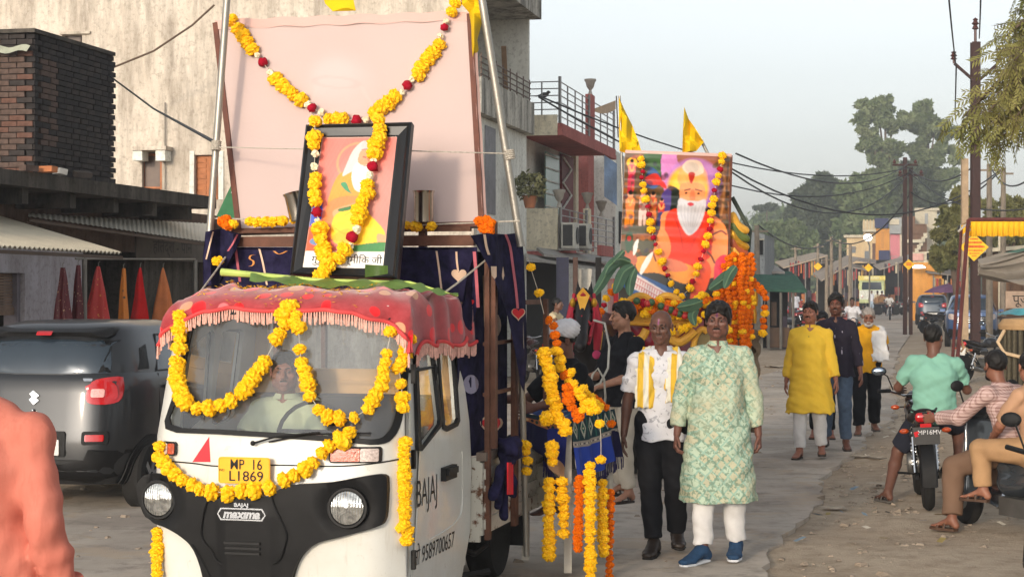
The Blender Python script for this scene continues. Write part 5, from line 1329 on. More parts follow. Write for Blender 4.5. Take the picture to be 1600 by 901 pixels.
def build_portrait():
 r=root('framed_portrait','black framed portrait of an old bearded sage leaning on the cab roof','picture',mtx=TM)
 c=[on_truck_plane(x,y,.80,.30,1.9) for x,y in ((480,197),(645,193),(622,437),(455,430))]
 q,n=quadfn(c);FM=mat('glossy_black_frame','#1b1c1e',.28,0,.1,bump=0);FI=mat('grey_black_mount','#2c2d30',.5,bump=0)
 ci=[on_truck_plane(x,y,.80,.30,1.9) for x,y in ((504,215),(621,214),(599,420),(473,418))];qi,_=quadfn(ci)
 # mitred frame members
 cs=[(0,0),(1,0),(1,1),(0,1)]
 for i in range(4):
  a,b=cs[i],cs[(i+1) % 4]
  def P(s_,k,t): o_=q(*s_,0);i_=qi(*s_,0);return o_.lerp(i_,k)+n*t
  prof=[(0,-.03),(0,.022),(.12,.032),(.3,.02),(.9,.008),(1,.010),(1,-.03)]
  vs=[P(a,k,t) for k,t in prof]+[P(b,k,t) for k,t in prof];m_=len(prof)
  mb=MB().add(vs,[(j,(j+1) % m_,(j+1) % m_+m_,j+m_) for j in range(m_)]+[tuple(range(m_-1,-1,-1)),tuple(range(m_,2*m_))]);mb.build('frame_bar',FM if i in (0,3) else FM,r)
 MB().prism([(0.01,0.01),(.99,0.01),(.99,.99),(0.01,.99)],lambda a,b,t: q(a,b,-.031-t),.006).build('backing',FI,r)
 cv=Canvas(150,260,(222,128,116))
 for k in range(12): cv.ell(.62,.38,.55-k*.04,.30-k*.02,(226,132+k*4,122+k*4),a=.25,soft=.5)
 cv.poly([(0,.5),(.14,.52),(.12,.83),(0,.83)],(70,96,190));cv.poly([(0,.7),(.2,.66),(.3,.86),(0,.88)],(226,92,36));cv.poly([(.72,.35),(1,.3),(1,.9),(.7,.9)],(176,142,132),.6)
 cv.ell(.50,.19,.255,.145,(236,176,116),ring=.06)
 cv.poly([(.28,.30),(.44,.27),(.62,.33),(.70,.46),(.66,.60),(.30,.62),(.20,.50)],(238,158,62));cv.poly([(.22,.50),(.60,.46),(.66,.60),(.5,.72),(.2,.76)],(232,140,82))
 cv.poly([(.44,.10),(.56,.03),(.66,.06),(.70,.14),(.66,.2),(.5,.25),(.42,.28),(.34,.30),(.38,.2)],(206,200,196))
 cv.poly([(.54,.11),(.69,.10),(.72,.17),(.70,.23),(.58,.26),(.52,.2)],(226,158,122));cv.poly([(.50,.20),(.58,.22),(.72,.22),(.70,.32),(.62,.42),(.52,.40),(.46,.30)],(232,228,222))
 cv.ell(.60,.065,.07,.035,(196,190,188));cv.line([(.55,.10),(.67,.09)],.012,(150,110,100));cv.line([(.63,.15),(.66,.19)],.012,(170,100,84));cv.line([(.58,.155),(.615,.16)],.012,(90,50,40));cv.line([(.655,.155),(.68,.15)],.012,(90,50,40));cv.ell(.635,.12,.012,.012,(190,40,30));cv.line([(.60,.225),(.67,.225)],.012,(190,120,100))
 for k in range(5): cv.line([(.50+k*.04,.24),(.49+k*.04,.32),(.53+k*.02,.38)],.006,(205,198,192),.7)
 cv.poly([(.33,.36),(.40,.35),(.46,.41),(.50,.44),(.40,.41)],(72,150,104));cv.poly([(.30,.56),(.58,.50),(.70,.44),(.74,.50),(.50,.60),(.32,.62)],(234,166,122))
 cv.poly([(.30,.62),(.50,.54),(.66,.56),(.80,.62),(.96,.72),(.94,.80),(.60,.82),(.34,.80)],(244,200,40));cv.poly([(.30,.78),(.50,.70),(.62,.80)],(232,182,34));cv.poly([(.88,.74),(1.0,.76),(.99,.82),(.90,.82)],(232,160,118))
 cv.line([(.44,.60),(.55,.57),(.66,.62),(.70,.70)],.01,(214,160,24));cv.line([(.34,.70),(.46,.74),(.6,.75)],.01,(214,160,24));cv.poly([(.36,.55),(.60,.52),(.58,.545),(.38,.575)],(60,122,60));cv.poly([(.5,.84),(.98,.80),(.98,.87),(.5,.87)],(58,132,66));cv.ell(.14,.80,.10,.03,(110,140,180))
 cv.poly([(-.1,.872),(1.1,.872),(1.1,1.1),(-.1,1.1)],(240,236,230),sm=False)
 for (a,b,c_,d) in ((0,0,1,0),(0,0,0,1),(1,0,1,1),(0,1,1,1)): cv.line([(a,b),(c_,d)],.015,(238,226,214))
 cv.blur(1);cv.c=cv.c ** 1.15;cv.grain(.03,30,20,7);cv.grain(.02,90,70,8);pm=printmat('portrait_print',.35,.5,.35);cv.mesh('print',lambda u,v: qi(u,v,.002),r,pm)
 for tx,u0 in (('गुरू',.16),('वाल्मीकि',.60),('जी',.91)):
  v_,f_=text_mesh({'वाल्मीकि': 'वाल्मीिक'}.get(tx,tx),.058,True,sx=1.0)
  wl=(ci[1]-ci[0]).length;hl=(ci[3]-ci[0]).length
  mesh('lettering',[qi(u0+a/wl,.94-b/hl,.005) for a,b in v_],f_,INKM,r)
 def fp(px,py): return tloc(on_truck_plane(px,py,.80-.06,.30,1.9))
 garland('garland of marigolds with roses looped over both sides of the framed portrait',[fp(*p) for p in
  [(492,190),(492,213),(491,227),(492,240),(491,261),(492,275),(492,288),(492,302),(493,316),(495,332),(497,344),(499,357),(502,373),(504,388),(508,400),(512,411)]],.043,kinds='yyywwyyyyrwyyyyy')
 garland('garland strand of marigolds and roses hanging over the right side of the portrait',[fp(*p) for p in
  [(593,188),(592,200),(592,213),(588,226),(586,240),(584,251),(582,261),(578,274),(575,287),(573,301),(567,316),(563,328),(560,343),(556,358),(550,370),(546,383),(539,390),(530,402),(516,414),(507,421),(502,432)]],.043,kinds='yyyyywrwyyyyywrwyyyyy')
build_portrait()
# ---------------------------------------------------------------- dressings of the pickup
NAVY=mat('navy_blanket','#1e1c33',.95,0,.35,14,.5,160,.08,col2='#2b2846');CREAM=mat('cream_print','#d2b59c',.9);REDP=mat('red_print','#c3222b',.85);PINKP=mat('pink_print','#b5616c',.9)
ROPE=mat('pale_rope','#a9a296',.9,0,.3,80);STEEL=mat('steel_pipe','#9b978e',.45,.7,.12,4)
def heart(r,n=24):
 o=[]
 for k in range(n):
  t=2*PI*k/n;o.append((r*math.sin(t) ** 3,r*(13*math.cos(t)-5*math.cos(2*t)-2*math.cos(3*t)-math.cos(4*t))/16+.1*r))
 return o
def motif(px,onfn,poly,m,parent,k=1.):
 """poly in px units round px; flat print just proud of the cloth"""
 pts=[onfn(px[0]+a,px[1]-b) for a,b in poly];c=sum(pts,Vector())/len(pts)
 return MB().add(pts,[tuple(range(len(pts)))]).build('printed_motif',m,parent)
def strip(pts,wd,onfn,m,parent):
 p2=smoothpoly(pts,3,False);v=[];
 for i,(x,y) in enumerate(p2):
  v += [onfn(x-wd/2,y),onfn(x+wd/2,y)]
 return MB().add(v,[(2*i,2*i+1,2*i+3,2*i+2) for i in range(len(p2)-1)]).build('printed_motif',m,parent)
def blankets():
 front=lambda off: (lambda px,py: on_front(px,py,lambda x,z: 1.52+.012*math.sin(x*17)+.008*math.sin(x*41+z*9),off))
 r=root('printed_blanket','navy blanket printed with hearts and ribbons behind the framed portrait','blanket',mtx=TM)
 def g(poly,f,name,rr,sp=9):
  def fn(a,b,t): 
   p=f(a,-b);return p+Vector((0,t,0))
  return patch([(a,-b) for a,b in poly],fn,.008,sp).build(name,NAVY,rr,True)
 g([(330,386),(745,386),(748,470),(735,520),(330,480)],front(0),'cloth',r)
 f1=front(.006)
 strip([(405,388),(411,412),(417,445)],3,f1,CREAM,r);strip([(368,388),(371,412),(375,440)],4,f1,PINKP,r);strip([(682,392),(686,420),(690,455)],3,f1,CREAM,r)
 strip([(713,393),(714,410),(716,424)],3,f1,CREAM,r);motif((717,431),f1,heart(12),CREAM,r);strip([(741,393),(744,430),(747,480)],5,f1,PINKP,r);motif((735,473),f1,heart(6),REDP,r)
 OR=mat('orange_print','#c98a4a',.9);strip([(399,398),(392,399),(390,404),(396,408),(395,414),(389,416)],3,f1,OR,r);strip([(428,392),(436,397),(448,392)],3.5,f1,OR,r)
 # bunched end at the left corner
 r2=root('printed_blanket','bunched end of navy blanket hanging over the left corner of the cage','blanket',mtx=TM)
 fl=lambda off: (lambda px,py: on_front(px,py,lambda x,z: 1.46-.05*math.sin((px-318)*.17)+.01*math.sin(z*30),off))
 g([(321,362),(345,357),(377,366),(368,392),(352,420),(340,446),(318,448),(317,400)],fl(0),'cloth',r2,5)
 strip([(333,362),(327,385),(322,405)],2.5,fl(.006),CREAM,r2);strip([(371,366),(364,380),(356,392)],3,fl(.006),PINKP,r2)
 # right hand side, inside the cage
 r3=root('printed_blanket','navy blanket with red hearts hung inside the right side of the cage','blanket',mtx=TM)
 ins=lambda off: (lambda px,py: on_side(px,py,lambda y,z: .70+.02*math.sin(y*13)+.01*math.sin(z*17+y*20),off))
 g([(742,392),(792,400),(792,705),(735,712),(716,690),(714,520),(730,430)],ins(0),'cloth',r3,9)
 fi=ins(.006)
 motif((772,508),fi,[(11*math.cos(k*PI/8),20*math.sin(k*PI/8)) for k in range(16)],CREAM,r3);motif((736,600),fi,[(12*math.cos(k*PI/8),15*math.sin(k*PI/8)) for k in range(16)],mat('grey_print','#8f8ba0'),r3)
 motif((768,666),fi,heart(18),CREAM,r3);motif((768,665),ins(.009),heart(15),REDP,r3);strip([(768,650),(767,664),(768,680)],1.5,ins(.012),CREAM,r3);strip([(755,430),(757,500),(760,560)],1.5,fi,CREAM,r3)
 # long tail hanging outside
 r4=root('printed_blanket','tapering tail of navy blanket with a red heart hanging outside the cage','blanket',mtx=TM)
 ou=lambda off: (lambda px,py: on_side(px,py,lambda y,z: .85+.03*math.sin(y*9+1)+.012*math.sin(z*11),off))
 g([(735,368),(760,364),(790,366),(815,363),(818,400),(820,450),(822,500),(823,560),(819,612),(813,600),(807,560),(800,525),(792,490),(780,455),(768,425),(750,392)],ou(0),'cloth',r4,6)
 fo=ou(.006);strip([(790,366),(797,385),(802,420),(806,450),(809,482)],4,fo,PINKP,r4);motif((810,491),fo,heart(11),CREAM,r4);motif((810,490),ou(.009),heart(9.5),REDP,r4)
 strip([(757,366),(760,385),(764,398)],4,fo,CREAM,r4);motif((771,424),fo,[(-4,8),(5,8),(5,-8),(2,-12),(-3,-6)],CREAM,r4);motif((786,430),fo,[(0,14),(2,0),(0,-8),(-2,0)],CREAM,r4)
 # knotted end tied round the middle stake
 c=on_side(793,700,lambda y,z: .86);kb=[]
 for i in range(16):
  a=R.uniform(0,6.3);kb.append(EC(c+Vector((R.uniform(-.04,.06),R.uniform(-.07,.07),R.uniform(-.05,.05))),c+Vector((R.uniform(-.03,.05),R.uniform(-.09,.09),R.uniform(-.08,.05))),R.uniform(.022,.04),R.uniform(.02,.035),k=.015))
 for q in ((772,775),(785,805),(800,770),(776,790)):
  kb.append(EC(c,on_side(*q,lambda y,z: .85),.035,.028,k=.02))
 r5=root('knotted_blanket','navy blanket corner knotted round the rusty middle stake of the pickup','blanket',mtx=TM)
 sdf_obj('cloth',kb,NAVY,r5,.009,disp=folds(.006,3.,2.));
 MB().grid(lambda u,v: on_side(792+10*u,722+50*v,lambda y,z: .905+.01*math.sin(u*6)),4,8).build('printed_motif',REDP,r5,True)
blankets()
def rope(name,label,pts,r=.006,m=ROPE,cat='rope',parent=None,sag=0.,n=14,group=None,seg=6):
 P=[Vector(p) for p in pts]
 if len(P) == 2 and sag: P=[P[0].lerp(P[1],i/n)-Vector((0,0,4*sag*(i/n)*(1-i/n))) for i in range(n+1)]
 o=P[0];b=MB().tube([p-o for p in P],r,seg).build(name,m,None,True);b.location=o;tag(b,label,cat,group);return b
def onb(px,py,y=1.55): return tloc(on_truck_plane(px,py,y))
rope('tie_rope','thin twine stretched across the upper half of the pink hoarding',[onb(336,230,1.5),onb(480,233,1.2),onb(645,236,1.2),onb(795,240,1.5)],.004)
rope('tie_rope','thin twine stretched along the foot of the pink hoarding',[onb(326,341,1.5),onb(460,344,1.5),onb(640,352,1.5),onb(812,345,1.5)],.005)
rope('tie_rope','white cord running from the cab cloth up to the right cage corner',[onb(667,477,.85),onb(715,442,1.2),onb(762,404,1.5),onb(752,378,1.5),onb(734,366,1.5)],.006)
rope('tie_rope','white cord running from the cab cloth up to the left bunched blanket',[onb(312,457,.9),onb(336,425,1.2),onb(352,402,1.4)],.006)
# flag poles lashed to the cage
def pole(label,a,b,r,knot,name='flag_pole'):
 g=root(name,label,'pole',a);MB().tube([Vector((0,0,0)),Vector(b)-Vector(a)],r,12).build('pipe',STEEL,g,True)
 if knot is not None:
  q=MB();d=(Vector(b)-Vector(a)).normalized();u,v=perp(d)
  for k in range(5): q.tube([Vector(knot)-Vector(a)+d*(k*.012-.03)+(u*math.cos(t)+v*math.sin(t))*(r+.005) for t in [i*PI/6 for i in range(13)]],.006,5)
  q.build('lashing',ROPE,g)
 return g
pole('grey pipe pole leaning beside the left edge of the pink hoarding',onb(327,372,1.48),onb(359,-60,1.62),.022,onb(338,226,1.5))
pole('grey pipe pole leaning beside the right edge of the pink hoarding',onb(814,385,1.9),onb(742,-70,1.75),.024,onb(796,240,1.85))
def on_s(px,py,x): return tloc(on_side(px,py,lambda y,z: x))
pole('pale plastic pipe standing upright against the truck side behind the stake',on_s(823,868,.84),on_s(812,480,.84),.020,None,'plastic_pipe')
# cloth flag by the right pole and a scrap of yellow over the hoarding
YF=mat('yellow_flag_cloth','#d9b400',.8,0,.1,3)
def flagcloth(name,label,poly,f,parent=None,m=None,th=.004,sp=10):
 g=root(name,label,'flag',(0,0,0));c=f(*poly[0]);g.location=c;_M[g.name]=Matrix.Translation(-c)
 patch([(a,-b) for a,b in poly],lambda a,b,t: f(a,-b)-c+Vector((0,t,0)),th,sp).build('cloth',m or YF,g,True);return g
def wavy(y0,amp=.04,k=.25): return lambda px,py: tloc(on_front(px,py,lambda x,z: y0+amp*math.sin(px*k+py*.05)))
flagcloth('yellow_flag','yellow flag hanging crumpled beside the top right of the pink hoarding',[(716,-20),(760,-25),(757,10),(752,40),(746,62),(748,78),(738,96),(736,40),(733,20),(722,8)],wavy(1.8,.05,.3))
flagcloth('yellow_flag','scrap of yellow flag showing above the middle of the pink hoarding',[(500,-20),(548,-20),(556,17),(520,18),(508,6)],wavy(1.9,.02,.1))
# steel tumblers and loose marigolds on the beam
def tumbler(label,px,py0,py1,wpx,tilt=0):
 a=on_truck_plane(px,py1,1.50);b=on_truck_plane(px,py0,1.50);r_=wpx/2/255;h_=(b-a).length
 g=root('steel_tumbler',label,'tumbler',mtx=TM @ Matrix.Translation(a) @ Matrix.Rotation(tilt,4,'Y'))
 MB().lathe((0,0,0),[(0,0),(r_*.88,0),(r_*.9,.008),(r_*.9,h_*.9),(r_,h_*.97),(r_*1.03,h_),(r_*.96,h_),(r_*.86,h_*.9),(r_*.84,.01)],28).build('vessel',mat('stainless_steel','#b9b3a8',.22,1.,.05,bump=0),g,True)
tumbler('shiny steel tumbler standing right of the framed portrait',662,298,347,34);tumbler('tilted steel tumbler half hidden left of the framed portrait',468,300,345,32,-.25)
def fl(px,py,kind,rr,label,y=1.48):
 g=root('marigold_bloom',label,'flower',onb(px,py,y));flower(Vector((0,0,0)),kind,rr,g,Vector((0,.3,1)))
def cluster(label,items,y=1.48,group=None):
 o=onb(items[0][0],items[0][1],y);g=root('marigold_cluster',label,'flowers',o,0,group)
 for x,yy,k,rr in items: flower(onb(x,yy,y)-o,k,rr,g,Vector((R.uniform(-.5,.5),.3,1)))
cluster('orange and yellow marigolds tucked at the left end of the cage beam',[(349,347,'o',.035),(357,352,'o',.035),(364,350,'y',.03),(354,341,'o',.028)])
cluster('orange marigold cluster tucked at the right end of the cage beam',[(750,346,'o',.033),(760,343,'o',.036),(765,352,'o',.035),(757,357,'o',.036),(764,362,'o',.03),(768,347,'o',.03)],1.45)
cluster('row of yellow marigolds on the cord left of the portrait',[(391,346,'y',.033),(403,347,'y',.033),(415,347,'y',.033),(427,346,'y',.033),(441,345,'y',.033),(458,345,'y',.025)])
cluster('yellow marigolds on the cord right of the portrait',[(637,352,'y',.03),(650,354,'y',.035),(674,354,'y',.035)])
cluster('single yellow marigold on the bunched blanket corner',[(340,408,'y',.036)],1.40)
# windscreen garlands
def fr_(px,py,off=.05): return tloc(on_front(px,py,yf,off))
garland('marigold garland looping from the cab roof over the left half of the windscreen',[fr_(*p) for p in [(449,478),(443,492),(447,504),(438,520),(431,531),(414,563),(408,575),(399,586),(390,596),(384,606),(375,615),(361,626),(344,634),(327,636),(309,637),(292,630),(281,621)]],.041,kinds='y'*17)
garland('marigold garland hanging down the left windscreen pillar',[fr_(*p) for p in [(283,494),(282,505),(281,517),(283,530),(281,544),(277,566),(276,580),(277,592),(279,604),(283,613),(288,622)]],.041)
garland('marigold garland looping from the cab roof over the right half of the windscreen',[fr_(*p) for p in [(457,478),(462,492),(460,502),(466,512),(469,546),(471,565),(475,578),(477,591),(480,602),(485,619),(499,640),(511,651),(530,653),(552,652),(576,638),(580,626),(588,615),(595,603),(600,590),(598,578),(603,565),(604,552),(611,518)]],.037)
garland('short marigold garland hanging by the right windscreen pillar',[fr_(*p) for p in [(641,528),(634,540),(633,553),(627,565),(623,574),(627,600),(629,622),(629,637)]],.036)
garland('marigold garland swagged under the number plate across the bonnet',[fr_(*p) for p in [(249,696),(247,713),(256,722),(264,731),(274,741),(286,749),(299,756),(313,764),(331,767),(358,770),(377,768),(399,766),(421,761),(444,750),(460,742),(477,732),(488,723),(503,709),(513,696),(530,683),(546,677),(536,690)]],.041)
sd2=lambda px,py: tloc(on_front(px,py,yf,.02)) if px < 630 else on_s(px,py,.73)
garland('straight marigold strand hanging along the front edge of the door',[tloc(on_front(px,py,yf,.03)) for px,py in [(632,690+10.5*i) for i in range(13)]+[(628,822),(636,828),(636,843)]],.036)
garland('marigold strand hanging below the left headlamp',[tloc(on_front(247-.3*i,830+11*i,lambda x,z: .1)) for i in range(9)],.034)
# ---------------------------------------------------------------- draped platform at the tail
def platform():
 A,B,C=W(815,648,12.1),W(887,658,11.5),W(957,641,12.5);D=A+C-B;zt=(A.z+B.z+C.z)/3
 for p in (A,B,C,D): p.z=zt
 r=root('draped_platform','tail platform draped in blue fringed shawl with garlands hanging in front','platform',(B.x,B.y,0));O=Vector((B.x,B.y,0))
 WH=mat('worn_white_wood','#b9b3a6',.7,0,.15,7);
 a,b,c,d=[(p-O) for p in (A,B,C,D)]
 cen=(a+b+c+d)/4
 def ins(p,k=.08): return p+(cen-p)*k
 q=[ins(p) for p in (a,b,c,d)]
 MB().add([p-Vector((0,0,.01)) for p in q]+[p-Vector((0,0,.05)) for p in q],[(0,1,2,3),(7,6,5,4),(0,4,5,1),(1,5,6,2),(2,6,7,3),(3,7,4,0)]).build('board',WH,r)
 for i in (0,1,2): 
  p0,p1=q[i],q[(i+1) % 4]
  for z in (.42,.56): 
   if i < 2: MB().bar(Vector((p0.x,p0.y,z+.06)),Vector((p1.x,p1.y,z+.06)),.02,.10,(0,0,1)).build('side_plank',WH,r)
 for p in q: MB().bar(Vector((p.x,p.y,.02)),Vector((p.x,p.y,zt-.05)),.05,.05,(1,0,0)).build('leg',WH,r)
 PR=printmat('shawl_print',.85,.2)
 # top
 cv=Canvas(60,60,(34,60,120));rr=np.random.RandomState(3)
 for k in range(60): cv.ell(rr.rand(),rr.rand(),.03+.05*rr.rand(),.02+.03*rr.rand(),[(40,90,60),(150,160,170),(24,40,90),(60,110,150)][k % 4],rr.rand()*3,.8)
 cv.mesh('shawl_top',lambda u,v: (a*(1-u)*(1-v)+d*u*(1-v)+c*u*v+b*(1-u)*v)*1.+Vector((0,0,.012+.006*math.sin(u*20+v*9))),r,PR)
 # right face: ikat band, then blue, then fringe
 cv=Canvas(130,110,(38,62,150));cv.poly([(0,0),(1,0),(1,.42),(0,.42)],(22,50,58),sm=False);cv.poly([(0,.40),(1,.40),(1,.50),(0,.50)],(150,140,130),sm=False)
 for k in range(6):
  x=.08+k*.17;cv.poly([(x,.03),(x+.05,.20),(x,.37),(x-.05,.20)],(176,176,160),sm=False);cv.poly([(x,.10),(x+.03,.20),(x,.30),(x-.03,.20)],(32,84,76),sm=False);cv.ell(x,.2,.01,.02,(190,180,150));cv.line([(x+.085,.02),(x+.085,.38)],.02,(40,92,84))
 for k in range(30): cv.ell(k/29,.45,.012,.015,(60,56,70) if k % 2 else (196,186,170))
 cv.poly([(.8,.5),(1,.5),(1,1),(.84,1)],(26,24,60));cv.grain(.05,12,4,2)
 n2=(c-b).cross(Vector((0,0,1))).normalized();n2=n2 if n2.y < 0 else -n2
 H=.36
 cv.mesh('shawl_front',lambda u,v: b.lerp(c,u)+Vector((0,0,.014-v*(H+.03*math.sin(u*5))))+n2*(.015+v*.05+.018*v*math.sin(u*26)),r,PR)
 # left face with navy point and peach corner
 cv=Canvas(110,110,(24,24,58));cv.poly([(0,.0),(1,0),(1,.14),(0,.14)],(28,46,54),sm=False);cv.poly([(0,.16),(1,.13),(1,.30),(0,.30)],(168,104,62),sm=False)
 for k in range(9): cv.ell(.06+k*.11,.22,.035,.05,[(36,60,52),(206,168,120),(30,30,40)][k % 3])
 cv.poly([(.6,.3),(1.1,.3),(1.1,1.1),(.8,1.1)],(34,44,120));cv.poly([(.62,.74),(1.05,.72),(1.05,1.05),(.66,1.05)],(208,164,128),sm=False)
 n1=(b-a).cross(Vector((0,0,1))).normalized();n1=n1 if n1.y < 0 else -n1
 cv.mesh('shawl_side',lambda u,v: a.lerp(b,u*1.04)+Vector((0,0,.014-v*(.14+.28*u ** 1.4)))+n1*(.012+.03*v+.015*v*math.sin(u*19)),r,PR)
 fm=MB();FRM=mat('violet_fringe','#26224a',.9)
 for i in range(70):
  u=i/69;p=b.lerp(c,u)+Vector((0,0,.014-(H+.03*math.sin(u*5))))+n2*(.065+.018*math.sin(u*26));j=Vector((R.uniform(-.012,.012),R.uniform(-.01,.01),-R.uniform(.06,.10)));fm.tube([p,p+j],[.003,.0045],4)
 for i in range(24):
  u=.62+.4*i/24;p=a.lerp(b,u)+Vector((0,0,.014-(.14+.28*u ** 1.4)))+n1*.045;j=Vector((R.uniform(-.012,.012),R.uniform(-.01,.01),-R.uniform(.06,.12)));fm.tube([p,p+j],[.004,.0045],4)
 tag(fm.build('fringe',[FRM],r),kind='stuff')
 return A,B,C
PA,PB,PC=platform()
def wd(px,py,d=11.3): return W(px,py,d)
def vs(x0,y0,y1,st=11.5,x1=None): 
 n=max(2,int((y1-y0)/st)+1);return [(x0+((x1 if x1 is not None else x0)-x0)*i/(n-1),y0+(y1-y0)*i/(n-1)) for i in range(n)]
GG='marigold strands hanging in front of the draped platform'
garland('thick bright yellow garland rope falling onto the platform corner',[wd(*p) for p in [(850,552),(854,565),(857,577),(859,590),(860,602),(862,614),(865,625),(868,636),(870,647),(860,652),(851,655),(874,655),(880,662),(884,672)]],.043,GG)
garland('three yellow marigolds threaded below the navy shawl point',[wd(*p) for p in [(863,696),(863,708),(863,720)]],.037,GG)
garland('orange and yellow garland dropping past the turban onto the platform',[wd(*p,11.5) for p in [(858,500),(866,508),(868,523),(870,536),(868,548),(874,549),(875,562),(874,575),(882,585),(891,583),(890,596)]],.033,GG,'ooooyyyyoyy')
garland('orange garland strand slanting over the platform top',[wd(*p) for p in [(886,606),(888,616),(890,626),(894,636),(899,645),(904,650)]],.037,GG,'oooooo')
garland('greenish yellow garland strand spread over the platform top',[wd(*p) for p in [(897,601),(903,611),(909,620),(915,629),(910,640),(921,640),(927,630),(932,640)]],.036,GG)
garland('short yellow garland strand above the far end of the platform',[wd(*p,11.6) for p in [(911,607),(917,615),(923,622),(930,630),(936,636)]],.033,GG)
garland('orange marigold end lying at the far edge of the platform',[wd(*p,11.7) for p in [(929,622),(935,627),(941,632),(948,637)]],.028,GG,'oooo')
garland('first yellow strand from the left hanging under the platform',[wd(*p) for p in vs(858,752,868,11.5,858)],.040,GG)
garland('second yellow strand hanging under the navy shawl point',[wd(*p) for p in vs(878,752,832,11.5,881)],.038,GG)
garland('dark orange strand hanging between two yellow strands',[wd(*p) for p in vs(906,748,858,8.5,902)],.034,GG,'o'*20)
garland('longest yellow strand reaching almost to the road',[wd(*p,11.2) for p in vs(922,728,900,11)],.037,GG)
garland('yellow strand ending above the knee of the bald man',[wd(*p,11.4) for p in vs(941,754,864,11,943)],.035,GG)
garland('rightmost thin orange strand hanging by the road',[wd(*p,11.5) for p in vs(954,768,900,9,952)],.026,GG,'o'*20)
garland('single yellow marigold hanging on a thread by the blue shawl',[wd(*p) for p in [(938,662),(939,690),(939,718)]],.030,GG,'y.y')
garland('single orange marigold hanging at the right shawl corner',[wd(*p,11.8) for p in [(953,640),(955,662)]],.030,GG,'.o')
garland('three yellow marigolds hanging beside the navy knot',[wd(*p,11.3) for p in [(821,695),(822,706),(824,719),(823,735)]],.032,GG)
garland('two lone yellow marigolds on a cord beside the cage corner',[wd(*p,11.6) for p in [(816,366),(829,418),(836,440),(842,458),(850,490)]],.032,None,'.y.y.')
# ---------------------------------------------------------------- people on and in the pickup
dl=on_front(452,575,lambda x,z: 1.02)
human('pickup driver in a pale sage shirt behind the windscreen',tloc((dl.x,1.02,-.10)),-TA,1.70,sit(elL=(.24,-.18,1.05),wrL=(.16,-.36,1.08),elR=(-.24,-.18,1.05),wrR=(-.16,-.36,1.08)),look=(.30,.02,0),skin='#7a5242',hair='short',moustache=('black',.026,.005),
  beard='shadow',top=shirt(cloth('pale_sage_cotton','#aeb79a'),.012,None,.4,.022,collar=True),bottom=trousers(cloth('grey_trousers','#4a4a4c'),length=.95),bulk=1.2,full=1.12,res=.01,hres=.005)
def turban(J,r,hc,Rm):
 P=[EL((0,.02,.055),(.108,.125,.072),k=.02),EL((.02,.03,.085),(.09,.105,.06),k=.03)]
 sdf_obj('turban',rot_prims(P,hc,Rm),cloth('white_turban_cloth','#cfcdd0'),r,.008,disp=lambda X,Y,Z: .004*np.sin((Z*1.2+Y*.8+X*.5)*190),cut=lambda X,Y,Z: (hc.z+.02-.25*(Y-hc.y))-Z)
tp=W(893,600,12.5)
human('man in black with a white turban sitting behind the garlands',(tp.x,tp.y,.02),-1.15,1.70,sit(wrR=(-.20,-.50,1.06),elR=(-.26,-.22,1.05)),look=(-.1,.25,.05),skin='#5b3c31',hair='short',top=shirt(cloth('black_cotton','#17171b'),.014,None,.45,.022,collar=True),
  bottom=trousers(cloth('dark_trousers','#202024')),bulk=1.1,res=.011,extras=turban)
g=root('green_poster','green poster board with pale lettering behind the left flag pole','poster',tuple(W(340,335,24.5)));o=_M[g.name]
MB().prism([(374,262),(372,345),(338,338)],lambda a,b,t: o @ (W(a,b,24.5)+Vector((0,t,0))),.03).build('board',mat('green_board','#2f6a44',.7),g);MB().prism([(375,260),(377,262),(375,346),(372,346)],lambda a,b,t: o @ (W(a,b,24.4)+Vector((0,t,0))),.03).build('edge_strip',mat('off_white_paper','#b0aca2'),g)
lettering('lettering','M',.14,lambda a,b: o @ (W(366,297,24.45)+Vector((a,0,b))),mat('white_print','#c9c9cc'),g,shear=.2)
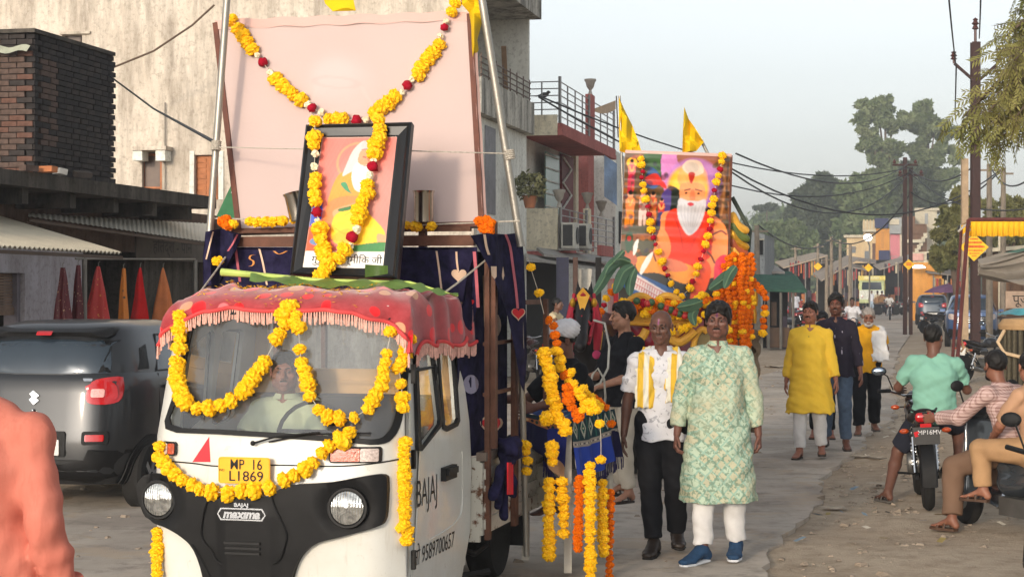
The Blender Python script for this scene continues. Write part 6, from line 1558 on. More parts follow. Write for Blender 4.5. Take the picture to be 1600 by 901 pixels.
# ---------------------------------------------------------------- cars
def car(label,loc,rz,paint,L_=3.56,W_=.76,H_=1.52,group=None,plate_r='',plate_f='',low=True,roofrail=False,front_detail=True,cat='car',trim=None):
 r=root('parked_car',label,cat,loc,rz,group);BLK=mat('black_moulded_plastic','#141415');RUB=mat('black_rubber_seal','#101011')
 DG=mat('tinted_car_glass','#27313a',.06,0,.1,2.5,0,50,.9);CHR=mat('chrome','#c9c9c9');TY=mat('tyre_rubber','#1b1a19');AL=mat('alloy_wheel','#8b8f95',.35,.8)
 HD=np.array([.22,.32,.50,.72,.90,.99]);lw=[.93,.97,1.,1.,.985,.95];ly0=[.12,.01,-.0,.035,.07,.12];ly1=[.16,.03,0,.02,.06,.25]
 def low_s(z):
  zz_=z/1.52*1.52;w_=np.interp(zz_,HD,lw)*W_;a=np.interp(zz_,HD,ly0);b=L_-np.interp(zz_,HD,ly1);return w_,a,b
 GZ=np.array([.93,1.10,1.30,H_-.10,H_-.03,H_]);gw=[.965,.93,.86,.80,.74,.60];ga=[.10,.13,.20,.30,.40,.6];gb=[L_-.88,L_-1.10,L_-1.36,L_-1.62,L_-1.75,L_-1.95]
 def up_s(z): return np.interp(z,GZ,gw)*W_,np.interp(z,GZ,ga),np.interp(z,GZ,gb)
 def shell(fn_,zs,name,m,n=56,e=5.5,cap=True):
  vs=[];fs=[]
  for z in zs:
   w_,a,b=fn_(z);c=(a+b)/2;h=(b-a)/2
   for k in range(n):
    t=2*PI*(k+.5)/n;cx,sx=math.cos(t),math.sin(t)
    vs.append((w_*math.copysign(abs(cx) ** (2/e),cx),c+h*math.copysign(abs(sx) ** (2/e),sx),z))
  m_=len(zs)
  for i in range(m_-1):
   for k in range(n): fs.append((i*n+k,i*n+(k+1) % n,(i+1)*n+(k+1) % n,(i+1)*n+k))
  if cap: fs.append(tuple((m_-1)*n+k for k in range(n)));fs.append(tuple(range(n-1,-1,-1)))
  return MB().add(vs,fs).build(name,m,r,True)
 shell(low_s,[.22,.26,.32,.40,.50,.60,.72,.82,.90,.95,.99],'body',paint)
 shell(up_s,list(np.linspace(.93,H_,14)),'cabin',paint,e=4.5)
 def srf(fn_,side,off=0.,e=5.5):
  def g(a,b,t):
   w_,y0,y1=fn_(b);c=(y0+y1)/2;h=(y1-y0)/2
   if side in 'RF':
    x=max(-.999,min(.999,a/w_));d=h*(1-abs(x) ** e) ** (1/e)+off-t;return Vector((a,c+(-d if side == 'R' else d),b))
   y=max(-.999,min(.999,(a-c)/h));d=w_*(1-abs(y) ** e) ** (1/e)+off-t;return Vector((d if side == 'P' else -d,a,b))
  return g
 def pz(name,out,m,fn_=low_s,side='R',off=.006,th=.012,sp=.09,e=5.5,par=r): return patch(out,srf(fn_,side,off,e),th,sp).build(name,m,par,True)
 # rear
 pz('rear_window',smoothpoly([(-.60,1.02),(-.56,1.28),(-.50,1.36),(.50,1.36),(.56,1.28),(.60,1.02),(.45,.985),(-.45,.985)],3),DG,up_s,'R',.006,.01,.08,4.5)
 pz('spoiler',rrect(-.56,H_-.15,.56,H_-.055,.03),BLK,up_s,'R',.075,.10,.1,4.5);pz('brake_light',rrect(-.07,H_-.13,.07,H_-.09,.01),mat('red_lamp_lens','#b01c20',.12,0,.1,bump=0,spec=.8),up_s,'R',.080,.01,.1,4.5)
 for s_ in (1,-1):
  pz('window_pillar',[(s_*a,b) for a,b in ((.52,1.0),(.60,1.0),(.60,1.36),(.50,1.36),(.565,1.25))],BLK,up_s,'R',.009,.01,.1,4.5)
  lp=pz('tail_lamp',smoothpoly([(s_*a,b) for a,b in ((.46,.80),(.50,.90),(.60,.93),(.685,.93),(.70,.80),(.66,.745),(.50,.745))],3),mat('red_lamp_lens','#b01c20'),side='R',off=.016,th=.02)
  pz('lamp_window',rrect(*((.50,.79,.60,.85) if s_ > 0 else (-.60,.79,-.50,.85)),.015),mat('lamp_clear_red','#d9a09a',.15,0,.2,60,spec=.8),side='R',off=.02,th=.006,par=lp)
  pz('lamp_side',rrect(.075,.765,.20,.90,.05),mat('red_lamp_lens','#b01c20'),side='P' if s_ > 0 else 'M',off=.012,th=.02,par=lp)
  bz=pz('reflector_recess',rrect(*((.44,.50,.64,.58) if s_ > 0 else (-.64,.50,-.44,.58)),.02),BLK,off=.012);pz('reflector',rrect(*((.47,.52,.61,.56) if s_ > 0 else (-.61,.52,-.47,.56)),.01),mat('red_lamp_lens','#b01c20'),off=.018,par=bz)
 pz('chrome_strip',rrect(-.50,.905,.50,.925,.008),CHR,off=.012)
 pz('rear_bumper',[(-.74,.26),(-.74,.46),(-.50,.47),(-.46,.40),(.46,.40),(.50,.47),(.74,.46),(.74,.26),(.5,.235),(-.5,.235)],BLK,off=.022,th=.03)
 pz('plate_recess',rrect(-.30,.42,.30,.58,.02),BLK,off=.016)
 if plate_r:
  p=pz('number_plate',rrect(-.25,.43,.25,.53,.008),mat('white_number_plate','#c9c8c2',.4),off=.024);g=srf(low_s,'R',.026);lettering('lettering',plate_r,.10,lambda a,b: g(a,.48+b,0),mat('black_ink','#141312'),p,bold=.001,sx=.72)
 # emblem: angular double-hook letter form
 if trim == 'S':
  g=srf(low_s,'R',.014);pts=[(-.045,.812),(-.012,.835),(.045,.80),(.018,.782),(.045,.765),(.0,.735),(-.045,.77),(-.018,.788)]
  MB().add([g(a,b+.0,0) for a,b in pts]+[g(a,b,.02) for a,b in pts],[tuple(range(8)),tuple(range(15,7,-1))]+[(i,i+8,(i+1) % 8+8,(i+1) % 8) for i in range(8)]).build('emblem',CHR,r);MB().ball(g(0,.70,-.002),.012).build('lock',CHR,r)
 # front
 if front_detail:
  pz('windscreen',smoothpoly([(-.62,1.0),(-.57,1.25),(-.52,H_-.12),(.52,H_-.12),(.57,1.25),(.62,1.0)],2),DG,up_s,'F',.006,.01,.08,4.5)
  pz('grille',rrect(-.48,.62,.48,.80,.04),BLK,side='F',off=.02)
  for k in range(3): pz('grille_bar',rrect(-.44,.65+k*.05,.44,.665+k*.05,.005),CHR,side='F',off=.03)
  pz('front_bumper',rrect(-.74,.26,.74,.50,.05),BLK,side='F',off=.03,th=.04)
  for s_ in (1,-1):
   pz('headlamp',smoothpoly([(s_*a,b) for a,b in ((.50,.72),(.52,.84),(.70,.87),(.74,.80),(.70,.72))],2),mat('clear_lens','#b9a8a0'),side='F',off=.02)
  if plate_f:
   p=pz('number_plate',rrect(-.24,.40,.24,.50,.008),mat('white_number_plate','#c9c8c2'),side='F',off=.04)
 # sides
 for sd in 'PM':
  s_=1 if sd == 'P' else -1
  for a0,a1,nm in ((.42,.62,'q'),(.80,1.50,'r'),(1.56,2.28,'f')):
   top=H_-.15
   out={'q': [(.50,1.02),(.66,1.02),(.72,1.30),(.60,1.26)],'r': [(.80,1.0),(1.50,.99),(1.50,top),(.98,top)],'f': [(1.57,.99),(2.42,.985),(2.02,top),(1.57,top)]}[nm]
   pz('side_window',out,DG if nm != 'q' else BLK,up_s,sd,.007,.008,.12,4.5)
   if nm != 'q':
    ring=[(sum(p[0] for p in out)/4+(a-sum(p[0] for p in out)/4)*1.07,sum(p[1] for p in out)/4+(b-sum(p[1] for p in out)/4)*1.10) for a,b in out]
    patch(ring,srf(up_s,sd,.010,4.5),.006,.3,[out]).build('window_trim',RUB,r)
  for ya in (.78,1.53): 
   g=srf(low_s,sd,.003);MB().tube([g(ya,.40,0),g(ya,.7,0),g(ya+.02,.95,0)],.004,5).build('door_gap',RUB,r)
   MB().bar(g(ya+.10,.84,-.02),g(ya+.26,.84,-.02),.03,.025).build('door_handle',paint,r)
  g=srf(low_s,sd,.004);MB().box(g(.0+L_-1.20,.98,-.12),(.16,.10,.12)).build('wing_mirror',paint,r)
  for yc in (.62,.62+L_*.668):
   g2=srf(low_s,sd,.008);a_=[(yc+.36*math.cos(k*PI/16),.28+.36*math.sin(k*PI/16)) for k in range(17)];a_=[(yc+.36,.24)]+a_+[(yc-.36,.24)]
   patch(a_,g2,.01,.1).build('arch_cladding',BLK,r,True)
   a2=[(yc+.31*math.cos(k*PI/16),.28+.31*math.sin(k*PI/16)) for k in range(17)];a2=[(yc+.31,.245)]+a2+[(yc-.31,.245)];patch(a2,srf(low_s,sd,.012),.006,.1).build('dark_well_patch',RUB,r,True)  # flush dark patch stands in for the shade inside the uncut wheel arch
   x0=s_*(W_-.17);w_=MB().lathe((x0,yc,.285),[(.17,0),(.265,.0),(.285,.03),(.285,.155),(.262,.18),(.19,.185),(.18,.15)],36,(s_,0,0)).build('wheel',TY,r,True)
   q=MB().lathe((x0+s_*.13,yc,.285),[(0,-.02),(.04,.02),(.05,.015),(.16,-.03),(.165,.02),(.19,.05),(.2,.045),(.19,-.05)],30,(s_,0,0));
   for k in range(6):
    a=k*PI/3+.3;q.bar((x0+s_*.155,yc+.03*math.cos(a),.285+.03*math.sin(a)),(x0+s_*.165,yc+.18*math.cos(a),.285+.18*math.sin(a)),.05,.015,(s_,0,0))
   q.build('rim',AL,w_,True)
 for ch in r.children:
  if ch.name.split('.')[0] in ('wheel','arch_cladding','dark_well_patch'): continue
  for q in [ch]+list(ch.children):
   co=np.zeros(len(q.data.vertices)*3,np.float32);q.data.vertices.foreach_get('co',co);co[2::3]=np.interp(co[2::3],[0,.24,.48,.74,.93,1.0,1.38,H_],[.0,.27,.56,.92,1.14,1.18,1.46,H_+.06]);q.data.vertices.foreach_set('co',co);q.data.update()
 return r
GREYP=mat('charcoal_metallic_paint','#202225',.38,.1,.06,3,0,50,.5,Coat_Weight=.45,Coat_Roughness=.08)
cp=W(50,450,14.9)
car('charcoal hatchback parked tail-on at the left beside the shops',(cp.x,cp.y,DZ),-math.radians(13),GREYP,plate_r='MP 16 C 4569',trim='S',H_=1.54,W_=.80)
sv=G(1516,541);car('blue compact car parked facing the camera behind the tall iron pole',(sv.x+.95,sv.y+3.6,DZ),PI-math.radians(14),mat('deep_blue_paint','#2f4d78',.3,.3,.08,3,0,50,.7,Coat_Weight=.7),L_=3.7,W_=.84,H_=1.62,plate_f='x')
hb=G(1448,507);car('dark blue hatchback parked tail-on at the road edge beyond the blue car',(hb.x+.3,hb.y,DZ),-math.radians(12),mat('dark_slate_paint','#2c3a48',.35,.3,.1,3,0,50,.6),L_=3.7,W_=.82,H_=1.50,plate_r='MP 04')
# ---------------------------------------------------------------- motorcycles
def bike(label,loc,rz,col='#2a2a2c',group=None,lod=0,plate=None,lean=0.,mirrors=True,cover=False):
 M=Matrix.Translation(Vector(loc)) @ Matrix.Rotation(rz,4,'Z') @ Matrix.Rotation(lean,4,'Y') @ Matrix.Scale(.92,4)
 r=root('motorcycle',label,'motorcycle',mtx=M,group=group)
 TY=mat('tyre_rubber','#1b1a19');CHR=mat('chrome','#c9c9c9');BLK=mat('black_moulded_plastic','#141415');ENG=mat('engine_alloy','#6f6e6b',.4,.7);PT=mat('tank_paint_'+col.strip('#'),col,.25,.2,.08,4,0,50,.6,Coat_Weight=.6);RED=mat('red_lamp_lens','#b01c20')
 sg=28 if lod == 0 else 14
 for y in (-.62,.66):
  w_=MB().lathe((-.05,y,.30),[(.235,.0),(.27,.0),(.30,.03),(.305,.05),(.30,.07),(.27,.10),(.235,.10)],sg,(1,0,0)).build('wheel',TY,r,True)
  if lod < 2:
   q=MB().lathe((-.04,y,.30),[(.22,.0),(.24,.005),(.24,.075),(.22,.08),(.225,.04)],sg,(1,0,0));q.lathe((-.06,y,.30),[(0,0),(.05,0),(.06,.03),(.06,.09),(.05,.12),(0,.12)],12,(1,0,0))
   for k in range(5 if lod == 0 else 3):
    a=k*2*PI/5+.2;q.bar((0,y+.05*math.cos(a),.30+.05*math.sin(a)),(0,y+.225*math.cos(a),.30+.225*math.sin(a)),.035,.03,(1,0,0))
   q.build('rim',BLK if lod == 0 else ENG,w_,True)
 f=MB();f.tube([(0,.46,.92),(0,.30,.55),(0,.0,.28),(0,-.25,.34)],.022,8);f.tube([(0,.44,.86),(0,.1,.80),(0,-.3,.74),(0,-.62,.80)],.02,8)
 for s_ in (1,-1): f.tube([(s_*.09,-.2,.36),(s_*.09,-.62,.30)],.02,8);f.tube([(s_*.02,-.15,.40),(s_*.10,-.55,.72)],.014,6)
 f.build('frame',BLK,r,True)
 e=MB();e.box((0,.12,.42),(.20,.34,.22));e.lathe((0,.16,.50),[(.07,0),(.10,.01),(.07,.02),(.10,.04),(.07,.05),(.10,.07),(.07,.08),(.10,.10),(.07,.11),(.10,.13),(.08,.16),(0,.17)],14,(0,.35,1));e.lathe((-.14,.02,.38),[(0,0),(.09,0),(.10,.02),(.10,.26),(.09,.28),(0,.28)],18,(1,0,0));e.build('engine',ENG,r,True)
 for s_ in (1,-1):
  MB().tube([(s_*.09,.66,.30),(s_*.09,.52,.70),(s_*.09,.46,.90)],[.022,.024,.018],8).build('fork',CHR,r,True)
  q=MB();q.tube([(s_*.10,-.55,.34),(s_*.10,-.42,.66)],.018,8)
  if lod == 0: q.tube([(s_*.10+.028*math.cos(k*.9),-.53+.10*k/50+.028*math.sin(k*.9)*.3,.40+.22*k/50+.0) for k in range(51)],.006,4)
  q.build('shock_absorber',CHR,r,True)
 tk=[EC((0,.36,.86),(0,.06,.82),(.125,.10),(.10,.075),u=(1,0,0),k=.03),EL((0,.24,.90),(.13,.2,.08),k=.04)];sdf_obj('fuel_tank',tk,PT,r,.014 if lod == 0 else .03)
 st=[EC((0,.06,.83),(0,-.30,.82),(.11,.045),(.14,.05),u=(1,0,0),k=.02),EC((0,-.30,.83),(0,-.62,.90),(.13,.045),(.09,.04),u=(1,0,0),k=.03)];sdf_obj('seat',st,mat('seat_vinyl','#26221f'),r,.014 if lod == 0 else .03)
 tl=[EC((0,-.05,.74),(0,-.50,.80),(.10,.06),(.09,.055),u=(1,0,0),k=.02),EC((0,-.5,.80),(0,-.74,.88),(.09,.05),(.06,.035),u=(1,0,0),k=.02),EC((.10,.0,.66),(.10,-.25,.68),(.02,.08),(.02,.05),u=(1,0,0)),EC((-.10,.0,.66),(-.10,-.25,.68),(.02,.08),(.02,.05),u=(1,0,0))];sdf_obj('tail_fairing',tl,PT,r,.014 if lod == 0 else .03)
 def arc(y,r_,a0,a1,wd,x=0): 
  q=MB();n=10;vs=[]
  for k in range(n+1):
   a=math.radians(a0+(a1-a0)*k/n)
   for xx,rr_ in ((-wd,r_-.03),(-wd*.8,r_),(wd*.8,r_),(wd,r_-.03)): vs.append((xx,y+rr_*math.cos(a),.30+rr_*math.sin(a)))
  return q.add(vs,[(i*4+k,i*4+k+1,(i+1)*4+k+1,(i+1)*4+k) for i in range(n) for k in range(3)])
 arc(.66,.335,20,150,.06).build('front_mudguard',PT,r,True);arc(-.62,.345,55,190,.075).build('rear_mudguard',BLK,r,True)
 hb=MB();hb.tube([(-.36,.30,1.06),(-.28,.36,1.06),(-.12,.44,1.0),(.12,.44,1.0),(.28,.36,1.06),(.36,.30,1.06)],.012,8);
 hb.build('handlebar',CHR,r,True)
 for s_ in (1,-1):
  MB().tube([(s_*.25,.38,1.055),(s_*.37,.29,1.06)],.019,8).build('grip',BLK,r,True)
  if lod == 0: MB().tube([(s_*.24,.43,1.06),(s_*.36,.38,1.05)],.006,5).build('lever',CHR,r)
  if mirrors and lod < 2:
   q=MB().tube([(s_*.22,.38,1.06),(s_*.27,.36,1.20),(s_*.33,.34,1.24)],.007,6).build('mirror_stalk',BLK,r,True);MB().ball((s_*.35,.35,1.25),(.075,.022,.048),14,8).build('mirror',BLK,q,True);MB().ball((s_*.35,.334,1.25),(.064,.012,.040),14,6).build('mirror_glass',mat('mirror_glass','#8a96a4',.05,.9,bump=0),q,True)
  if lod < 2:
   for y,z,xx in ((-.70,.74,.17),(.56,.88,.18)):
    q=MB().tube([(0,y,z),(s_*xx,y,z)],.008,5).build('indicator_stalk',BLK,r);MB().ball((s_*(xx+.02),y,z),(.045,.032,.025),10,6).build('indicator',mat('amber_lens','#a8400f'),q,True)
 hl=MB();hl.lathe((0,.50,.94),[(.03,-.10),(.09,-.02),(.105,.06),(.09,.075),(.0,.10)],20,(0,1,0));hd=hl.build('headlamp',PT,r,True);MB().lathe((0,.565,.94),[(.092,0),(.07,.025),(0,.04)],18,(0,1,0)).build('lens',mat('clear_lens','#b9a8a0'),hd,True)
 t=MB();
 sdf_obj('tail_lamp',[EC((-.06,-.745,.865),(.06,-.745,.865),(.03,.045),u=(0,1,0),k=.01)],RED,r,.01 if lod == 0 else .02)
 MB().tube([(.09,-.72,.92),(.12,-.55,.93),(.12,-.30,.88)],.011,6).tube([(-.09,-.72,.92),(-.12,-.55,.93),(-.12,-.30,.88)],.011,6).tube([(.09,-.72,.92),(0,-.78,.93),(-.09,-.72,.92)],.011,6).build('grab_rail',BLK,r,True)
 p=MB().box((0,-.80,.70),(.24,.012,.16 if lod == 0 else .12),(-.15,0,0)).build('number_plate',mat('black_number_plate','#151414',.5) if plate else mat('white_number_plate','#c9c8c2'),r)
 if plate:
  WI=mat('white_print','#c9c9cc',.6);lettering('lettering',plate[0],.058,lambda a,b: Vector((a+.03,-.8075-(b+.03)*.15,.73+b)),WI,p);lettering('lettering',plate[1],.07,lambda a,b: Vector((a+.02,-.8075+.0055-b*.15,.67+b)),WI,p)
  MB().add([Vector((-.112+a,-.809-(b-.70)*.15+.0,b)) for a,b in ((0,.735),(.035,.745),(.052,.73),(.03,.715),(.045,.70),(.012,.69))],[(0,1,2,3,4,5)]).build('wing_mark',REDM,p)
  MB().box((0,-.79,.795),(.10,.02,.035)).build('reflector',RED,r)
 ex=MB();ex.tube([(.10,.22,.44),(.14,.24,.26),(.15,.0,.24),(.17,-.3,.30)],.022,8);ex.tube([(.17,-.25,.29),(.18,-.62,.36)],[.045,.055],14);ex.build('exhaust',ENG,r,True)
 MB().lathe((.182,-.625,.362),[(.055,0),(.058,.008),(.045,.02),(.02,.02),(.02,.0)],18,(0,-1,.15)).build('exhaust_cap',CHR,r,True)
 MB().bar((0,-.66,.60),(0,-.86,.40),.17,.012,(1,0,0)).build('mud_flap',BLK,r)
 MB().tube([(-.30,-.02,.30),(-.12,0,.28),(.12,0,.28),(.30,-.02,.30)],.013,6).build('footrest',BLK,r)
 return r
REDM=mat('red_print','#c3222b')
SEATM=mat('seat_vinyl','#26221f')
# ---------------------------------------------------------------- scooter
def scooter(label,loc,rz,col,lean=0.):
 M=Matrix.Translation(Vector(loc)) @ Matrix.Rotation(rz,4,'Z') @ Matrix.Rotation(lean,4,'Y') @ Matrix.Scale(.88,4);r=root('scooter',label,'scooter',mtx=M)
 PT=mat('scooter_paint_'+col.strip('#'),col,.22,.2,.08,4,0,50,.7,Coat_Weight=.8,Coat_Roughness=.06);BLK=mat('black_moulded_plastic','#141415');TY=mat('tyre_rubber','#1b1a19');ENG=mat('engine_alloy','#6f6e6b');CHR=mat('chrome','#c9c9c9')
 for y in (-.55,.64):
  w_=MB().lathe((-.05,y,.22),[(.14,0),(.19,0),(.22,.03),(.225,.05),(.22,.07),(.19,.10),(.14,.10)],28,(1,0,0)).build('wheel',TY,r,True);MB().lathe((-.055,y,.22),[(0,0),(.06,0),(.13,.02),(.145,.05),(.13,.09),(.06,.11),(0,.11)],20,(1,0,0)).build('rim',ENG,w_,True)
 sdf_obj('rear_body',[EC((0,-.72,.66),(0,-.08,.62),(.13,.10),(.19,.13),u=(1,0,0),k=.05),EC((0,-.62,.52),(0,-.12,.46),(.16,.12),(.20,.15),u=(1,0,0),k=.05),EL((0,-.55,.22),(.4,.27,.27),k=.03,op=-1)],PT,r,.014)
 sdf_obj('seat',[EC((0,-.66,.80),(0,-.02,.78),(.13,.045),(.15,.05),u=(1,0,0),k=.03)],SEATM,r,.014)
 sdf_obj('front_apron',[EC((0,.44,.95),(0,.36,.30),(.17,.035),(.22,.04),u=(1,0,0),k=.03),EC((0,.40,.34),(0,-.05,.24),(.20,.03),(.17,.03),u=(1,0,0),k=.03)],PT,r,.014)
 sdf_obj('front_mudguard',[EL((0,.64,.28),(.085,.26,.22),k=.03),EL((0,.64,.16),(.3,.24,.22),k=.02,op=-1)],PT,r,.014)
 sdf_obj('headlamp_cowl',[EL((0,.44,1.06),(.17,.11,.09),k=.03)],PT,r,.014);MB().lathe((0,.53,1.05),[(.07,0),(.05,.02),(0,.03)],18,(0,1,0)).build('headlamp',mat('clear_lens','#b9a8a0'),r,True)
 MB().tube([(-.34,.28,1.08),(-.2,.38,1.06),(.2,.38,1.06),(.34,.28,1.08)],.018,8).build('handlebar',BLK,r,True)
 for s_ in (1,-1):
  q=MB().tube([(s_*.2,.38,1.08),(s_*.26,.38,1.24)],.007,6).build('mirror_stalk',BLK,r);MB().ball((s_*.29,.37,1.27),(.07,.02,.05),14,8).build('mirror',BLK,q,True)
 MB().tube([(.12,-.2,.20),(.14,-.45,.24),(.15,-.75,.28)],[.03,.05,.05],12).build('exhaust',BLK,r,True);MB().tube([(-.15,-.82,.78),(-.13,-.70,.86),(.13,-.70,.86),(.15,-.82,.78)],.014,6).build('grab_rail',CHR,r,True)
 sdf_obj('tail_lamp',[EC((-.08,-.76,.68),(.08,-.76,.68),.035,u=(0,1,0))],mat('red_lamp_lens','#b01c20'),r,.012);MB().box((0,-.80,.50),(.2,.012,.12)).build('number_plate',mat('white_number_plate','#c9c8c2'),r)
 MB().box((-.12,-.35,.26),(.14,.5,.16)).build('engine',ENG,r)
 return r
# ---------------------------------------------------------------- horse-drawn float
GOLD=mat('gilded_carving','#c8932c',.35,.6,.2,12,.4,60);GOLDP=mat('golden_yellow_paint','#dba23a',.5,.1,.15,8)
def float2():
 D=17.8
 r=root('processional_chariot','red and gold carved chariot carrying the bearded sage banner','chariot',(W(1060,450,D).x,D,0));o=_M[r.name]
 w_=lambda px,py,d=D: o @ W(px,py,d)
 c=[w_(977,237),w_(1143,243),w_(1136,480,D-.05),w_(966,470,D-.05)]
 # banner is its own thing
 b=root('sage_banner','large glossy printed banner of a seated old sage in orange','banner',(0,0,0));cb=[r.matrix_basis @ p for p in c];q,n=quadfn_w(cb)
 cv=Canvas(190,270,(58,52,38))
 cv.poly([(.0,0),(.42,0),(.45,.5),(0,.5)],(120,92,60));cv.poly([(.18,0),(.36,0),(.34,.16),(.24,.24)],(70,110,60));cv.poly([(.24,.10),(.34,.16),(.30,.24),(.20,.22)],(60,100,150));cv.poly([(.35,0),(.62,0),(.56,.3),(.40,.3)],(206,140,190));cv.poly([(.5,0),(.98,0),(.98,.1),(.62,.14)],(160,100,70))
 cv.poly([(.86,.02),(1,.02),(1,.6),(.93,.5),(.88,.3)],(150,104,62));cv.line([(.9,.05),(.94,.2),(.91,.45)],.02,(190,140,90));cv.line([(.97,.05),(.96,.3),(.99,.5)],.02,(104,74,46));cv.ell(.66,.20,.26,.17,(190,140,200),a=.8);cv.ell(.60,.23,.19,.15,(246,190,60),soft=.2);cv.ell(.60,.23,.15,.12,(255,214,96),soft=.3)
 cv.poly([(.40,.24),(.55,.28),(.52,.5),(.36,.62),(.30,.56)],(44,56,44));cv.poly([(.36,.28),(.44,.24),(.44,.38),(.38,.42)],(104,84,150))
 # small standing figures at the left
 def fig(x,y,h_,body,legs,skin=(230,160,120)):
  cv.ell(x,y+h_*.09,h_*.055/.62,h_*.07,skin);cv.ell(x,y+h_*.05,h_*.07,h_*.05,(30,24,22));cv.poly([(x-h_*.13,y+h_*.18),(x+h_*.13,y+h_*.18),(x+h_*.10,y+h_*.5),(x-h_*.10,y+h_*.5)],body);cv.poly([(x-h_*.12,y+h_*.48),(x+h_*.12,y+h_*.48),(x+h_*.10,y+h_*.95),(x+.01,y+h_*.96),(x,y+h_*.6),(x-h_*.03,y+h_*.96),(x-h_*.13,y+h_*.94)],legs);cv.line([(x-h_*.12,y+h_*.22),(x-h_*.02,y+h_*.34),(x+h_*.10,y+h_*.28)],.02,skin);cv.line([(x-.02,y+h_*.2),(x,y+h_*.34),(x+.02,y+h_*.2)],.008,(236,200,120))
 cv.ell(.07,.075,.05,.035,(246,196,60));fig(.07,.05,.24,(226,120,130),(200,40,80));fig(.07,.26,.30,(226,150,100),(238,150,40));fig(.19,.25,.26,(210,180,170),(226,200,190));fig(.28,.26,.26,(222,110,60),(230,140,60));fig(.36,.30,.22,(200,50,50),(60,60,120));cv.poly([(.20,.17),(.30,.14),(.36,.2),(.30,.22),(.22,.21)],(206,70,60));cv.poly([(.30,.16),(.38,.20),(.40,.24),(.34,.22)],(220,60,50))
 cv.poly([(0,.52),(.42,.5),(.42,.66),(.2,.7),(0,.7)],(96,92,66));cv.poly([(.0,.56),(.3,.54),(.3,.57),(0,.6)],(190,120,90),.6)
 rq=np.random.RandomState(8)
 for k in range(70): x,y=rq.rand()*.45,rq.rand()*.7;cv.ell(x,y,.012+.02*rq.rand(),.008+.012*rq.rand(),[(40,60,34),(120,60,40),(200,130,60),(60,50,90),(170,60,70)][k % 5],rq.rand()*3,.55)
 for k in range(40): x,y=.84+rq.rand()*.16,rq.rand()*.5;cv.ell(x,y,.01+.02*rq.rand(),.01+.02*rq.rand(),[(60,44,26),(140,96,50),(90,80,40)][k % 3],rq.rand()*3,.6)
 # main figure
 cv.poly([(.36,.42),(.48,.38),(.78,.38),(.92,.44),(.99,.56),(.99,.68),(.90,.80),(.60,.82),(.42,.76),(.38,.6)],(236,150,92))
 cv.poly([(.42,.40),(.55,.36),(.76,.37),(.86,.44),(.84,.60),(.80,.72),(.44,.73),(.40,.55)],(232,76,40))
 for k in range(9): cv.line([(.46+k*.01,.40+k*.012),(.60,.50+k*.022),(.78-k*.006,.40+k*.012)],.006,(196,50,30),.7)
 cv.line([(.80,.42),(.80,.72)],.02,(206,58,34),.6);cv.line([(.84,.44),(.83,.60)],.012,(206,58,34),.6)
 cv.poly([(.54,.20),(.74,.20),(.76,.30),(.70,.37),(.58,.37),(.53,.30)],(238,166,118));cv.ell(.64,.16,.14,.10,(246,170,120),a=.7);cv.poly([(.54,.10),(.58,.05),(.66,.04),(.72,.06),(.74,.12),(.64,.15)],(226,200,180));cv.ell(.63,.09,.07,.035,(206,190,176));cv.line([(.57,.245),(.62,.235)],.012,(120,80,66));cv.line([(.67,.235),(.73,.245)],.012,(120,80,66));cv.poly([(.63,.24),(.66,.24),(.67,.30),(.62,.30)],(226,146,104))
 cv.poly([(.52,.30),(.60,.31),(.70,.31),(.77,.30),(.76,.40),(.70,.50),(.62,.54),(.55,.48),(.51,.40)],(206,204,206));cv.ell(.63,.335,.03,.012,(200,60,70));
 for k in range(7): cv.line([(.54+k*.035,.34),(.56+k*.025,.44),(.62+k*.006,.52)],.006,(178,176,184),.7)
 cv.poly([(.86,.45),(.95,.46),(.99,.56),(.97,.68),(.86,.74),(.76,.76),(.72,.72),(.84,.66)],(242,158,96));cv.poly([(.70,.70),(.80,.70),(.84,.78),(.78,.92),(.66,.96),(.68,.84)],(238,104,50));cv.poly([(.88,.70),(.98,.66),(.99,.80),(.88,.86)],(226,70,100));cv.line([(.84,.53),(.92,.50),(.97,.52)],.015,(120,60,40));cv.line([(.80,.64),(.84,.67),(.87,.71)],.015,(110,54,40))
 cv.poly([(.36,.50),(.44,.56),(.46,.66),(.38,.74),(.26,.76),(.30,.66)],(240,156,96));cv.poly([(.16,.70),(.40,.70),(.66,.74),(.72,.80),(.60,.86),(.36,.80),(.18,.80)],(240,166,70));cv.poly([(.40,.70),(.58,.72),(.62,.77),(.46,.78)],(226,140,106));cv.poly([(.02,.68),(.10,.66),(.16,.72),(.10,.78),(.04,.76)],(190,110,80));cv.line([(.30,.67),(.33,.72)],.015,(110,54,40))
 cv.poly([(.05,.55),(.10,.54),(.11,.62),(.07,.68),(.04,.62)],(50,90,60));cv.ell(.075,.58,.02,.018,(190,60,50));cv.poly([(.12,.62),(.16,.58),(.15,.66),(.12,.69)],(226,224,216));cv.poly([(.30,.66),(.28,.72),(.20,.82),(.19,.78),(.24,.70)],(232,230,224));cv.poly([(.04,.85),(.14,.80),(.62,.93),(.60,1),(.3,1.02),(.04,.90)],(50,106,160),sm=False);cv.poly([(.07,.86),(.16,.815),(.46,.93),(.40,1.0),(.10,.90)],(232,220,214),sm=False)
 for k in range(14): x=.12+k*.022;cv.line([(x+.035,.838+k*.0085),(x+.03,.86+k*.0085)],.006,(200,50,60));cv.line([(x+.006,.866+k*.0085),(x,.89+k*.0085)],.007,(200,50,60))
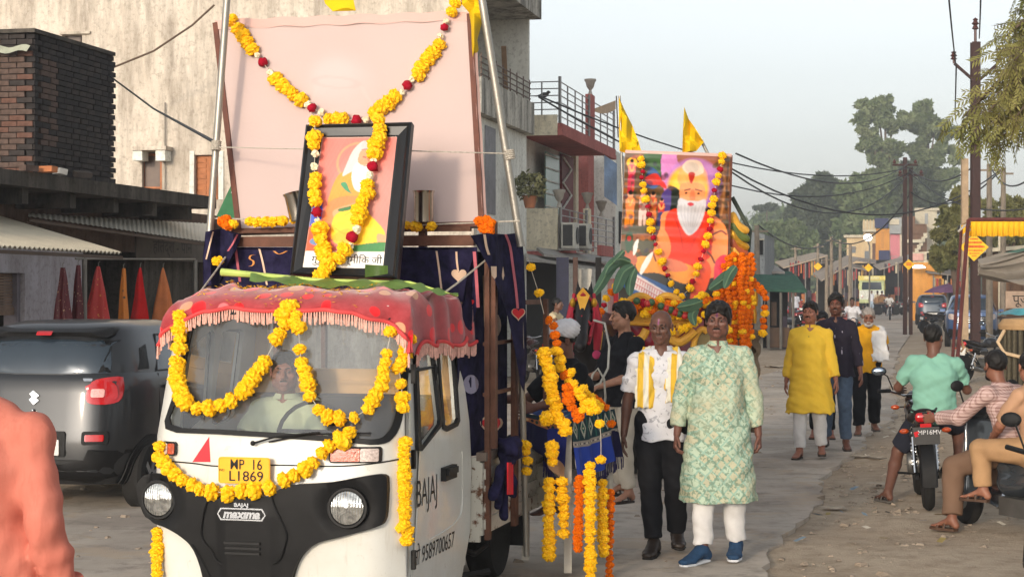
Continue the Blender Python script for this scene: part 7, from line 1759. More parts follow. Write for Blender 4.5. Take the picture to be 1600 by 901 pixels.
 cv.line([(.15,.833),(.46,.945)],.006,(200,50,60));cv.line([(.11,.862),(.42,.974)],.006,(200,50,60));cv.line([(0,.004),(1,.004)],.02,(214,190,180),sm=False);cv.ell(.585,.262,.012,.006,(50,30,26));cv.ell(.70,.262,.012,.006,(50,30,26));cv.poly([(.60,.13),(.66,.13),(.64,.19),(.62,.19)],(196,60,40));cv.blur(1);cv.grain(.035,18,14,5);cv.grain(.03,60,45,9)
 cv.c=cv.c ** 1.3;PM=printmat('glossy_banner_print',.32,.4,.25)
 sh=cv.mesh('print',lambda u,v: q(u,v,.01+.010*math.sin(v*60)*math.exp(-((v-.3)/.25) ** 2)+.01*math.sin(u*5)),b,PM)
 MB().prism([(0,0),(1,0),(1,1),(0,1)],lambda a,b_,t: q(a,b_,-.012-t),.02).build('backing',mat('pale_banner_cloth','#d5b3aa'),b);fb=MB();fb.bar(q(0,0,0),q(1,0,0),.03,.03,n);fb.build('top_batten',mat('pale_banner_cloth','#d5b3aa'),b);MB().bar(q(1,0,0),q(1,1,0),.02,.03,n).build('side_batten',mat('brown_wood_frame','#5a2f20'),b)
 at=lambda px,py: q(*inv_quad(px,py),.06)
 garland('left marigold and rose strand hanging on the sage banner',[bw(px,py,D-.12) for px,py in [(1001,248),(1002,257),(1004,268),(1003,277),(1005,288),(1006,298),(1009,311),(1012,323),(1014,335),(1016,347),(1018,359),(1021,371),(1025,382),(1029,393),(1035,408),(1038,420),(1043,430),(1048,443),(1057,456)]],.038,kinds='yyrryyyrryyrryyrryy'[:19])
 garland('right marigold and rose strand hanging on the sage banner',[bw(px,py,D-.12) for px,py in [(1129,243),(1128,252),(1125,264),(1122,274),(1119,285),(1117,297),(1115,310),(1113,321),(1112,333),(1110,345),(1108,357),(1106,369),(1103,381),(1099,393),(1096,405),(1091,416),(1088,428),(1083,440),(1078,450),(1066,462)]],.038,kinds='yyryyryyyyryyrryyryy')
 # chariot body
 MAR=mat('crimson_enamel','#8f1f2c',.3,0,.1,4,Coat_Weight=.5)
 MB().grid(lambda u,v: w_(968+132*u,500+120*v,D-.5-.35*math.sin(PI*u)*math.sin(PI*(.2+v*.6))),20,12).build('front_panel',MAR,r,True)
 def swirl(a,b_,m,rr,name='gilded_trim'): MB().tube([w_(x,y,D-.9) for x,y in smoothpoly(a,5,False)],rr,8).build(name,m,r,True)
 for y,rr in ((494,.05),(502,.03)): MB().tube([w_(x,y+3*math.sin((x-960)/140*PI),D-.75) for x in range(962,1096,8)],rr,8).build('gilded_rim',GOLDP,r,True)
 for cx in (1000,1043):
  MB().tube([w_(cx+21*math.cos(a),484-22*math.sin(a),D-.7) for a in [PI*k/12 for k in range(13)]],.035,8).build('gilded_arch',GOLDP,r,True);MB().add([w_(cx+20*math.cos(a),485-21*math.sin(a),D-.65) for a in [PI*k/12 for k in range(13)]],[tuple(range(13))]).build('arch_panel',GOLD,r)
 swirl([(1040,517),(1050,530),(1062,534),(1075,526),(1086,516)],0,GOLDP,.045);swirl([(1046,512),(1056,522),(1064,514),(1058,508)],0,GOLDP,.03);swirl([(980,520),(992,532),(1004,526),(1010,514)],0,GOLDP,.04)
 MB().tube([w_(1098+16*math.cos(a),560-46*math.sin(a),D-.85) for a in [PI*(.35+.65*k/14) for k in range(15)]],.03,8).build('wheel_arch',GOLDP,r,True);MB().add([w_(1104+20*math.cos(a),560-44*math.sin(a),D-.8) for a in [PI*k/14 for k in range(15)]],[tuple(range(15))]).build('arch_panel',mat('aged_brass','#7b6a44',.5,.4),r)
 for sx in (-1,1):
  p=o @ W(1060+75*sx,560,D);wh=MB().lathe((p.x,p.y+.2,.42),[(.34,0),(.42,.0),(.43,.03),(.42,.07),(.34,.07)],28,(1,0,0)).build('wheel',mat('tyre_rubber','#1b1a19'),r,True);q_=MB();
  for k in range(10): a=k*PI/5;q_.bar((p.x+.03,p.y+.2,.42),(p.x+.03,p.y+.2+.35*math.cos(a),.42+.35*math.sin(a)),.03,.03,(1,0,0))
  q_.build('spokes',GOLDP,wh)
 MB().box((0,.55,.62),(1.35,1.9,.16)).build('platform',mat('aged_brass','#7b6a44'),r);MB().box((0,.9,1.35),(1.25,1.1,1.2)).build('seat_back',MAR,r)
 # canopy ribs, posts, carved bundles on the right side
 for k,(x0,y0,x1,y1) in enumerate(((1142,332,1170,362),(1144,345,1171,375),(1143,358,1170,388),(1144,370,1169,398),(1146,384,1170,408))):
  MB().tube([w_(x,y,D+.1) for x,y in smoothpoly([(x0,y0),((x0+x1)/2-4,(y0+y1)/2+6),(x1,y1)],4,False)],[.03,.045,.05,.05,.05,.05,.045,.04,.02],8).build('canopy_rib',[GOLDP,mat('green_gilt','#5d6a34',.5),GOLD,mat('rust_gilt','#9a4a28',.5),GOLDP][k],r,True)
 MB().tube([w_(1144,308,D+.2),w_(1172,360,D+.2),w_(1166,430,D+.2),w_(1163,560,D+.2)],.022,8).build('canopy_pole',mat('dark_green_pole','#3a4238',.6),r,True)
 for k,(x,y0,y1) in enumerate(((1166,470,520),(1178,476,505),(1170,500,548),(1160,440,500),(1180,455,478))): MB().tube([w_(x,y0,D),w_(x,(y0+y1)/2,D),w_(x+1,y1,D)],[.02,.032,.018],10).build('hanging_pendant',GOLD,r,True)
 SK=mat('draped_brown_sacking','#6f5f4c',.95,0,.3,5);P=[]
 for k in range(9): x=1146+4.2*k;P.append(EC(w_(x,520+6*(k % 3),D+.1),w_(x+1,668-4*(k % 4),D+.1),.05+.02*(k % 2),.05,k=.04))
 sdf_obj('side_drape',P,SK,r,.03,disp=folds(.015,2.))
 MB().grid(lambda u,v: w_(1100+70*u,420+250*v,D+.35),4,6).build('side_panel',mat('aged_brass','#7b6a44'),r)
 # orange marigold curtain on the right side
 rr=random.Random(3)
 for k in range(9):
  x=1118+k*6.9;y0=398+(k % 2)*6+max(0,3-k)*18;y1=566-(k % 3)*14-(30 if k < 2 else 0)
  n=int((y1-y0)/7.5);garland(['leftmost','second','third','fourth','middle','sixth','seventh','eighth','rightmost'][k]+' orange strand of the marigold curtain on the chariot side',[bw(x+2*math.sin(i*.8),y0+i*7.5,D-.25+.05*(k % 3)) for i in range(n)],.036,'marigold curtain strands on the chariot',''.join(rr.choice('oooooooooy') for _ in range(n)))
 garland('orange and purple garland looped outside the chariot canopy pole',[bw(*p,D) for p in [(1176,440),(1182,446),(1188,452),(1193,458),(1196,466),(1194,480),(1195,490),(1193,500),(1194,510),(1192,520)]],.042,None,'ooooooyooy')
 garland('yellow garland dipping across the red front of the chariot',[bw(*p,D-1.) for p in [(1044,516),(1051,517),(1064,515),(1071,512),(1078,508),(1084,505),(1092,500),(1100,492)]],.036)
 # heap of flower offerings, fruits
 of=root('flower_offerings','heap of marigolds and red and green fruits on the chariot rim','offerings',tuple(bw(1010,485,D-.7)),0);o2=_M[of.name]
 for i in range(90):
  x=rr.uniform(965,1078);y=rr.uniform(470,492)+max(0,x-1030)*.12;flower(o2 @ bw(x,y,D-.7-rr.random()*.2),rr.choice('yyyooor'),.042,of)
 FRG=mat('green_fruit','#3c5a3a',.4);FRR=mat('red_fruit','#b2302a',.4)
 for i,(x,y) in enumerate([(1033,478),(1041,482),(1048,484),(1055,488),(1062,490),(1070,493),(995,470),(1012,474),(1018,472)]): MB().ball(o2 @ bw(x,y,D-.95),.035,12,8).build('fruit',(FRG,FRR)[i % 2],of,True)
 cluster_w('orange and yellow marigold bunch tied below the banner right corner',[(1087+rr.uniform(0,22),466+rr.uniform(-8,16),rr.choice('ooy'),.04) for _ in range(18)],D-.8)
 cluster_w('marigold bunch tied right of the dark haired man',[(1124+rr.uniform(0,16),478+rr.uniform(-6,40),rr.choice('oyy'),.04) for _ in range(14)],D-.8)
 garland('slanting cord of orange and yellow marigolds left of the banner',[bw(*p,D-.8) for p in [(962,448),(955,456),(948,466),(944,477),(938,486),(935,494)]],.04,None,'yoyroo')
 # big leaves
 LF=mat('banana_leaf_dusty','#4c6850',.55,0,.2,6)
 def leaf(label,pts,wd,d0,droop=.1):
  wd *= .5
  g=root('banana_leaf',label,'leaf',tuple(bw(*pts[0],d0)));oo=_M[g.name];sp=[oo @ bw(x,y,d0-.1*i) for i,(x,y) in enumerate(pts)];sp=[Vector(p) for p in smoothpoly([tuple(p) for p in sp],6,False)];nn=len(sp)-1
  def fn(u,v):
   p=sp[int(round(u*nn))];t=(sp[min(nn,int(round(u*nn))+1)]-sp[max(0,int(round(u*nn))-1)]).normalized();s_=Vector((0,-1,0)).cross(t).normalized();k=(v-.5)*2;ww=wd*math.sin(PI*(.12+.86*u)) ** .7
   return p+s_*k*ww+Vector((0,.4*abs(k)*ww,-droop*abs(k)*ww))
  MB().grid(fn,nn,6).build('leaf_blade',LF,g,True);MB().tube(sp,.007,6).build('leaf_rib',mat('dusty_leaf_rib','#6f8a68'),g,True)
 for i,(pts,wd,lb) in enumerate((([(985,408),(960,412),(938,445),(925,464)],.10,'long drooping banana leaf pointing down left of the banner'),([(985,410),(968,405),(952,416),(945,430)],.09,'short leaf arching left beside the banner'),([(990,415),(975,425),(966,445),(960,458)],.11,'broad leaf hanging just left of the banner text'),([(992,420),(985,440),(984,462)],.10,'dark leaf hanging at the lower left banner corner'),
   ([(1142,425),(1128,438),(1108,452)],.12,'curled leaf pointing left at the lower right banner corner'),([(1150,416),(1140,430),(1132,450)],.10,'upright dark leaf at the right banner edge'),([(1098,470),(1080,476),(1058,480)],.12,'wide dark leaf lying across the offerings'),([(1090,480),(1082,492),(1086,508)],.09,'small pale leaf hanging above the red panel'),([(975,392),(966,402),(958,410)],.07,'small leaf sprig at the left banner edge'))): leaf(lb,pts,wd,D-.9)
 # flags
 for i,(top,mid,poly,lb) in enumerate((((966,152),(972,330),[(967,152),(976,172),(988,196),(998,222),(1003,240),(984,242),(968,236),(967,200)],'yellow pennant flying at the left corner of the chariot'),((1070,166),(1105,238),[(1069,167),(1076,186),(1086,200),(1100,222),(1088,236),(1066,240),(1067,205)],'yellow pennant flying above the middle of the sage banner'))):
  f=flagcloth('yellow_flag',lb,poly,(lambda px,py: W(px,py,17.9+.06*math.sin(px*.35+py*.07))),sp=8)
 pole('thin stick carrying the left yellow pennant',W(968,150,17.95),W(974,330,17.95),.012,None,'flag_stick');pole('slanting stick carrying the right yellow pennant',W(1096,220,17.95),W(1112,252,17.95),.016,None,'flag_stick')
def quadfn_w(c):
 c=[Vector(p) for p in c];n=(c[1]-c[0]).cross(c[3]-c[0]).normalized();n=n if n.y < 0 else -n
 return (lambda u,v,t=0.: c[0]*(1-u)*(1-v)+c[1]*u*(1-v)+c[2]*u*v+c[3]*(1-u)*v+n*t),n
def inv_quad(px,py): return ((px-977)/166,(py-240)/232)
def bw(px,py,d): return W(px,py,d)
def cluster_w(label,items,d):
 o=W(items[0][0],items[0][1],d);g=root('marigold_cluster',label,'flowers',o)
 for x,y,k,rr in items: flower(W(x,y,d+R.uniform(-.08,.08))-o,k,rr,g)
float2()
# ---------------------------------------------------------------- the dark horse
def horse():
 g=root('horse','black horse wearing a red and gold tasselled bridle in front of the chariot','horse',(W(918,450,16.5).x,16.5,0),-.12)
 P=[EC((0,0,1.28),(0,1.35,1.30),(.25,.30),(.27,.31),u=(1,0,0),k=.08),EC((0,.25,1.1),(0,-.1,1.15),(.22,.28),(.18,.24),u=(1,0,0),k=.08),EC((0,-.05,1.30),(0,-.42,1.62),(.13,.24),(.085,.14),u=(1,0,0),k=.08),
   EC((0,-.40,1.70),(0,-.74,1.42),(.085,.12),(.055,.065),u=(1,0,0),k=.04),EC((0,-.72,1.42),(0,-.82,1.34),(.055,.06),(.05,.05),u=(1,0,0),k=.03),EC((.05,-.36,1.78),(.065,-.33,1.92),.035,.010,k=.02),EC((-.05,-.36,1.78),(-.065,-.33,1.92),.035,.010,k=.02),EL((0,1.35,1.3),(.27,.3,.32),k=.06)]
 for s_ in (1,-1):
  P += [EC((s_*.14,.0,1.1),(s_*.15,-.02,.62),.10,.055,k=.05),EC((s_*.15,-.02,.62),(s_*.15,.0,.20),.045,.035,k=.02),EC((s_*.15,.0,.2),(s_*.15,-.05,.05),.04,.055,k=.02,flat=2)]
  P += [EC((s_*.15,1.45,1.15),(s_*.16,1.30,.80),.15,.09,k=.05),EC((s_*.16,1.30,.80),(s_*.16,1.60,.55),.08,.05,k=.03),EC((s_*.16,1.60,.55),(s_*.16,1.52,.18),.042,.035,k=.02),EC((s_*.16,1.52,.18),(s_*.16,1.46,.05),.04,.055,k=.02,flat=2)]
 sdf_obj('body',P,mat('black_horse_coat','#1a1615',.45,0,.2,3,.2,120),g,.02)
 sdf_obj('mane',[EC((0,-.36,1.80),(0,.05,1.50),(.03,.06),(.03,.08),u=(1,0,0),k=.03),EC((0,-.40,1.82),(0,-.5,1.70),.035,.02)],HAIR(),g,.014,disp=lambda X,Y,Z: .008*np.sin(Y*120+Z*60))
 sdf_obj('tail',[EC((0,1.62,1.38),(0,1.80,1.0),.05,.08,k=.05),EC((0,1.80,1.0),(0,1.82,.5),.08,.03,k=.04)],HAIR(),g,.02)
 RD=mat('red_bridle','#a82434',.7);q=MB()
 for s_ in (1,-1):
  q.tube([(s_*.09,-.40,1.80),(s_*.10,-.52,1.58),(s_*.075,-.70,1.42)],.016,6);q.tube([(s_*.11,-.34,1.70),(s_*.08,-.50,1.46),(s_*.06,-.62,1.36)],.014,6)
  MB().ball((s_*.095,-.46,1.72),(.03,.045,.045),12,8).build('gold_rosette',GOLD,g,True)
  MB().tube([(s_*.10,-.44,1.72),(s_*.13,-.46,1.50),(s_*.12,-.47,1.30)],[.03,.045,.03],8).build('tassel',RD,g,True);MB().tube([(s_*.12,-.38,1.62),(s_*.14,-.38,1.45),(s_*.13,-.38,1.30)],[.015,.03,.02],8).build('tassel',GOLDP,g,True);MB().ball((s_*.12,-.50,1.26),.04,10,6).build('pompom',mat('pink_wool','#c0406a',.9),g,True)
  MB().ball((s_*.078,-.52,1.645),(.012,.022,.018),8,6).build('eye',mat('glossy_black_eye','#0a0808',.1,bump=0),g,True)
 q.tube([(-.08,-.62,1.53),(0,-.64,1.60),(.08,-.62,1.53)],.018,6);q.tube([(-.1,-.44,1.72),(0,-.50,1.80),(.1,-.44,1.72)],.02,6);q.build('bridle',RD,g,True)
 MB().add([(-.06,-.50,1.79),(.06,-.50,1.79),(0,-.64,1.60),(0,-.52,1.86)],[(0,1,2),(0,3,1)]).build('forehead_plate',GOLDP,g)
 MB().box((0,-.10,1.42),(.34,.05,.10)).build('chest_band',mat('cream_gold_cloth','#b49668',.8),g)
horse()
# ---------------------------------------------------------------- people in the street
def gp(px,py,z=0.): p=G(px,py);return (p.x,p.y,z)
def patt(name,base,marks,sc=16.,kind='diamond',seed=0):
 t=NT(name);o_=t.obj()
 if kind == 'diamond':
  x,y,z=t.xyz(o_)
  u=t.math('ADD',t.math('ADD',x,t.math('MULTIPLY',y,.6)),z);v=t.math('SUBTRACT',t.math('ADD',x,t.math('MULTIPLY',y,.6)),z)
  fu=t.math('ABSOLUTE',t.math('SUBTRACT',t.math('FRACT',t.math('MULTIPLY',u,sc)),.5));fv=t.math('ABSOLUTE',t.math('SUBTRACT',t.math('FRACT',t.math('MULTIPLY',v,sc)),.5))
  m=t.math('MAXIMUM',fu,fv);cell=t.n('TexWhiteNoise',{'noise_dimensions': '2D'},Vector=t.n('CombineXYZ',X=t.math('FLOOR',t.math('MULTIPLY',u,sc)),Y=t.math('FLOOR',t.math('MULTIPLY',v,sc))).outputs[0]).outputs['Value']
  c=t.mix(t.ramp(cell,.3,.7),S(base),S(marks[0]));c=t.mix(t.ramp(m,.38,.42),c,S(marks[1]));mo=t.math('MULTIPLY',t.ramp(t.noise(sc*3.2,o_,2),.52,.56),.75);c=t.mix(mo,c,S(marks[2]));c=t.mix(t.math('MULTIPLY',t.ramp(t.noise(2.2,o_,3),.5,.62),.5),c,S(marks[0]))
 elif kind == 'check':
  x,y,z=t.xyz(o_);a=t.ramp(t.math('FRACT',t.math('MULTIPLY',t.math('ADD',x,y),sc)),.60,.66);b=t.ramp(t.math('FRACT',t.math('MULTIPLY',z,sc)),.60,.66)
  c=t.mix(t.math('MULTIPLY',t.math('ADD',a,b),.5),S(base),S(marks[0]))
 elif kind == 'dash':
  vo=t.n('TexVoronoi',Vector=t.n('Mapping',Vector=o_,Rotation=(.3,.6,.2),Scale=(3.2,3,.7)).outputs[0],Scale=float(sc));c=t.mix(t.ramp(vo.outputs['Distance'],.10,.14),S(marks[0]),S(base))
 elif kind == 'leafy': c=t.mix(t.ramp(t.noise(sc,o_,2,dist=2.),.60,.64),S(base),S(marks[0]))
 elif kind == 'stripe':
  x,y,z=t.xyz(o_);a=t.ramp(t.math('FRACT',t.math('MULTIPLY',x,sc)),.5,.56);c=t.mix(a,S(base),S(marks[0]))
 t.bsdf(c,.88,0,t.noise(240),.25,.002,.12);return t.m
DN=mat('denim','#46566b',.85,0,.2,20);BLKC=cloth('black_trouser_cloth','#17181c');WHC=cloth('white_cotton','#c8c7c6');SAND=mat('brown_sandal','#2f2620',.6);
# --- man in the green kurta
KUR=patt('green_printed_kurta','#a8b9a4',('#b0ae94','#8ba898','#66806e'),13.)
JA=pose(.10,'R',anL=(.12,.10,.10),anR=(-.10,-.10,.085),elR=(-.235,.03,1.08),wrR=(-.27,-.02,.84),elL=(.235,.05,1.08),wrL=(.265,.05,.84))
JA['ftL']=Vector((-.1,-1,0));JA['ftR']=Vector((-.75,-1,0))
human('man in a green printed kurta and white trousers walking beside the bald man',gp(1122,876),-.12,1.745,JA,look=(-.10,.06,.02),skin='#5c3d33',hair='puff',tilak=(84,30,90),moustache=('black',.027,.0065),bulk=1.10,belly=.012,full=1.1,
  top=shirt(KUR,.016,.40,.90,.020,.006,1.,collar='stand',flare=.045,name='kurta',vneck=.07,placket=3),bottom=trousers(WHC,.022),shoes=closed_shoes(mat('navy_mesh_shoe','#1d3a58',.8,0,.2,30),mat('white_rubber_sole','#b9bcc0',.6)),res=.008,hres=.0045,curl=(.9,.9))
# --- bald man with the yellow scarf
def scarf(J,r,hc,Rm):
 YS=patt('yellow_white_scarf','#cfaa3c',('#d6d3c4',),13.,'stripe');nk=J['nck']
 def strip(sx,ln,wd):
  pts=[nk+Vector((sx*.02,.075,.01)),nk+Vector((sx*.085,.02,-.0)),nk+Vector((sx*.10,-.06,-.05)),nk+Vector((sx*.10,-.128,-.14)),nk+Vector((sx*.10,-.148,-.14-ln*.5)),nk+Vector((sx*.105,-.152,-.14-ln))]
  P=[EC(a,b,(w1,.016),(w2,.016),u=(1,-.3*sx,0),k=.02,flat=2 if i == 4 else 0) for i,(a,b,w1,w2) in enumerate(zip(pts[:-1],pts[1:],(.035,.048,.062,.062,.066),(.048,.062,.062,.066,wd+.012)))]
  return P
 sdf_obj('scarf',strip(-1,.26,.065)+strip(1,.22,.055),YS,r,.008,disp=lambda X,Y,Z: .005*np.sin(X*130+6*np.sin(Z*9))+.002*np.sin(X*300))
JB=pose(.09,'R',elR=(-.24,.06,1.08),wrR=(-.265,.02,.83),anR=(-.04,-.10,.085),knR=(-.07,-.08,.49),anL=(.10,.16,.12))
human('bald man in a white shirt with a yellow scarf round his neck',gp(1033,864),-.16,1.69,JB,look=(-.12,.12,-.03),skin='#553a30',hair='bald',tilak=(150,90,130),moustache=('#4a403a',.024,.004),bulk=.98,
  top=shirt(patt('white_shirt_faint_leaf','#c9cad0',('#9c9ea6',),16.,'leafy'),.014,.80,.42,.030,.006,2.,collar='open',vneck=.09),bottom=trousers(BLKC,.026,.005,1.),shoes=closed_shoes(mat('dark_leather_shoe','#2a221d',.5),mat('dark_sole','#15120f',.7)),extras=scarf,res=.008,hres=.0045)
# --- young man in black leading the horse
JC=pose(.05,'L',elR=(-.20,-.10,1.08),wrR=(-.12,-.34,1.06),elL=(.22,-.08,1.08),wrL=(.10,-.33,1.00),hnR=(0,0,-1),hnL=(0,0,-1))
human('young man in an open black shirt holding the white rope by the horse',(W(974,450,15.6).x,15.6,0),-1.0,1.72,JC,look=(-.28,.05,0),skin='#8a6450',hair='puff',beard='shadow',top=shirt(cloth('black_cotton','#17171b'),.018,.82,.60,.026,.006,3.,collar='open',vneck=.16),bottom=trousers(cloth('cream_trousers','#b3a999'),.024),shoes=sandals(SAND),res=.010,hres=.006,curl=(1.2,1.2))
c0=W(925,582,15.2);rope('lead_rope','white rope looped between the horse bridle and the young man in black',[W(928,500,15.5),W(945,505,15.3),W(952,540,15.2),W(950,575,15.1),W(938,598,15.0),W(921,606,15.0),W(926,585,15.0),W(934,575,15.0),W(944,592,15.0),W(946,620,15.1),W(944,640,15.2)],.010,mat('white_rope','#a8a49a',.9))
# --- yellow kurta, dark shirt, old man
JE=pose(.07,'R',wrR=(-.26,.0,.84),wrL=(.28,-.02,.86))
human('moustached man in a plain yellow kurta and white trousers',gp(1266,716),-.30,1.70,JE,look=(-.15,.03,0),skin='#7a5040',hair='thick',moustache=('black',.032,.008),tilak=(70,30,60),bulk=1.18,belly=.03,full=1.08,
  top=shirt(cloth('lemon_yellow_cotton','#dcb53a',.08),.018,.50,.92,.022,.006,4.,collar='stand',flare=.03,name='kurta',placket=2),bottom=trousers(WHC,.022),shoes=sandals(SAND),res=.011,hres=.006)
JF=pose(.05,'L',wrL=(.27,-.06,.84))
human('tall man in a dark shirt with white dashes and blue jeans',gp(1306,702),-.22,1.78,JF,look=(-.05,.02,0),skin='#5b3a2e',hair='puff',beard='shadow',moustache=('black',.028,.006),tilak=(150,60,50),bulk=1.05,
  top=shirt(patt('dark_dashed_shirt','#28242f',('#a59da8',),5.,'dash'),.016,.80,.86,.018,.005,5.,collar=True,placket=5),bottom=trousers(DN,.022),shoes=sandals(SAND),res=.011,hres=.006)
JG=pose(.16,'R',wst=(0,-.02,1.05),chs=(.01,-.07,1.22),nck=(.01,-.12,1.38),hed=(.01,-.19,1.51),shL=(.165,-.08,1.31),shR=(-.155,-.08,1.31),elL=(.25,.04,1.10),wrL=(.16,.16,1.0),elR=(-.21,.06,1.08),wrR=(-.08,.18,.98))
def towel(J,r,hc,Rm):
 s_=J['shL'];P=[EC(s_+Vector((-.02,.02,.065)),s_+Vector((-.03,-.09,.0)),(.085,.02),(.095,.02),u=(1,0,0)),EC(s_+Vector((-.03,-.09,.0)),s_+Vector((-.0,-.14,-.36)),(.095,.025),(.105,.03),u=(1,0,0),flat=2)]
 sdf_obj('towel',P,WHC,r,.01,disp=folds(.008,6.,1.5))
human('old grey haired man in a yellow polo with a white towel on his shoulder',gp(1354,678),-.12,1.68,JG,look=(-.05,.28,0),skin='#6f4a3a',hair='grey',beard=('#a8a29b',1.),moustache=('#b5b0aa',.028,.008),bulk=.98,
  top=shirt(cloth('marigold_yellow_knit','#d39a1e'),.018,.80,.40,.026,.006,7.,collar=True),bottom=trousers(cloth('black_trouser_cloth','#17181c'),.030),shoes=sandals(mat('grey_sandal','#5b5650',.7)),res=.012,hres=.006,extras=towel)
human('man half hidden between the yellow kurta man and the dark shirted man',gp(1285,685),-.2,1.56,pose(0),look=(.1,.3,0),skin='#7a5040',hair='short',top=shirt(cloth('plum_cotton','#332d3c'),collar=True),bottom=trousers(BLKC),shoes=sandals(SAND),res=.016)
def lower(J,dz):
 for k in J:
  if k[:2] not in ('an','ft'): J[k]=J[k]-Vector((0,0,dz*(.6 if k[:2] == 'kn' else 1)))
 return J
# --- teal shirted rider seen from behind on his motorcycle
bp_=G(1452,792);BR_=-.20
bike('black motorcycle with a red tail lamp ridden by the man in the teal T-shirt',(bp_.x+.10,bp_.y+.62,DZ),-.16,'#1d1c1e',plate=('MP16MV','1988'),lean=-.05)
JT=sit(pel=(.0,.02,.93),wst=(0,.03,1.05),chs=(0,.02,1.25),nck=(0,.0,1.43),hed=(.0,-.02,1.585),shL=(.185,.0,1.36),shR=(-.185,.0,1.36),elL=(.30,-.14,1.14),wrL=(.26,-.42,1.10),elR=(-.30,-.18,1.12),wrR=(-.33,-.44,1.12),
 hpR=(-.10,-.0,.88),knR=(-.24,-.34,.74),anR=(-.22,-.16,.40),hpL=(.10,.0,.88),knL=(.30,-.14,.52),anL=(.40,.10,.09),ftL=(.5,-1,0))
JT=lower(JT,.14)
human('man in a teal T-shirt and dark shorts astride the motorcycle, back to camera',(bp_.x+.18,bp_.y+.60,DZ),PI-.16,1.70,JT,look=(-.45,.05,0),skin='#5a3c30',hair='short',bulk=1.22,belly=.03,limb=1.05,
  top=shirt(cloth('teal_jersey','#79a896',.08),.014,None,.36,.022,.006,3.,collar=False),bottom=trousers(cloth('navy_shorts','#23252f'),.024,length=.44),shoes=sandals(mat('grey_sandal','#5b5650')),res=.010,hres=.006)
# --- two riders on the scooter at the right edge
sp_=G(1600,838);SX,SY=sp_.x,sp_.y
scooter('dark grey scooter carrying two men at the right edge',(W(1578,450,13.8).x,13.8,DZ),.36,'#3b4147')
J1=sit(pel=(0,.0,.86),wst=(0,-.02,.98),chs=(0,-.09,1.16),nck=(0,-.14,1.33),hed=(0,-.20,1.48),shL=(.17,-.12,1.27),shR=(-.17,-.12,1.27),elL=(.25,-.34,1.08),wrL=(.27,-.58,1.06),elR=(-.24,-.34,1.10),wrR=(-.24,-.60,1.06),
 hpL=(.09,.0,.84),knL=(.28,-.36,.62),anL=(.36,-.30,.10),hpR=(-.09,.0,.84),knR=(-.16,-.40,.66),anR=(-.14,-.34,.30),ftL=(.1,-1,0))
rz1=PI+.75+0.0
def at_sc(dx,dy): 
 M=Matrix.Rotation(.36,3,'Z');p=M @ Vector((dx,dy,0));return (W(1578,450,13.8).x+p.x,13.8+p.y,DZ)
J1=lower(J1,.20)
human('bearded man in a checked shirt driving the scooter',at_sc(0,-.06),PI+.55,1.70,J1,look=(-.35,.1,0),skin='#6b4636',hair='short',beard=('black',.8),moustache=('black',.028,.007),top=shirt(patt('pink_checked_shirt','#b9a09a',('#7f5f5a',),38.,'check'),.014,None,.92,.020,.005,2.,collar=True),bottom=trousers(cloth('brown_trousers','#6b5444'),.030),shoes=sandals(mat('brown_sandal2','#4a3528',.6)),res=.010,hres=.006,bulk=1.0)
J2=sit(pel=(0,.0,.88),wst=(0,.0,1.0),chs=(0,-.03,1.19),nck=(0,-.05,1.36),hed=(.0,-.10,1.50),shL=(.16,-.04,1.29),shR=(-.16,-.04,1.29),elL=(.22,-.18,1.06),wrL=(.12,-.36,.95),hpL=(.09,.0,.86),knL=(.24,-.38,.78),anL=(.24,-.34,.36),ftL=(.3,-1,0))
J2=lower(J2,.18)
human('pillion rider in a tan shirt and khaki trousers behind the bearded scooter driver',at_sc(-.05,-.42),PI+.5,1.66,J2,look=(-.45,.1,0),skin='#7d5442',hair='short',moustache=('black',.024,.005),top=shirt(cloth('tan_cotton','#a98468'),.014,None,.5,.022,.005,5.,collar=True),bottom=trousers(cloth('khaki_cotton','#a17f5c'),.026),shoes=sandals(mat('brown_sandal2','#4a3528')),res=.010,hres=.006)
sc2=W(1655,450,10.6);scooter('black scooter nosing in at the lower right corner',(sc2.x+.05,sc2.y+.0,DZ),PI-.5,'#17181a')
def weave():
 t=NT('salmon_cotton');o_=t.obj();x,y,z=t.xyz(o_);a=t.math('SINE',t.math('MULTIPLY',t.math('ADD',x,y),900.));b=t.math('SINE',t.math('MULTIPLY',z,900.));n=t.noise(5,detail=6);n2=t.noise(70,t.n('Mapping',Vector=o_,Scale=(1,1,.15)).outputs[0],4)
 c=t.mix(t.ramp(n,.3,.7),S('#bd6c5c'),S('#c67c6b'));c=t.mix(t.math('MULTIPLY',t.ramp(n2,.5,.7),.35),c,S('#a85c4e'));t.bsdf(c,.9,0,t.math('MULTIPLY',t.noise(7,detail=3,dist=1.2),3.),.45,.004,.1);return t.m
def pinkx(J,r,hc,Rm):
 for s_ in 'LR':
  sh,el,wr=J['sh'+s_],J['el'+s_],J['wr'+s_];pass
  d=(wr-el).normalized();u,v=perp(d);c=el.lerp(wr,.84);MB().lathe(c,[(.066,0),(.068,.004),(.064,.055),(.062,.056)],24,tuple(d)).build('cuff',weave_m(),r,True)
def weave_m(): return bpy.data.materials.get('salmon_cotton') or weave()
# --- pink shirted man close in the lower left corner
pk=W(20,450,6.2)
JP=pose(.0,'L',elL=(.235,.06,1.10),wrL=(.235,.0,.90),elR=(-.26,.05,1.10),wrR=(-.27,-.02,.90),shL=(.19,.02,1.34),shR=(-.19,.02,1.34),hed=(.17,-.10,1.52))
human('man in a salmon pink shirt close to the camera at the lower left',(-1.61,5.4,0),PI-.35,1.79,JP,look=(0,0,0),skin='#8a604a',hair='short',bulk=1.25,extras=pinkx,top=shirt(weave(),.020,.74,.93,.014,.0048,9.,collar=True),bottom=trousers(BLKC),shoes=sandals(SAND),res=.008)
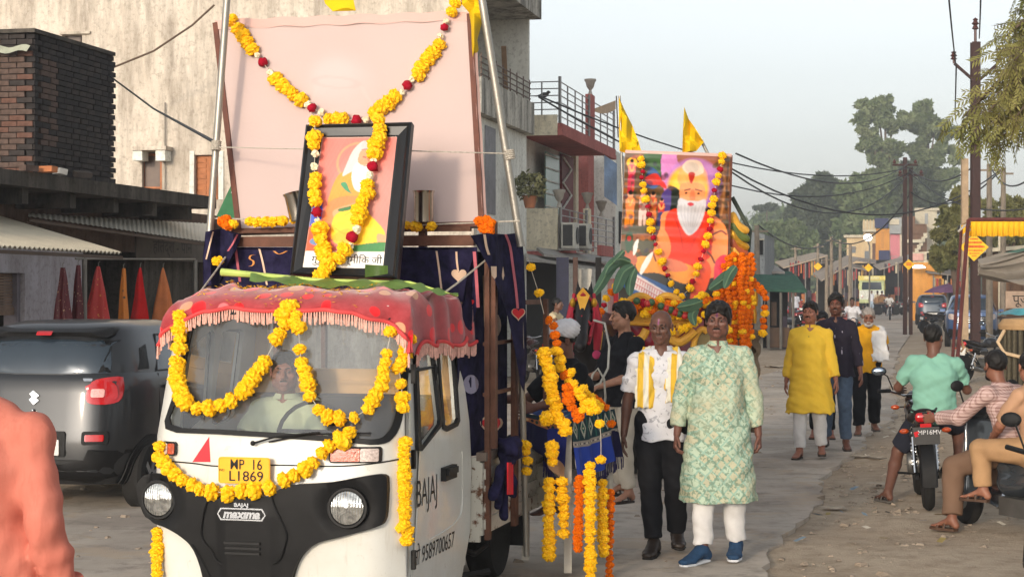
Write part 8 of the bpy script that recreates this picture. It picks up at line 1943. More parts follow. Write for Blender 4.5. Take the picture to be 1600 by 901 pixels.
# --- far street life
def biker(label,px,py,col,shirtc,face=PI,group='motorcyclists riding down the street',skin='#5b4034',helmet=False,lodr=.035,bottomc='#2a2c33',h=1.68,rider=True,away=False):
 p=G(px,py);v=-.22 if not away else PI-.22
 rzb=PI-.22 if not away else -.22
 bike('motorcycle under the '+' '.join(label.split()[:9]),(p.x,p.y+(.6 if not away else .6),0),rzb,col,None,lod=1)
 if rider: human(label,(p.x,p.y+.6+(.25 if not away else -.15),0),-.22 if not away else PI-.22,h,sit(pel=(0,0,.86)),skin=skin,hair='short',top=shirt(cloth('c_'+shirtc.strip('#'),shirtc),hem=None,sleeve=.6,collar=False),bottom=trousers(cloth('c_'+bottomc.strip('#'),bottomc)),shoes=None,res=.024,hres=.014,handfine=False,brow=False,group=None)
biker('rider in a pale shirt coming down the middle of the street',1394,500,'#2a2a2c','#b9b7b4');biker('rider in black coming down beside the lorry',1352,482,'#1c1c1e','#1d1f22');biker('rider in red riding away near the left stalls',1267,468,'#a52228','#8e3a52',away=True)
biker('rider in a cream shirt with an orange pillion bag riding away',1290,492,'#303033','#b8a488',away=True)
biker('rider in a white shirt just behind the old man in the yellow polo',1340,545,'#26282c','#c4c4c8')
def walker(label,px,py,shirtc,pantc,h=1.68,rz=0.,step=.1,hair='short',skin='#5b4034',hem=.8,group=None,sl=.5):
 p=G(px,py);human(label,(p.x,p.y,0),rz,h,pose(step,R.choice('LR')),skin=skin,hair=hair,top=shirt(cloth('c_'+shirtc.strip('#'),shirtc),hem=hem,sleeve=sl,collar=False),bottom=trousers(cloth('c_'+pantc.strip('#'),pantc)),res=.026,hres=.016,handfine=False,brow=False,group=group)
walker('man in a cream shirt walking ahead of the lorry',1371,491,'#b5ac92','#22242a',rz=PI);walker('man in a dark red shirt beside the cream shirted walker',1378,491,'#5d3a40','#202228',rz=PI)
walker('man in pale clothes standing at the lorry corner',1362,486,'#b9bcc2','#9fb0c0');walker('man in a pale green shirt standing by the green stalls',1214,520,'#86a07c','#3a3c44',rz=1.2);walker('man in grey standing at the green stall',1201,523,'#6f6c74','#4a4a52',rz=-1.);walker('person in a white wrap walking by the stalls',1243,502,'#aeb0b8','#5a6070',hem=.5)
walker('person in a pink shirt on the distant left verge',1254,468,'#c08a86','#3a3a42');walker('person in blue by the distant left stalls',1236,488,'#4a5a78','#30323a',rz=2.);walker('man in a white shirt standing beside the dark hatchback',1425,492,'#c2c2c4','#4a4038',rz=PI);walker('man in a mauve shirt under the distant awning',1398,474,'#6d4f5c','#2a2c30')
walker('woman in red under the grey tarpaulin',1543,505,'#b02a34','#3a2228',rz=.4,hem=.5);walker('man in brown beside the woman in red',1554,512,'#6b5648','#3b342e',rz=-.3);walker('dark clothed person under the tarpaulin edge',1536,498,'#3d2a30','#201c20')
p=W(866,450,33.5);human('shopkeeper in a cream vest seated at the shop front',(p.x,p.y,.12),1.2,1.66,sit(),skin='#5b4034',hair='short',top=shirt(cloth('c_cream_vest','#b7a98a'),hem=None,sleeve=.2,collar=False),bottom=trousers(BLKC),res=.022,handfine=False,brow=False)
p=W(914,450,34.5);human('man in a blue grey shirt sitting in the shop doorway',(p.x,p.y,-.15),-.6,1.66,sit(),skin='#4b362c',hair='short',top=shirt(cloth('c_bluegrey','#3e5466'),hem=None,sleeve=.5,collar=False),bottom=trousers(BLKC),res=.022,handfine=False,brow=False)
# parked motorcycles
def pb(label,px,py,rz,col='#2a2a2c',lod=1,group='motorcycles parked beside the street',z=DZ,lean=.08): p=G(px,py);return bike(label,(p.x,p.y+.3,z),rz,col,group,lod,lean=lean)
pb('black motorcycle with a covered front parked behind the teal rider',1540,596,-.9,'#232326',0)
pb('motorcycle standing at the left verge near the rubbish, side on',1196,521,1.35,'#2c2e33');pb('blue black motorcycle in the row by the green stall',1222,500,.5,'#2a3550');pb('red tanked motorcycle in the row by the green stall',1240,512,.9,'#8e2a2c');pb('motorcycle behind the yellow kurta man shoulder',1238,540,.4,'#26262a')
pb('motorcycle parked in front of the dark hatchback',1465,520,-1.2,'#222428');pb('motorcycle parked left of the dark hatchback',1424,492,-1.3,'#2c2c30');pb('silver motorcycle beside the distant handcarts',1412,486,-1.0,'#8a8c90');pb('dark motorcycle nearest the distant handcarts',1404,480,-1.1,'#33343a');pb('motorcycle parked by the shop behind the navy blanket tail',832,600,.3,'#3c2a2c')
# ---------------------------------------------------------------- far right street front, stalls, poles, trees
def right_side():
 f=VPl(1400,175,(1,-.2143,0));f3=VPl(1440,108,(1,-.2143,0))
 def bld(label,px,t=0.): return root('house',label,'building',tuple(f.at(px,450,t)))
 CREAM_=plaster('cream_far_wall','#c9b48e','#bda783','#8b7a60',.3);ORG=plaster('orange_far_wall','#c98f4a','#bd843f','#8b6436',.3);PNK=plaster('pink_far_wall','#c77f86','#bd757c','#8b5a5c',.25);GRY=plaster('grey_far_wall','#9ca0a0','#8f9292','#6b6c6a',.3);BRK=plaster('brown_far_wall','#7b5f4a','#6d5442','#4a382c',.5);WHT=plaster('offwhite_far_wall','#c2bba6','#b5ad99','#857c6a',.3);NV=mat('navy_panel','#2b3050',.7);DK=DARKIN;GLS=mat('far_window_glass','#4d5358',.3)
 a=bld('plain cream box house at the left end of the far row',1335,1.5)
 f.slab('wall',[(1323,520),(1353,520),(1353,367),(1323,370)],CREAM_,a,1.5,6);f.rect('roof_edge',1318,367,1354,371,WHT,a,1.2,6.4);f.rect('window',1330,385,1337,395,GLS,a,1.45,.03)
 b=bld('cream house with an orange bay and railed roof terrace',1370)
 f.slab('wall',[(1349,520),(1369,520),(1369,360),(1349,362)],CREAM_,b,.3,6);f.slab('bay_wall',[(1368,520),(1390,520),(1390,357),(1368,357)],ORG,b,-.2,6)
 f.rect('terrace_parapet',1348,345,1368,360,WHT,b,.1,.3);f.rect('roof_panel',1367,341,1388,356,NV,b,-.6,.3);f.rect('balcony_slab',1348,359,1369,362,WHT,b,-.5,.9)
 for x in (1349,1354,1359,1364): f.rect('parapet_post',x,343,x+2,360,CREAM_,b,0,.08)
 f.rect('balcony_panel',1373,391,1390,408,NV,b,-.8,.15);f.rect('window',1351,392,1358,406,GLS,b,.25,.04);f.rect('window',1363,380,1368,405,mat('brown_shutter_far','#5a4034'),b,.25,.04);f.rect('window',1377,362,1381,388,mat('orange_shutter','#b07a3c'),b,-.25,.04)
 c=bld('narrow house with a pink upper front and grey trim',1398)
 f.slab('wall',[(1389,520),(1409,520),(1409,339),(1389,341)],GRY,c,-.1,6);f.rect('pink_front',1391,366,1406,400,PNK,c,-.16,.05);f.rect('attic_front',1390,342,1405,351,WHT,c,-.2,.08);f.rect('balcony_panel',1390,353,1408,365,GRY,c,-.6,.3);f.rect('window',1392,401,1405,411,PNK,c,-.17,.05);f.rect('side_trim',1406,353,1409,412,WHT,c,-.3,.1)
 d=bld('unfinished brown brick house with an outside stair',1430,2)
 f.slab('wall',[(1408,520),(1448,520),(1448,350),(1430,350),(1430,338),(1408,338)],BRK,d,1,6)
 for y in (350,363): f.rect('floor_band',1408,y,1445,y+2,BRK,d,.9,.1)
 f.rect('balcony_slab',1414,374,1442,379,WHT,d,.2,.9);
 for k in range(7): f.rect('stair_step',1443-k*3.4,372+k*6-8,1449-k*3.4,376+k*6-4,WHT,d,.4+.02*k,.6)
 e=bld('off-white water tank house behind the brown brick house',1450,6);f.slab('wall',[(1430,400),(1464,400),(1464,327),(1430,327)],WHT,e,4,5);f.rect('roof_edge',1429,325,1476,329,WHT,e,3.8,5.3);f.rect('window',1445,333,1450,350,GRY,e,3.95,.04)
 f=f3;g=bld('orange ground floor shop with a hanging white lamp',1455,-3)
 f.slab('wall',[(1424,520),(1472,520),(1472,410),(1424,410)],ORG,g,-3,4);f.rect('sign_board',1426,396,1443,407,mat('pink_sign','#b58a80'),g,-3.1,.08);f.rect('window',1448,395,1463,406,DK,g,-3.1,.3);f.slab('upper_wall',[(1424,410),(1468,410),(1468,392),(1424,394)],WHT,g,-2.9,3)
 f=f3;lp=root('street_light','lit white lamp hanging under the orange shop front','lamp',tuple(f.at(1435,416,-4)));MB().lathe((0,0,0),[(0,.1),(.2,.08),(.42,-.04),(.4,-.1),(0,-.12)],16).build('lamp_shade',EM,lp,True)
 l2=root('street_light','small lit bulb on a bracket before the orange bay','lamp',tuple(f.at(1356,371,-3)));MB().ball((0,0,0),(.26,.15,.22),12,8).build('bulb',EM,l2,True);MB().tube([(0,0,-.2),(.1,0,-.5),(.1,0,-5)],.05,6).build('pole',STEELM,l2)
 # hut roofs and stalls under the houses
 TIN=mat('rusty_tin_far','#8d8276',.7,0,.15,1);COL=[mat('stall_red','#8a3a30'),mat('stall_orange','#a8683a'),mat('stall_mauve','#3d3340'),mat('stall_brown','#5b4636')]
 def stall(label,px0,px1,ytop,ybot,d,roofm,dep=3.,goods=0,drop=.15):
  p0,p1=W(px0,ytop,d),W(px1,ytop+2,d);k=F/d;h_=p0.z;g=root('market_stall',label,'stall',(p0.x,d,0));wd=p1.x-p0.x
  sk=R.uniform(-.9,.9) if d > 80 else 0;h_ += R.uniform(-.5,.3) if d > 80 else 0
  MB().add([(-.4,-.5,h_-drop+sk),(wd+.4,-.5,h_-drop-.05-sk*.6),(wd+.3,dep,h_+.25-sk*.3),(-.3,dep,h_+.3+sk),(-.4,-.5,h_-drop-.08+sk),(wd+.4,-.5,h_-drop-.13-sk*.6),(wd+.3,dep,h_+.17-sk*.3),(-.3,dep,h_+.22+sk)],[(0,1,2,3),(7,6,5,4),(0,4,5,1),(1,5,6,2),(2,6,7,3),(3,7,4,0)]).build('roof_sheet',roofm,g)
  for x in (0,wd*.5,wd): MB().tube([(x,-.4,0),(x,-.4,h_-drop-.05)],.045,6).build('post',STEELM,g)
  MB().box((wd/2,dep,h_/2),(wd,.1,h_)).build('back_wall',DK,g);
  for i in range(goods): x=(i+.5)*wd/goods;MB().box((x,.3+R.random()*1.5,R.uniform(.4,1.6)),(wd/goods*.7,.3,R.uniform(.4,1.))).build('goods',R.choice(COL),g)
  MB().box((wd/2,.2,.35),(wd*.85,.6,.6)).build('counter',R.choice(COL+[DK,DK,DK]),g)
  for i in range(goods*2 if d > 70 else 0): x=(i+.5)*wd/goods/2;MB().box((x,-.3,h_-drop-R.uniform(.5,.8)),(wd/goods*.28,.05,R.uniform(.5,1.1))).build('hanging_goods',R.choice(COL+[mat('stall_crimson','#a03a34'),mat('stall_ochre','#b08a4a'),mat('stall_cream','#b0a68e')]),g)
  return g
 for a in (('long tin roofed stall in the distance below the dark trees',1232,1282,406,0,118,mat('tan_tarp','#9a8b78'),4,6),('red cloth stall with orange garments in the middle distance',1292,1330,408,0,104,TIN,3,7),('tin roofed hut below the cream box house',1318,1352,409,0,165,TIN,3,4),('wide patched tin roof hut below the orange bay',1345,1395,404,0,166,mat('patched_tin_far','#857a70'),3,5),
    ('low tin hut beneath the pink fronted house',1380,1424,408,0,160,TIN,3,4),('green awning stall left of the iron pole',1462,1502,412,0,110,mat('green_tarp_far','#3f6a52',.8),3,4),('stall with stacked sheets beside the blue car',1456,1500,424,0,105,mat('grey_tarp_far','#6d675f',.8),2,5),('green tarpaulin stall on the left verge',1190,1232,434,0,66,mat('green_tarp_left','#2f5344',.8),1.2,6),('second lower green tarpaulin stall on the left verge',1198,1236,443,0,55,mat('green_tarp_left','#2f5344'),.8,4),('pale awning stall beside the grey left house',1170,1206,416,0,66,mat('pale_awning','#a09890'),3,4)):
  stall(a[0],a[1],a[2],a[3],0,a[5],a[6],a[7],a[8])
 lh=VPl(1195,62,(1,-.2143,0));g=root('house','pale grey house with a dark window beyond the chariot','building',tuple(lh.at(1180,450,0)));lh.slab('wall',[(1150,500),(1195,500),(1195,366),(1172,362),(1150,362)],GRY,g,0,5);lh.rect('window',1183,375,1192,398,DK,g,-.05,.04);lh.rect('window_frame',1181,373,1194,375,WHT,g,-.08,.07)
 # poles
 IR=mat('red_oxide_iron','#36221f',.7,0,.25,5);WDN=mat('grey_wood_pole','#7d7264',.85,0,.25,4);INS=mat('porcelain_insulator','#4a2c28',.3)
 d=51.;x0=W(1524,450,d);P=root('utility_pole','tall rusty iron pole with angled insulator arms behind the blue car','pole',(x0.x,d,0));H_=W(1524,66,d).z
 pl=MB();pl.box((0,0,H_/2),(.02,.22,H_));pl.box((0,-.11,H_/2),(.24,.02,H_));pl.box((0,.11,H_/2),(.24,.02,H_));pl.build('shaft',IR,P)
 for s_ in (1,-1):
  za=W(1524,130,d).z;zb=W(1524,100,d).z;MB().bar((0,-.1,za),(s_*.62,-.1,zb),.08,.05,(0,1,0)).build('cross_arm',IR,P);MB().lathe((s_*.64,-.1,zb),[(.03,0),(.03,.1),(.10,.12),(.05,.18),(.10,.22),(.05,.28),(.08,.32),(0,.36)],10).build('insulator',INS,P,True)
 MB().lathe((0,0,H_),[(.04,0),(.04,.35),(.10,.38),(.05,.48),(.11,.52),(.05,.6),(.08,.64),(0,.7)],10).build('insulator',INS,P,True)
 g=root('concrete_post','pale square post strapped beside the tall iron pole','post',(x0.x-.30,d+.02,0));MB().box((0,0,W(1518,248,d).z/2),(.18,.16,W(1518,248,d).z)).build('shaft',mat('pale_concrete_post','#a08a70',.9),g)
 for px,py0,dd,rr,lb in ((1414,246,72,.075,'left of a pair of brown iron poles in the middle distance'),(1423,262,72,.065,'right of a pair of brown iron poles in the middle distance')):
  p=W(px,450,dd);g=root('utility_pole',lb,'pole',(p.x,dd,0));h_=W(px,py0,dd).z;MB().box((0,0,h_/2),(rr*2,.12,h_)).build('shaft',IR,g);MB().bar((-.5,0,h_-.3),(.5,0,h_-.3),.1,.08).build('cross_arm',IR,g)
  for s_ in (-.42,.42): MB().lathe((s_,0,h_-.25),[(.04,0),(.08,.06),(.04,.14),(0,.18)],8).build('insulator',INS,g)
 for px,py0,dd,lb in ((1299,370,96,'grey wooden pole before the red cloth stall'),(1313,374,100,'short leaning wooden pole right of the red cloth stall'),(1278,380,110,'thin pole carrying a small lamp cluster at the left stalls'),(1243,384,120,'faint pole in front of the dark tree'),(1328,382,95,'slim pole before the cream box house'),(1292,400,92,'short stub pole beside the grey wooden pole'),(1184,352,60,'pale pole standing by the grey left house'),(1567,262,60,'thin dark pole behind the yellow canopy'),(1546,256,56,'short dark pole with a bracket right of the tall iron pole')):
  p=W(px,450,dd);g=root('utility_pole',lb,'pole',(p.x,dd,0));h_=W(px,py0,dd).z;MB().tube([(0,0,0),(R.uniform(-.05,.05),0,h_)],[.12,.08],8).build('shaft',WDN,g,True);MB().bar((-.3,0,h_-.2),(.35,0,h_-.2),.06,.06).build('cross_arm',WDN,g)
 # wires
 WR=mat('black_cable','#26282b',.6,bump=0)
 wires=[((756,95,14),(1163,235,60),.0),((842,150,39),(1420,262,72),.9),((842,152,39),(1420,270,72),1.5),((1140,262,40),(1560,268,56),1.2),((1142,268,42),(1423,268,72),1.3),((1420,262,72),(1524,258,51),.5),((1420,268,72),(1700,300,40),.9),((1480,-30,30),(1494,105,50.5),.1),((1533,-30,30),(1530,60,51),.1),((1494,105,50.6),(1492,180,72),.1),((1185,352,60),(1299,375,96),.6),((1299,372,96),(1424,300,72),1.),((1423,300,72),(1567,262,60),.8),((1150,240,36),(1420,255,72),.7),((1546,258,56),(1600,285,40),.3)]
 for i,(a,b,sg) in enumerate(wires):
  if i == 0: continue
  A,B=W(*a),W(*b);rope('overhead_wire',['','upper cable from the pink house corner to the paired poles','second cable sagging from the pink house corner','cable running from behind the banner to beyond the iron pole','lower cable from behind the banner to the paired poles','short cable between the paired poles and the iron pole','long cable from the paired poles out past the right edge','left vertical cable coming down to the iron pole arm','right vertical cable dropping to the iron pole top','thin cable behind the left insulator of the iron pole','cable from the grey left house to the wooden pole','cable rising from the wooden pole to the paired poles','cable from the paired poles to the thin dark pole','topmost cable behind the sage banner','short cable at the right edge behind the neem leaves'][i],[A,B],.0085+.00032*min(A.y,B.y),WR,'cable',sag=sg,n=16,group='overhead cables above the street',seg=5)
 rope('hanging_wire','drooping wire crossing the stained wall up to the roof corner',[W(171,108,33),W(240,80,33),W(300,40,33),W(335,8,33)],.02,mat('brown_wire','#5b4a3c'),'cable');rope('hanging_wire','dark cable running from the brick room down to the pole rope',[W(170,118,25.2),W(240,170,22),W(335,222,12)],.012,WR,'cable')
 # yellow canopy, its posts, rope loop
 d2=30.;RP=mat('red_oxide_pipe','#572a25',.6,0,.2,6)
 g=root('canopy_frame','red pipe frame carrying the yellow cloth valance at the right','frame',(W(1515,450,d2).x,d2,0));o=_M[g.name]
 MB().tube([o @ W(1514,343,d2),o @ W(1640,343,d2)],.035,8).build('top_pipe',RP,g,True);MB().tube([o @ W(1513,344,d2),o @ W(1494,590,27.5)],.032,8).build('prop_pipe',RP,g,True);MB().tube([o @ W(1502,358,d2+.4),o @ W(1487,582,28)],.026,8).build('prop_pipe',RP,g,True);MB().tube([o @ W(1497,362,d2),o @ W(1516,345,d2),o @ W(1524,352,d2),o @ W(1505,368,d2)],.02,6).build('rope_binding',ROPE,g,True)
 MB().tube([o @ W(1640,343,d2),o @ W(1642,590,d2)],.045,8).build('prop_pipe',RP,g,True)
 YC=mat('yellow_valance','#d9a818',.85,0,.08,3);v=root('cloth_valance','bright yellow cloth valance hanging from the red pipe','cloth',tuple(W(1518,347,d2)));oo=_M[v.name]
 MB().grid(lambda u,w2: oo @ W(1517+120*u,346+(23+.8*math.sin(u*50))*w2,d2-.05+.04*math.sin(u*90)*w2),120,4).build('cloth',YC,v,True);MB().grid(lambda u,w2: oo @ W(1502+72*u,352+17*w2,d2+.9+.04*math.sin(u*60)*w2),60,4).build('cloth',YC,v,True)
 MB().grid(lambda u,w2: oo @ (W(1502,350,d2+1.2).lerp(W(1518,345,d2),u)+Vector((4.2*w2,0,.0))),3,12).build('roof_cloth',YC,v,True)
 rope('rope_loop','pale rope with a loop hanging from the leaning red pipe',[W(1503,500,28.4),W(1502,520,28.2),W(1500,530,28.2),W(1497,545,28.2),W(1502,549,28.2),W(1506,543,28.2),W(1501,528,28.2)],.018,mat('tan_rope','#b08a68',.9))
 # diamond signs
 YS=mat('yellow_sign_board','#e0b01c',.5);RT=mat('red_sign_lettering','#c43a1e',.6);rs=random.Random(9)
 for i,(px,py,r_,dd,lb) in enumerate(((1522,386,23,47,'large yellow diamond sign with red lettering on the iron pole'),(1420,413,9,71,'yellow diamond sign on the pair of brown poles'),(1357,418,7,88,'small yellow diamond sign above the lorry'),(1278,416,7,100,'small yellow diamond sign by the distant left stalls'))):
  c=W(px,py,dd);s_=r_/F*dd;g=root('diamond_sign',lb,'sign',tuple(c));MB().prism([(-s_,0),(0,s_*.9),(s_,0),(0,-s_*.95)],lambda a,b,t: Vector((a,t,b)),.03).build('board',YS,g)
  if i == 0:
   q=MB()
   for row,(z,w3,h3) in enumerate(((.55,.28,.07),(.32,.5,.10),(.04,.70,.16),(-.22,.5,.08),(-.42,.32,.06),(-.60,.18,.05))):
    x=-w3*s_
    while x < w3*s_: ww=s_*rs.uniform(.05,.13);q.box((x+ww/2,-.012,z*s_),(ww,.004,h3*s_*rs.uniform(.8,1.2)));x += ww+s_*.03
   tag(q.build('lettering',RT,g),kind='stuff')
  elif i == 1: 
   for z in (.2,-.1): MB().box((0,-.01,z*s_),(s_*.9,.004,s_*.16)).build('lettering',RT,g)
 # grey tarpaulin
 g=root('tarpaulin','sagging grey tarpaulin roof edged with faded green at the right','tarpaulin',tuple(W(1530,400,38)));oo=_M[g.name];TP=mat('grey_tarpaulin','#7f776c',.85,0,.15,1.5,.3,20)
 MB().grid(lambda u,w2: oo @ (W(1530+110*u,408-26*u-4*w2*0+(8+44*math.sin(min(1,u*1.1)*PI*.55+.25))*w2,38-1.2*w2)+Vector((0,.12*math.sin(w2*22+u*4),.06*math.sin(w2*25+u*6)))),40,40).build('sheet',TP,g,True)
 MB().grid(lambda u,w2: oo @ W(1532+105*u,404-26*u+5*w2,38+2*(1-w2)),20,3).build('green_edge',mat('green_tarp_far','#3f6a52'),g,True)
 g=root('house','low pale roofed house behind the grey tarpaulin','building',tuple(W(1560,450,62)));h=VPl(1560,62,(1,-.2143,0));h.slab('wall',[(1545,520),(1660,520),(1660,385),(1545,392)],BRK,g,0,5);h.slab('roof_edge',[(1540,388),(1662,378),(1662,384),(1540,394)],WHT,g,-.6,6);h.rect('column',1560,352,1567,520,WHT,g,-.3,.25);h.rect('window',1572,395,1595,420,DARKIN,g,-.05,.04)
 nb=root('notice_board','pale board with black curling lettering under the tarpaulin','sign',tuple(W(1573,468,36)));MB().box((.35,0,0),(.75,.05,.34)).build('board',mat('peach_board','#a8907c',.8),nb);lettering('lettering','पूजन',.26,lambda a,b: Vector((.35+a,-.029,b)),mat('black_ink','#141312'),nb,deva=True)
 # teal covered cart and wicker-like cane chair at the right edge
 g=root('handcart','handcart under a teal plastic sheet at the right edge','cart',tuple(G(1592,545)));s_=55;
 MB().grid(lambda u,v: Vector((-.55+1.6*u,-.4+.9*v,1.05+.24*math.sin(PI*u)*math.sin(PI*v) ** .4+.02*math.sin(u*17+v*8))),16,10).build('sheet',mat('teal_plastic','#4f98a2',.4),g,True);MB().box((.25,0,.95),(1.6,.8,.08)).build('bed',mat('old_wood','#4c3b2e'),g)
 for x in (-.4,.9): MB().box((x,-.3,.45),(.06,.06,.9)).build('leg',mat('old_wood','#4c3b2e'),g);MB().lathe((x,.1,.34),[(.28,0),(.34,0),(.34,.04),(.28,.04)],20,(0,1,0)).build('wheel',mat('tyre_rubber','#1b1a19'),g,True)
 g=root('cane_stool','tall ribbed cane drum with a tan lid and curved cream handle at the right edge','drum',(W(1600,450,20.5).x,20.5,DZ));zt=W(1600,505,20.5).z;zb=W(1600,590,20.5).z;CN=mat('dark_cane','#4b4536',.8,0,.3,30)
 for k in range(22): a=2*PI*k/22;MB().tube([(.24*math.cos(a),.24*math.sin(a),0),(.24*math.cos(a),.24*math.sin(a),zt-.03)],.028,6).build('cane',CN,g)
 MB().lathe((0,0,zt-.04),[(.28,0),(.29,.05),(.24,.12),(0,.14)],20).build('lid',mat('tan_cover','#a3835c',.8),g,True);MB().tube([(-.25,-.1,zt-.05),(-.34,-.15,zt-.18),(-.28,-.2,zt-.3),(-.05,-.26,zt-.36),(.05,-.27,zt-.55)],.022,8).build('handle',mat('cream_pipe','#c0a684',.4),g,True)
 MB().lathe((0,0,.02),[(0,0),(.23,0),(.23,zt-.08),(0,zt-.08)],16).build('core',DARKIN,g)
 # handcarts & cable drum in the distance
 # lorry
 p=G(1362,484);g=root('lorry','pale green painted lorry with a yellow board approaching in the distance','lorry',(p.x,p.y,0),-.21);k=1/1.;GRN=mat('pale_green_paint','#a3ab7c',.6);YLW=mat('pale_yellow_paint','#c4b45a',.6);WHp=mat('lorry_white','#b5b8ae',.5)
 MB().box((0,1.0,1.15),(2.1,1.6,1.1)).build('cab_lower',WHp,g);MB().box((0,1.1,2.1),(2.1,1.4,.85)).build('cab_upper',GRN,g);MB().prism([(-.85,1.75),(.85,1.75),(.80,2.4),(-.80,2.4)],lambda a,b,t: Vector((a,.38-.0+t,b)),.03).build('windscreen',mat('tinted_car_glass','#27313a'),g);MB().box((0,.8,2.75),(2.3,.9,.38)).build('header_board',YLW,g);MB().box((0,.33,2.76),(1.3,.03,.26)).build('name_board',mat('cream_board','#c8bf8c'),g);MB().box((0,3.6,1.9),(2.2,3.8,1.8)).build('cargo_body',YLW,g);MB().box((0,.18,.75),(2.1,.14,.3)).build('bumper',GRN,g);MB().box((0,.36,1.15),(1.2,.03,.35)).build('grille',mat('dark_grille','#3a3a3a'),g)
 for s_ in (1,-1):
  MB().lathe((s_*.8,.19,1.15),[(.13,0),(.12,.04),(0,.06)],14,(0,-1,0)).build('headlamp',mat('clear_lens','#b9a8a0'),g,True)
  for y in (1.0,4.6): MB().lathe((s_*.95-.12,y,.45),[(.25,0),(.45,0),(.45,.24),(.25,.24)],18,(1,0,0)).build('wheel',mat('tyre_rubber','#1b1a19'),g,True)
  MB().box((s_*1.12,.85,2.0),(.05,.1,.5)).build('mirror',YLW,g)
 # three-wheeler / car parked in far traffic
 q=G(1310,476);car('cream and red jeep waiting in the distance left of the lorry',(q.x,q.y+3.5,0),PI-.2,mat('cream_red_paint','#a8584a',.5),L_=3.6,W_=.9,H_=1.7)
def crowd():
 rr=random.Random(12);CL=['#a5444a','#4a5a78','#b9b2a4','#6f8a6a','#8a5a3a','#c0a060','#3c3c48','#9a8a9a','#b56a4a','#d0ccc4']
 spots=[(1183,512),(1222,486),(1229,492),(1248,478),(1262,474),(1276,470),(1283,480),(1296,474),(1305,470),(1318,476),(1330,472),(1337,480),(1386,476),(1392,470),(1405,478),(1416,474),(1432,480),(1476,484),(1484,478),(1527,500),(1562,500),(1578,505),(1590,498),(1240,470),(1324,468),(1344,474)]
 where=['by the left verge','near the green tarps','beside the distant stalls','between the far poles','by the lorry side','before the right huts','under the right awnings']
 for i,(px,py) in enumerate(spots):
  p=G(px,py);c=CL[i % 10];c2=CL[(i*3+1+i // 10) % 10];cn={'#a5444a': 'crimson','#4a5a78': 'slate blue','#b9b2a4': 'beige','#6f8a6a': 'moss green','#8a5a3a': 'brown','#c0a060': 'ochre','#3c3c48': 'charcoal','#9a8a9a': 'mauve','#b56a4a': 'rust','#d0ccc4': 'off-white'}
  human('tiny distant figure in a %s top and %s trousers %s' % (cn[c],cn[c2],where[min(6,max(0,int((px-1180)/55)))]),(p.x,p.y,0),rr.uniform(-3,3),rr.uniform(1.5,1.75),pose(rr.uniform(0,.12),rr.choice('LR')),skin='#5b4034',hair='short',top=shirt(cloth('c_'+c.strip('#'),c),hem=rr.choice((.8,.8,.5)),sleeve=.6,collar=False),bottom=trousers(cloth('c_'+c2.strip('#'),c2)),res=.035,hres=.025,handfine=False,brow=False,group='distant people along the street')
 for i,(px,py,z_,lb) in enumerate(((1232,505,.6,'charcoal motorcycle leaning by the left stalls, third in line'),(1256,498,-.5,'motorcycle parked askew left of the riders on the far left'),(1384,486,-1.2,'motorcycle at the verge right of the lorry'),(1396,478,-1.,'motorcycle against the far right huts'),(1436,486,.3,'motorcycle half hidden behind the dark hatchback'),(1500,498,-.8,'motorcycle behind the blue car roof line'),(1315,488,2.8,'motorcycle beside the red jeep'))): pb2(lb,px,py,z_)
 # sun umbrellas and heaps of goods
 for i,(px,py,r_,c,lb) in enumerate(((1210,455,1.1,'#4a7a8a','blue sun umbrella over the left verge stall'),(1480,458,1.0,'#6a4a6a','purple umbrella under the green awning'))):
  d=75;p=W(px,py-14,d);g=root('umbrella',lb,'umbrella',(p.x,d,0));MB().lathe((0,0,p.z-.35),[(r_,0),(r_*.6,.22),(0,.38)],10).build('canopy',mat('umb_'+c.strip('#'),c,.8),g);MB().tube([(0,0,0),(0,0,p.z)],.03,6).build('pole',STEELM,g)
 for i,(px,py,lb) in enumerate(((1385,492,'handcart heaped with brown sacks right of the cream shirted walker'),(1408,470,'handcart with orange crates beneath the tin hut'),(1220,475,'handcart with pale bundles on the left verge'),(1480,505,'handcart piled with grey sheets by the blue car'))):
  p=G(px,py);g=root('handcart',lb,'cart',(p.x,p.y,0));MB().box((0,0,.8),(1.7,1.,.08)).build('bed',mat('old_wood','#4c3b2e'),g)
  for k in range(7): MB().box((rr.uniform(-.7,.7),rr.uniform(-.3,.3),.84+rr.uniform(.1,.3)),(.4,.3,rr.uniform(.2,.5)),(0,0,rr.uniform(0,1))).build('bundle',mat('bundle_%d' % (i),['#8a6a4a','#b0683a','#a8a090','#77746e'][i],.9),g)
  for x in (-.6,.6):
   for y in (-.4,.4): MB().lathe((x,y,.3),[(.24,0),(.3,0),(.3,.04),(.24,.04)],14,(0,1,0)).build('wheel',mat('tyre_rubber','#1b1a19'),g,True)
def pb2(lb,px,py,rz): p=G(px,py);return bike(lb,(p.x,p.y,DZ),rz,R.choice(['#2a2a2c','#5a2a2c','#2a3450','#3a3a3e']),'motorcycles parked beside the street',1,lean=.08)
EM=None
def emitter():
 t=NT('lit_lamp');e=t.n('Emission',Color=(1,.97,.9,1),Strength=2.5);t.t.links.new(e.outputs[0],t.out.inputs['Surface']);return t.m
EM=emitter()
right_side()
crowd()
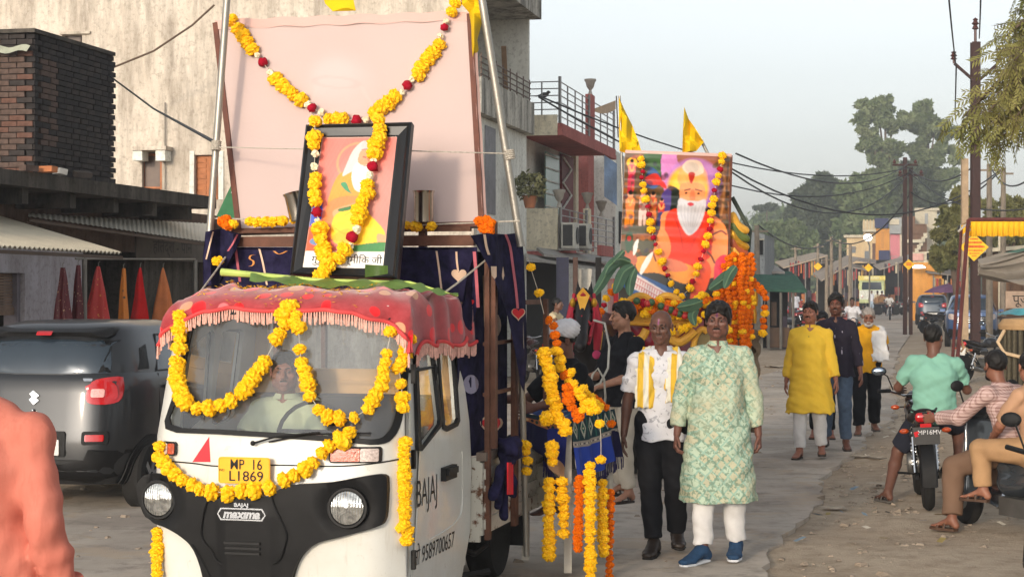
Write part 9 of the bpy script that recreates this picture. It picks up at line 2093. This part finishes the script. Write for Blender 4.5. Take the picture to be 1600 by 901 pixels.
# ---------------------------------------------------------------- trees
def tree(label,px,d,h,blobs,n,size,leafm,trunk=.25,name='tree',seed=0,limbs=True,elong=2.2,droop=0.,shell=.45,base=None):
 p=W(px,450,d);g=root(name,label,'tree',(p.x,d,0));rr=random.Random(seed);TK=mat('bark_grey_brown','#5b4e42',.9,0,.3,3)
 bl=[(Vector((x,y,z)),Vector((rx,ry,rz))) for x,y,z,rx,ry,rz in blobs]
 top=max(b[0].z for b in bl);cz=min(b[0].z for b in bl)
 MB().tube([(0,0,0),(.1,0,cz*.5),(-.1,.1,cz),(0,0,(cz+top)/2)],[trunk,trunk*.8,trunk*.6,trunk*.3],10).build('trunk',TK,g,True)
 if limbs:
  q=MB()
  for b in bl: q.tube([(0,0,cz*rr.uniform(.6,1.)),b[0]*.5+Vector((0,0,cz*.5)),b[0]+Vector((0,0,b[1].z*.3))],[trunk*.4,trunk*.25,trunk*.08],6)
  q.build('limbs',TK,g,True)
 # split each blob in sub clumps for an uneven outline
 sub=[]
 for c,r_ in bl:
  if shell > .3: sub.append((c,r_*.62))
  for _ in range(16 if shell > .3 else 13):
   v=Vector((rr.gauss(0,1),rr.gauss(0,1),rr.gauss(0,1))).normalized();sub.append((c+Vector((v.x*r_.x,v.y*r_.y,v.z*r_.z))*rr.uniform(.35 if shell < .3 else .6,1.0),Vector((rr.uniform(.22,.46)*r_.x,.35*r_.y,rr.uniform(.18,.4)*r_.z))))
 leafcloud('crown',sub,n,size,leafm,g,seed,elong,droop,shell);return g
def leafm(name,a,b):
 t=NT(name);v=t.noise(.55,detail=3);v2=t.noise(9,detail=2);c=t.mix(t.ramp(v,.38,.62),S(a),S(b));c=t.mix(t.math('MULTIPLY',t.ramp(v2,.5,.7),.4),c,S(b));bs=t.n('BsdfPrincipled',Base_Color=c,Roughness=.7,**{'Specular_IOR_Level': .2});tl=t.n('BsdfTranslucent',Color=c);m=t.n('MixShader',Fac=.25);t.t.links.new(bs.outputs[0],m.inputs[1]);t.t.links.new(tl.outputs[0],m.inputs[2]);t.t.links.new(m.outputs[0],t.out.inputs['Surface']);return t.m
LM={'euc': leafm('eucalyptus_leaf','#66754f','#838c66'),'dark': leafm('dark_mango_leaf','#424d38','#5a634b'),'mid': leafm('mid_green_leaf','#5a6c45','#76825a'),'olive': leafm('olive_leaf','#65693f','#7d7a4a'),'neem': leafm('neem_leaf','#5f6a35','#8a8650')}
def trees():
 D=225.;k=D/F
 def B(px,py,rx,ry,cx,y=0.): return ((px-cx)*k,y,CZ+(450-py)*k,rx*k,rx*k*.8,ry*k)
 tree('tall thin crowned eucalyptus, left of the tall pair',1385,D,0,[B(1372,175,30,26,1385),B(1395,190,22,24,1385),B(1360,215,20,24,1385),B(1385,245,30,26,1385),B(1370,275,28,22,1385),B(1348,185,14,10,1385),B(1382,158,12,10,1385)],19000,.40,LM['euc'],.6,'eucalyptus_tree',1,shell=.2)
 tree('tall thin crowned eucalyptus, right of the tall pair',1450,D+6,0,[B(1440,180,26,22,1450),B(1460,205,30,26,1450),B(1475,230,26,26,1450),B(1440,240,28,26,1450),B(1430,275,30,26,1450),B(1470,275,26,22,1450),B(1487,200,12,12,1450),B(1445,158,14,10,1450)],22000,.40,LM['euc'],.6,'eucalyptus_tree',2,shell=.2)
 tree('dense dark mango tree in the middle of the skyline',1288,D+4,0,[B(1290,300,34,26,1288),B(1262,315,26,24,1288),B(1310,320,30,30,1288),B(1285,350,36,34,1288),B(1250,345,22,26,1288),B(1300,385,40,30,1288)],20000,.58,LM['dark'],.8,'mango_tree',3)
 tree('broad mid green tree under the eucalyptus pair',1370,D-6,0,[B(1345,310,30,28,1370),B(1375,305,30,30,1370),B(1405,320,30,30,1370),B(1360,345,34,30,1370),B(1335,360,26,30,1370),B(1395,350,30,26,1370)],20000,.58,LM['mid'],.8,'broad_tree',4)
 tree('dark green tree between the iron poles',1440,D-12,0,[B(1430,300,26,26,1440),B(1450,320,24,26,1440),B(1425,330,26,26,1440)],12000,.55,LM['dark'],.8,'broad_tree',5)
 tree('rounded bush tree at the left foot of the dark mango tree',1228,D-20,0,[B(1220,375,30,26,1228),B(1245,385,26,26,1228),B(1195,380,24,26,1228),B(1215,400,36,22,1228),B(1185,400,20,20,1228)],16000,.5,LM['mid'],.6,'broad_tree',6)
 tree('small flat topped tree standing alone on the hill crest',1199,300,0,[((-1.2) ,0,CZ+126*300/F,1.1,1,.55),(.6 ,0,CZ+127*300/F,1.1,1,.6)],1500,.3,LM['dark'],.15,'broad_tree',7,limbs=False)
 D2=66.;k2=D2/F
 def B2(px,py,rx,ry,cx): return ((px-cx)*k2,0,CZ+(450-py)*k2,rx*k2,rx*k2*.8,ry*k2)
 tree('dusty olive tree left of the tall iron pole',1492,D2+8,0,[B2(1490,330,28,26,1492),B2(1480,370,30,30,1492),B2(1505,300,22,24,1492),B2(1470,395,22,20,1492),B2(1500,385,26,26,1492)],14000,.14,LM['olive'],.2,'dusty_tree',8,shell=.3)
 tree('dusty olive tree right of the tall iron pole',1570,D2+14,0,[B2(1560,300,32,26,1570),B2(1595,310,34,30,1570),B2(1550,340,30,30,1570),B2(1590,350,34,30,1570),B2(1620,330,34,36,1570)],18000,.15,LM['olive'],.25,'dusty_tree',9,shell=.3)
 # hill and low wood
 t=NT('wooded_hill');t.bsdf(t.mix(t.ramp(t.noise(.12,detail=6),.4,.6),S('#3f4a34'),S('#55603f')),.95,0,t.noise(.5,detail=6),1.,1.5,.05)
 def hz(x,y): 
  px=800+x/y*F;top=np.interp(px,[1050,1150,1175,1200,1230,1290,1500,1750],[440,380,340,330,328,350,380,400]);return (450-top)/F*320
 MB().grid(lambda u,v: Vector((30+92*u,275+60*v,DZ-.5+max(0,hz(30+92*u,275+60*v))*math.sin(min(1,v*1.4)*PI/2)+1.2*math.sin(u*40+v*9)*v)),70,16).build('wooded_hill',t.m,None,True)['kind']='structure'
 rs=random.Random(2);bl=[]
 for _ in range(260):
  x=rs.uniform(32,118);y=rs.uniform(278,330);v=(y-275)/60;z=max(0,hz(x,y))*math.sin(min(1,v*1.4)*PI/2);bl.append((Vector((x,y,z)),Vector((3.4,3.2,2.6))*rs.uniform(.6,1.2)))
 o=leafcloud('hill_woodland',bl,42000,.56,LM['mid'],None,11);tag(o,'mass of green woodland covering the low hill','woodland',kind='stuff')
 # neem tree hanging in from the right
 p=W(1760,450,15.5);g=root('neem_tree','neem tree whose drooping leafy boughs hang in at the upper right','tree',(p.x,15.5,DZ));o=_M[g.name];BK=mat('bark_grey_brown','#5b4e42')
 MB().tube([(0,0,0),(-.05,0,2.),(0.05,0,4.2)],[.22,.18,.13],12).build('trunk',BK,g,True);tw=[(0.05,0,4.1)]
 ends=[(1545,175,14.4),(1505,182,14.6),(1560,215,14.6),(1590,130,14.4),(1568,60,14.6),(1600,30,14.8),(1585,95,14.2),(1620,160,14.8),(1575,150,14.5),(1610,200,14.6),(1600,-20,15),(1535,205,14.7),(1640,60,15.2),(1590,180,14.3),(1600,70,14.6),(1608,110,15.)]
 q=MB();V=[];rs=np.random.RandomState(4)
 for i,(x,y,dd) in enumerate(ends):
  e=o @ W(x,y,dd);s_=Vector((.05,0,3.9 if i % 2 else 4.1));m=s_.lerp(e,.5)+Vector((0,0,.35));pts=[Vector(a) for a in smoothpoly([tuple(s_),tuple(m),tuple(e)],8,False)];q.tube(pts,[.05-.044*j/(len(pts)-1) for j in range(len(pts))],6)
  for j in range(5,len(pts)):
   for _ in range(7):
    # one pinnate leaf: a stalk of narrow leaflets
    a=pts[j]+Vector(rs.normal(size=3))*.05;dr=Vector(rs.normal(size=3));dr.z -= 1.1;dr.normalize();ln=rs.uniform(.22,.36);sd_=dr.cross(Vector(rs.normal(size=3))).normalized();q.tube([a,a+dr*ln],.002,3,cap=False)
    for m_ in range(7):
     b=a+dr*ln*(.2+.8*m_/7)
     for sg in (1,-1):
      t_=(sd_*sg*.8+dr*.75+Vector((0,0,-.25))).normalized();L1=rs.uniform(.055,.08);n_=t_.cross(dr).normalized();wv=n_.cross(t_)*.009
      V += [b,b+t_*L1*.4+wv,b+t_*L1,b+t_*L1*.4-wv]
 q.build('branches',BK,g,True);me=bpy.data.meshes.new('crown');V=np.array([tuple(v) for v in V]);fastmesh(me,V,np.arange(len(V)).reshape(-1,4));me.materials.append(LM['neem']);link('crown',me,g)
trees()
# ---------------------------------------------------------------- the hazy air over the street
me=MB().box((60,205,18),(330,424,38));me.v=[Vector((p.x,p.y,p.z)) for p in me.v]
t=NT('haze');v=t.n('VolumePrincipled',Color=(.86,.90,.95,1),Density=.0012,Anisotropy=.3);t.t.links.new(v.outputs[0],t.out.inputs['Volume'])
tag(me.build('haze',t.m),kind='stuff')
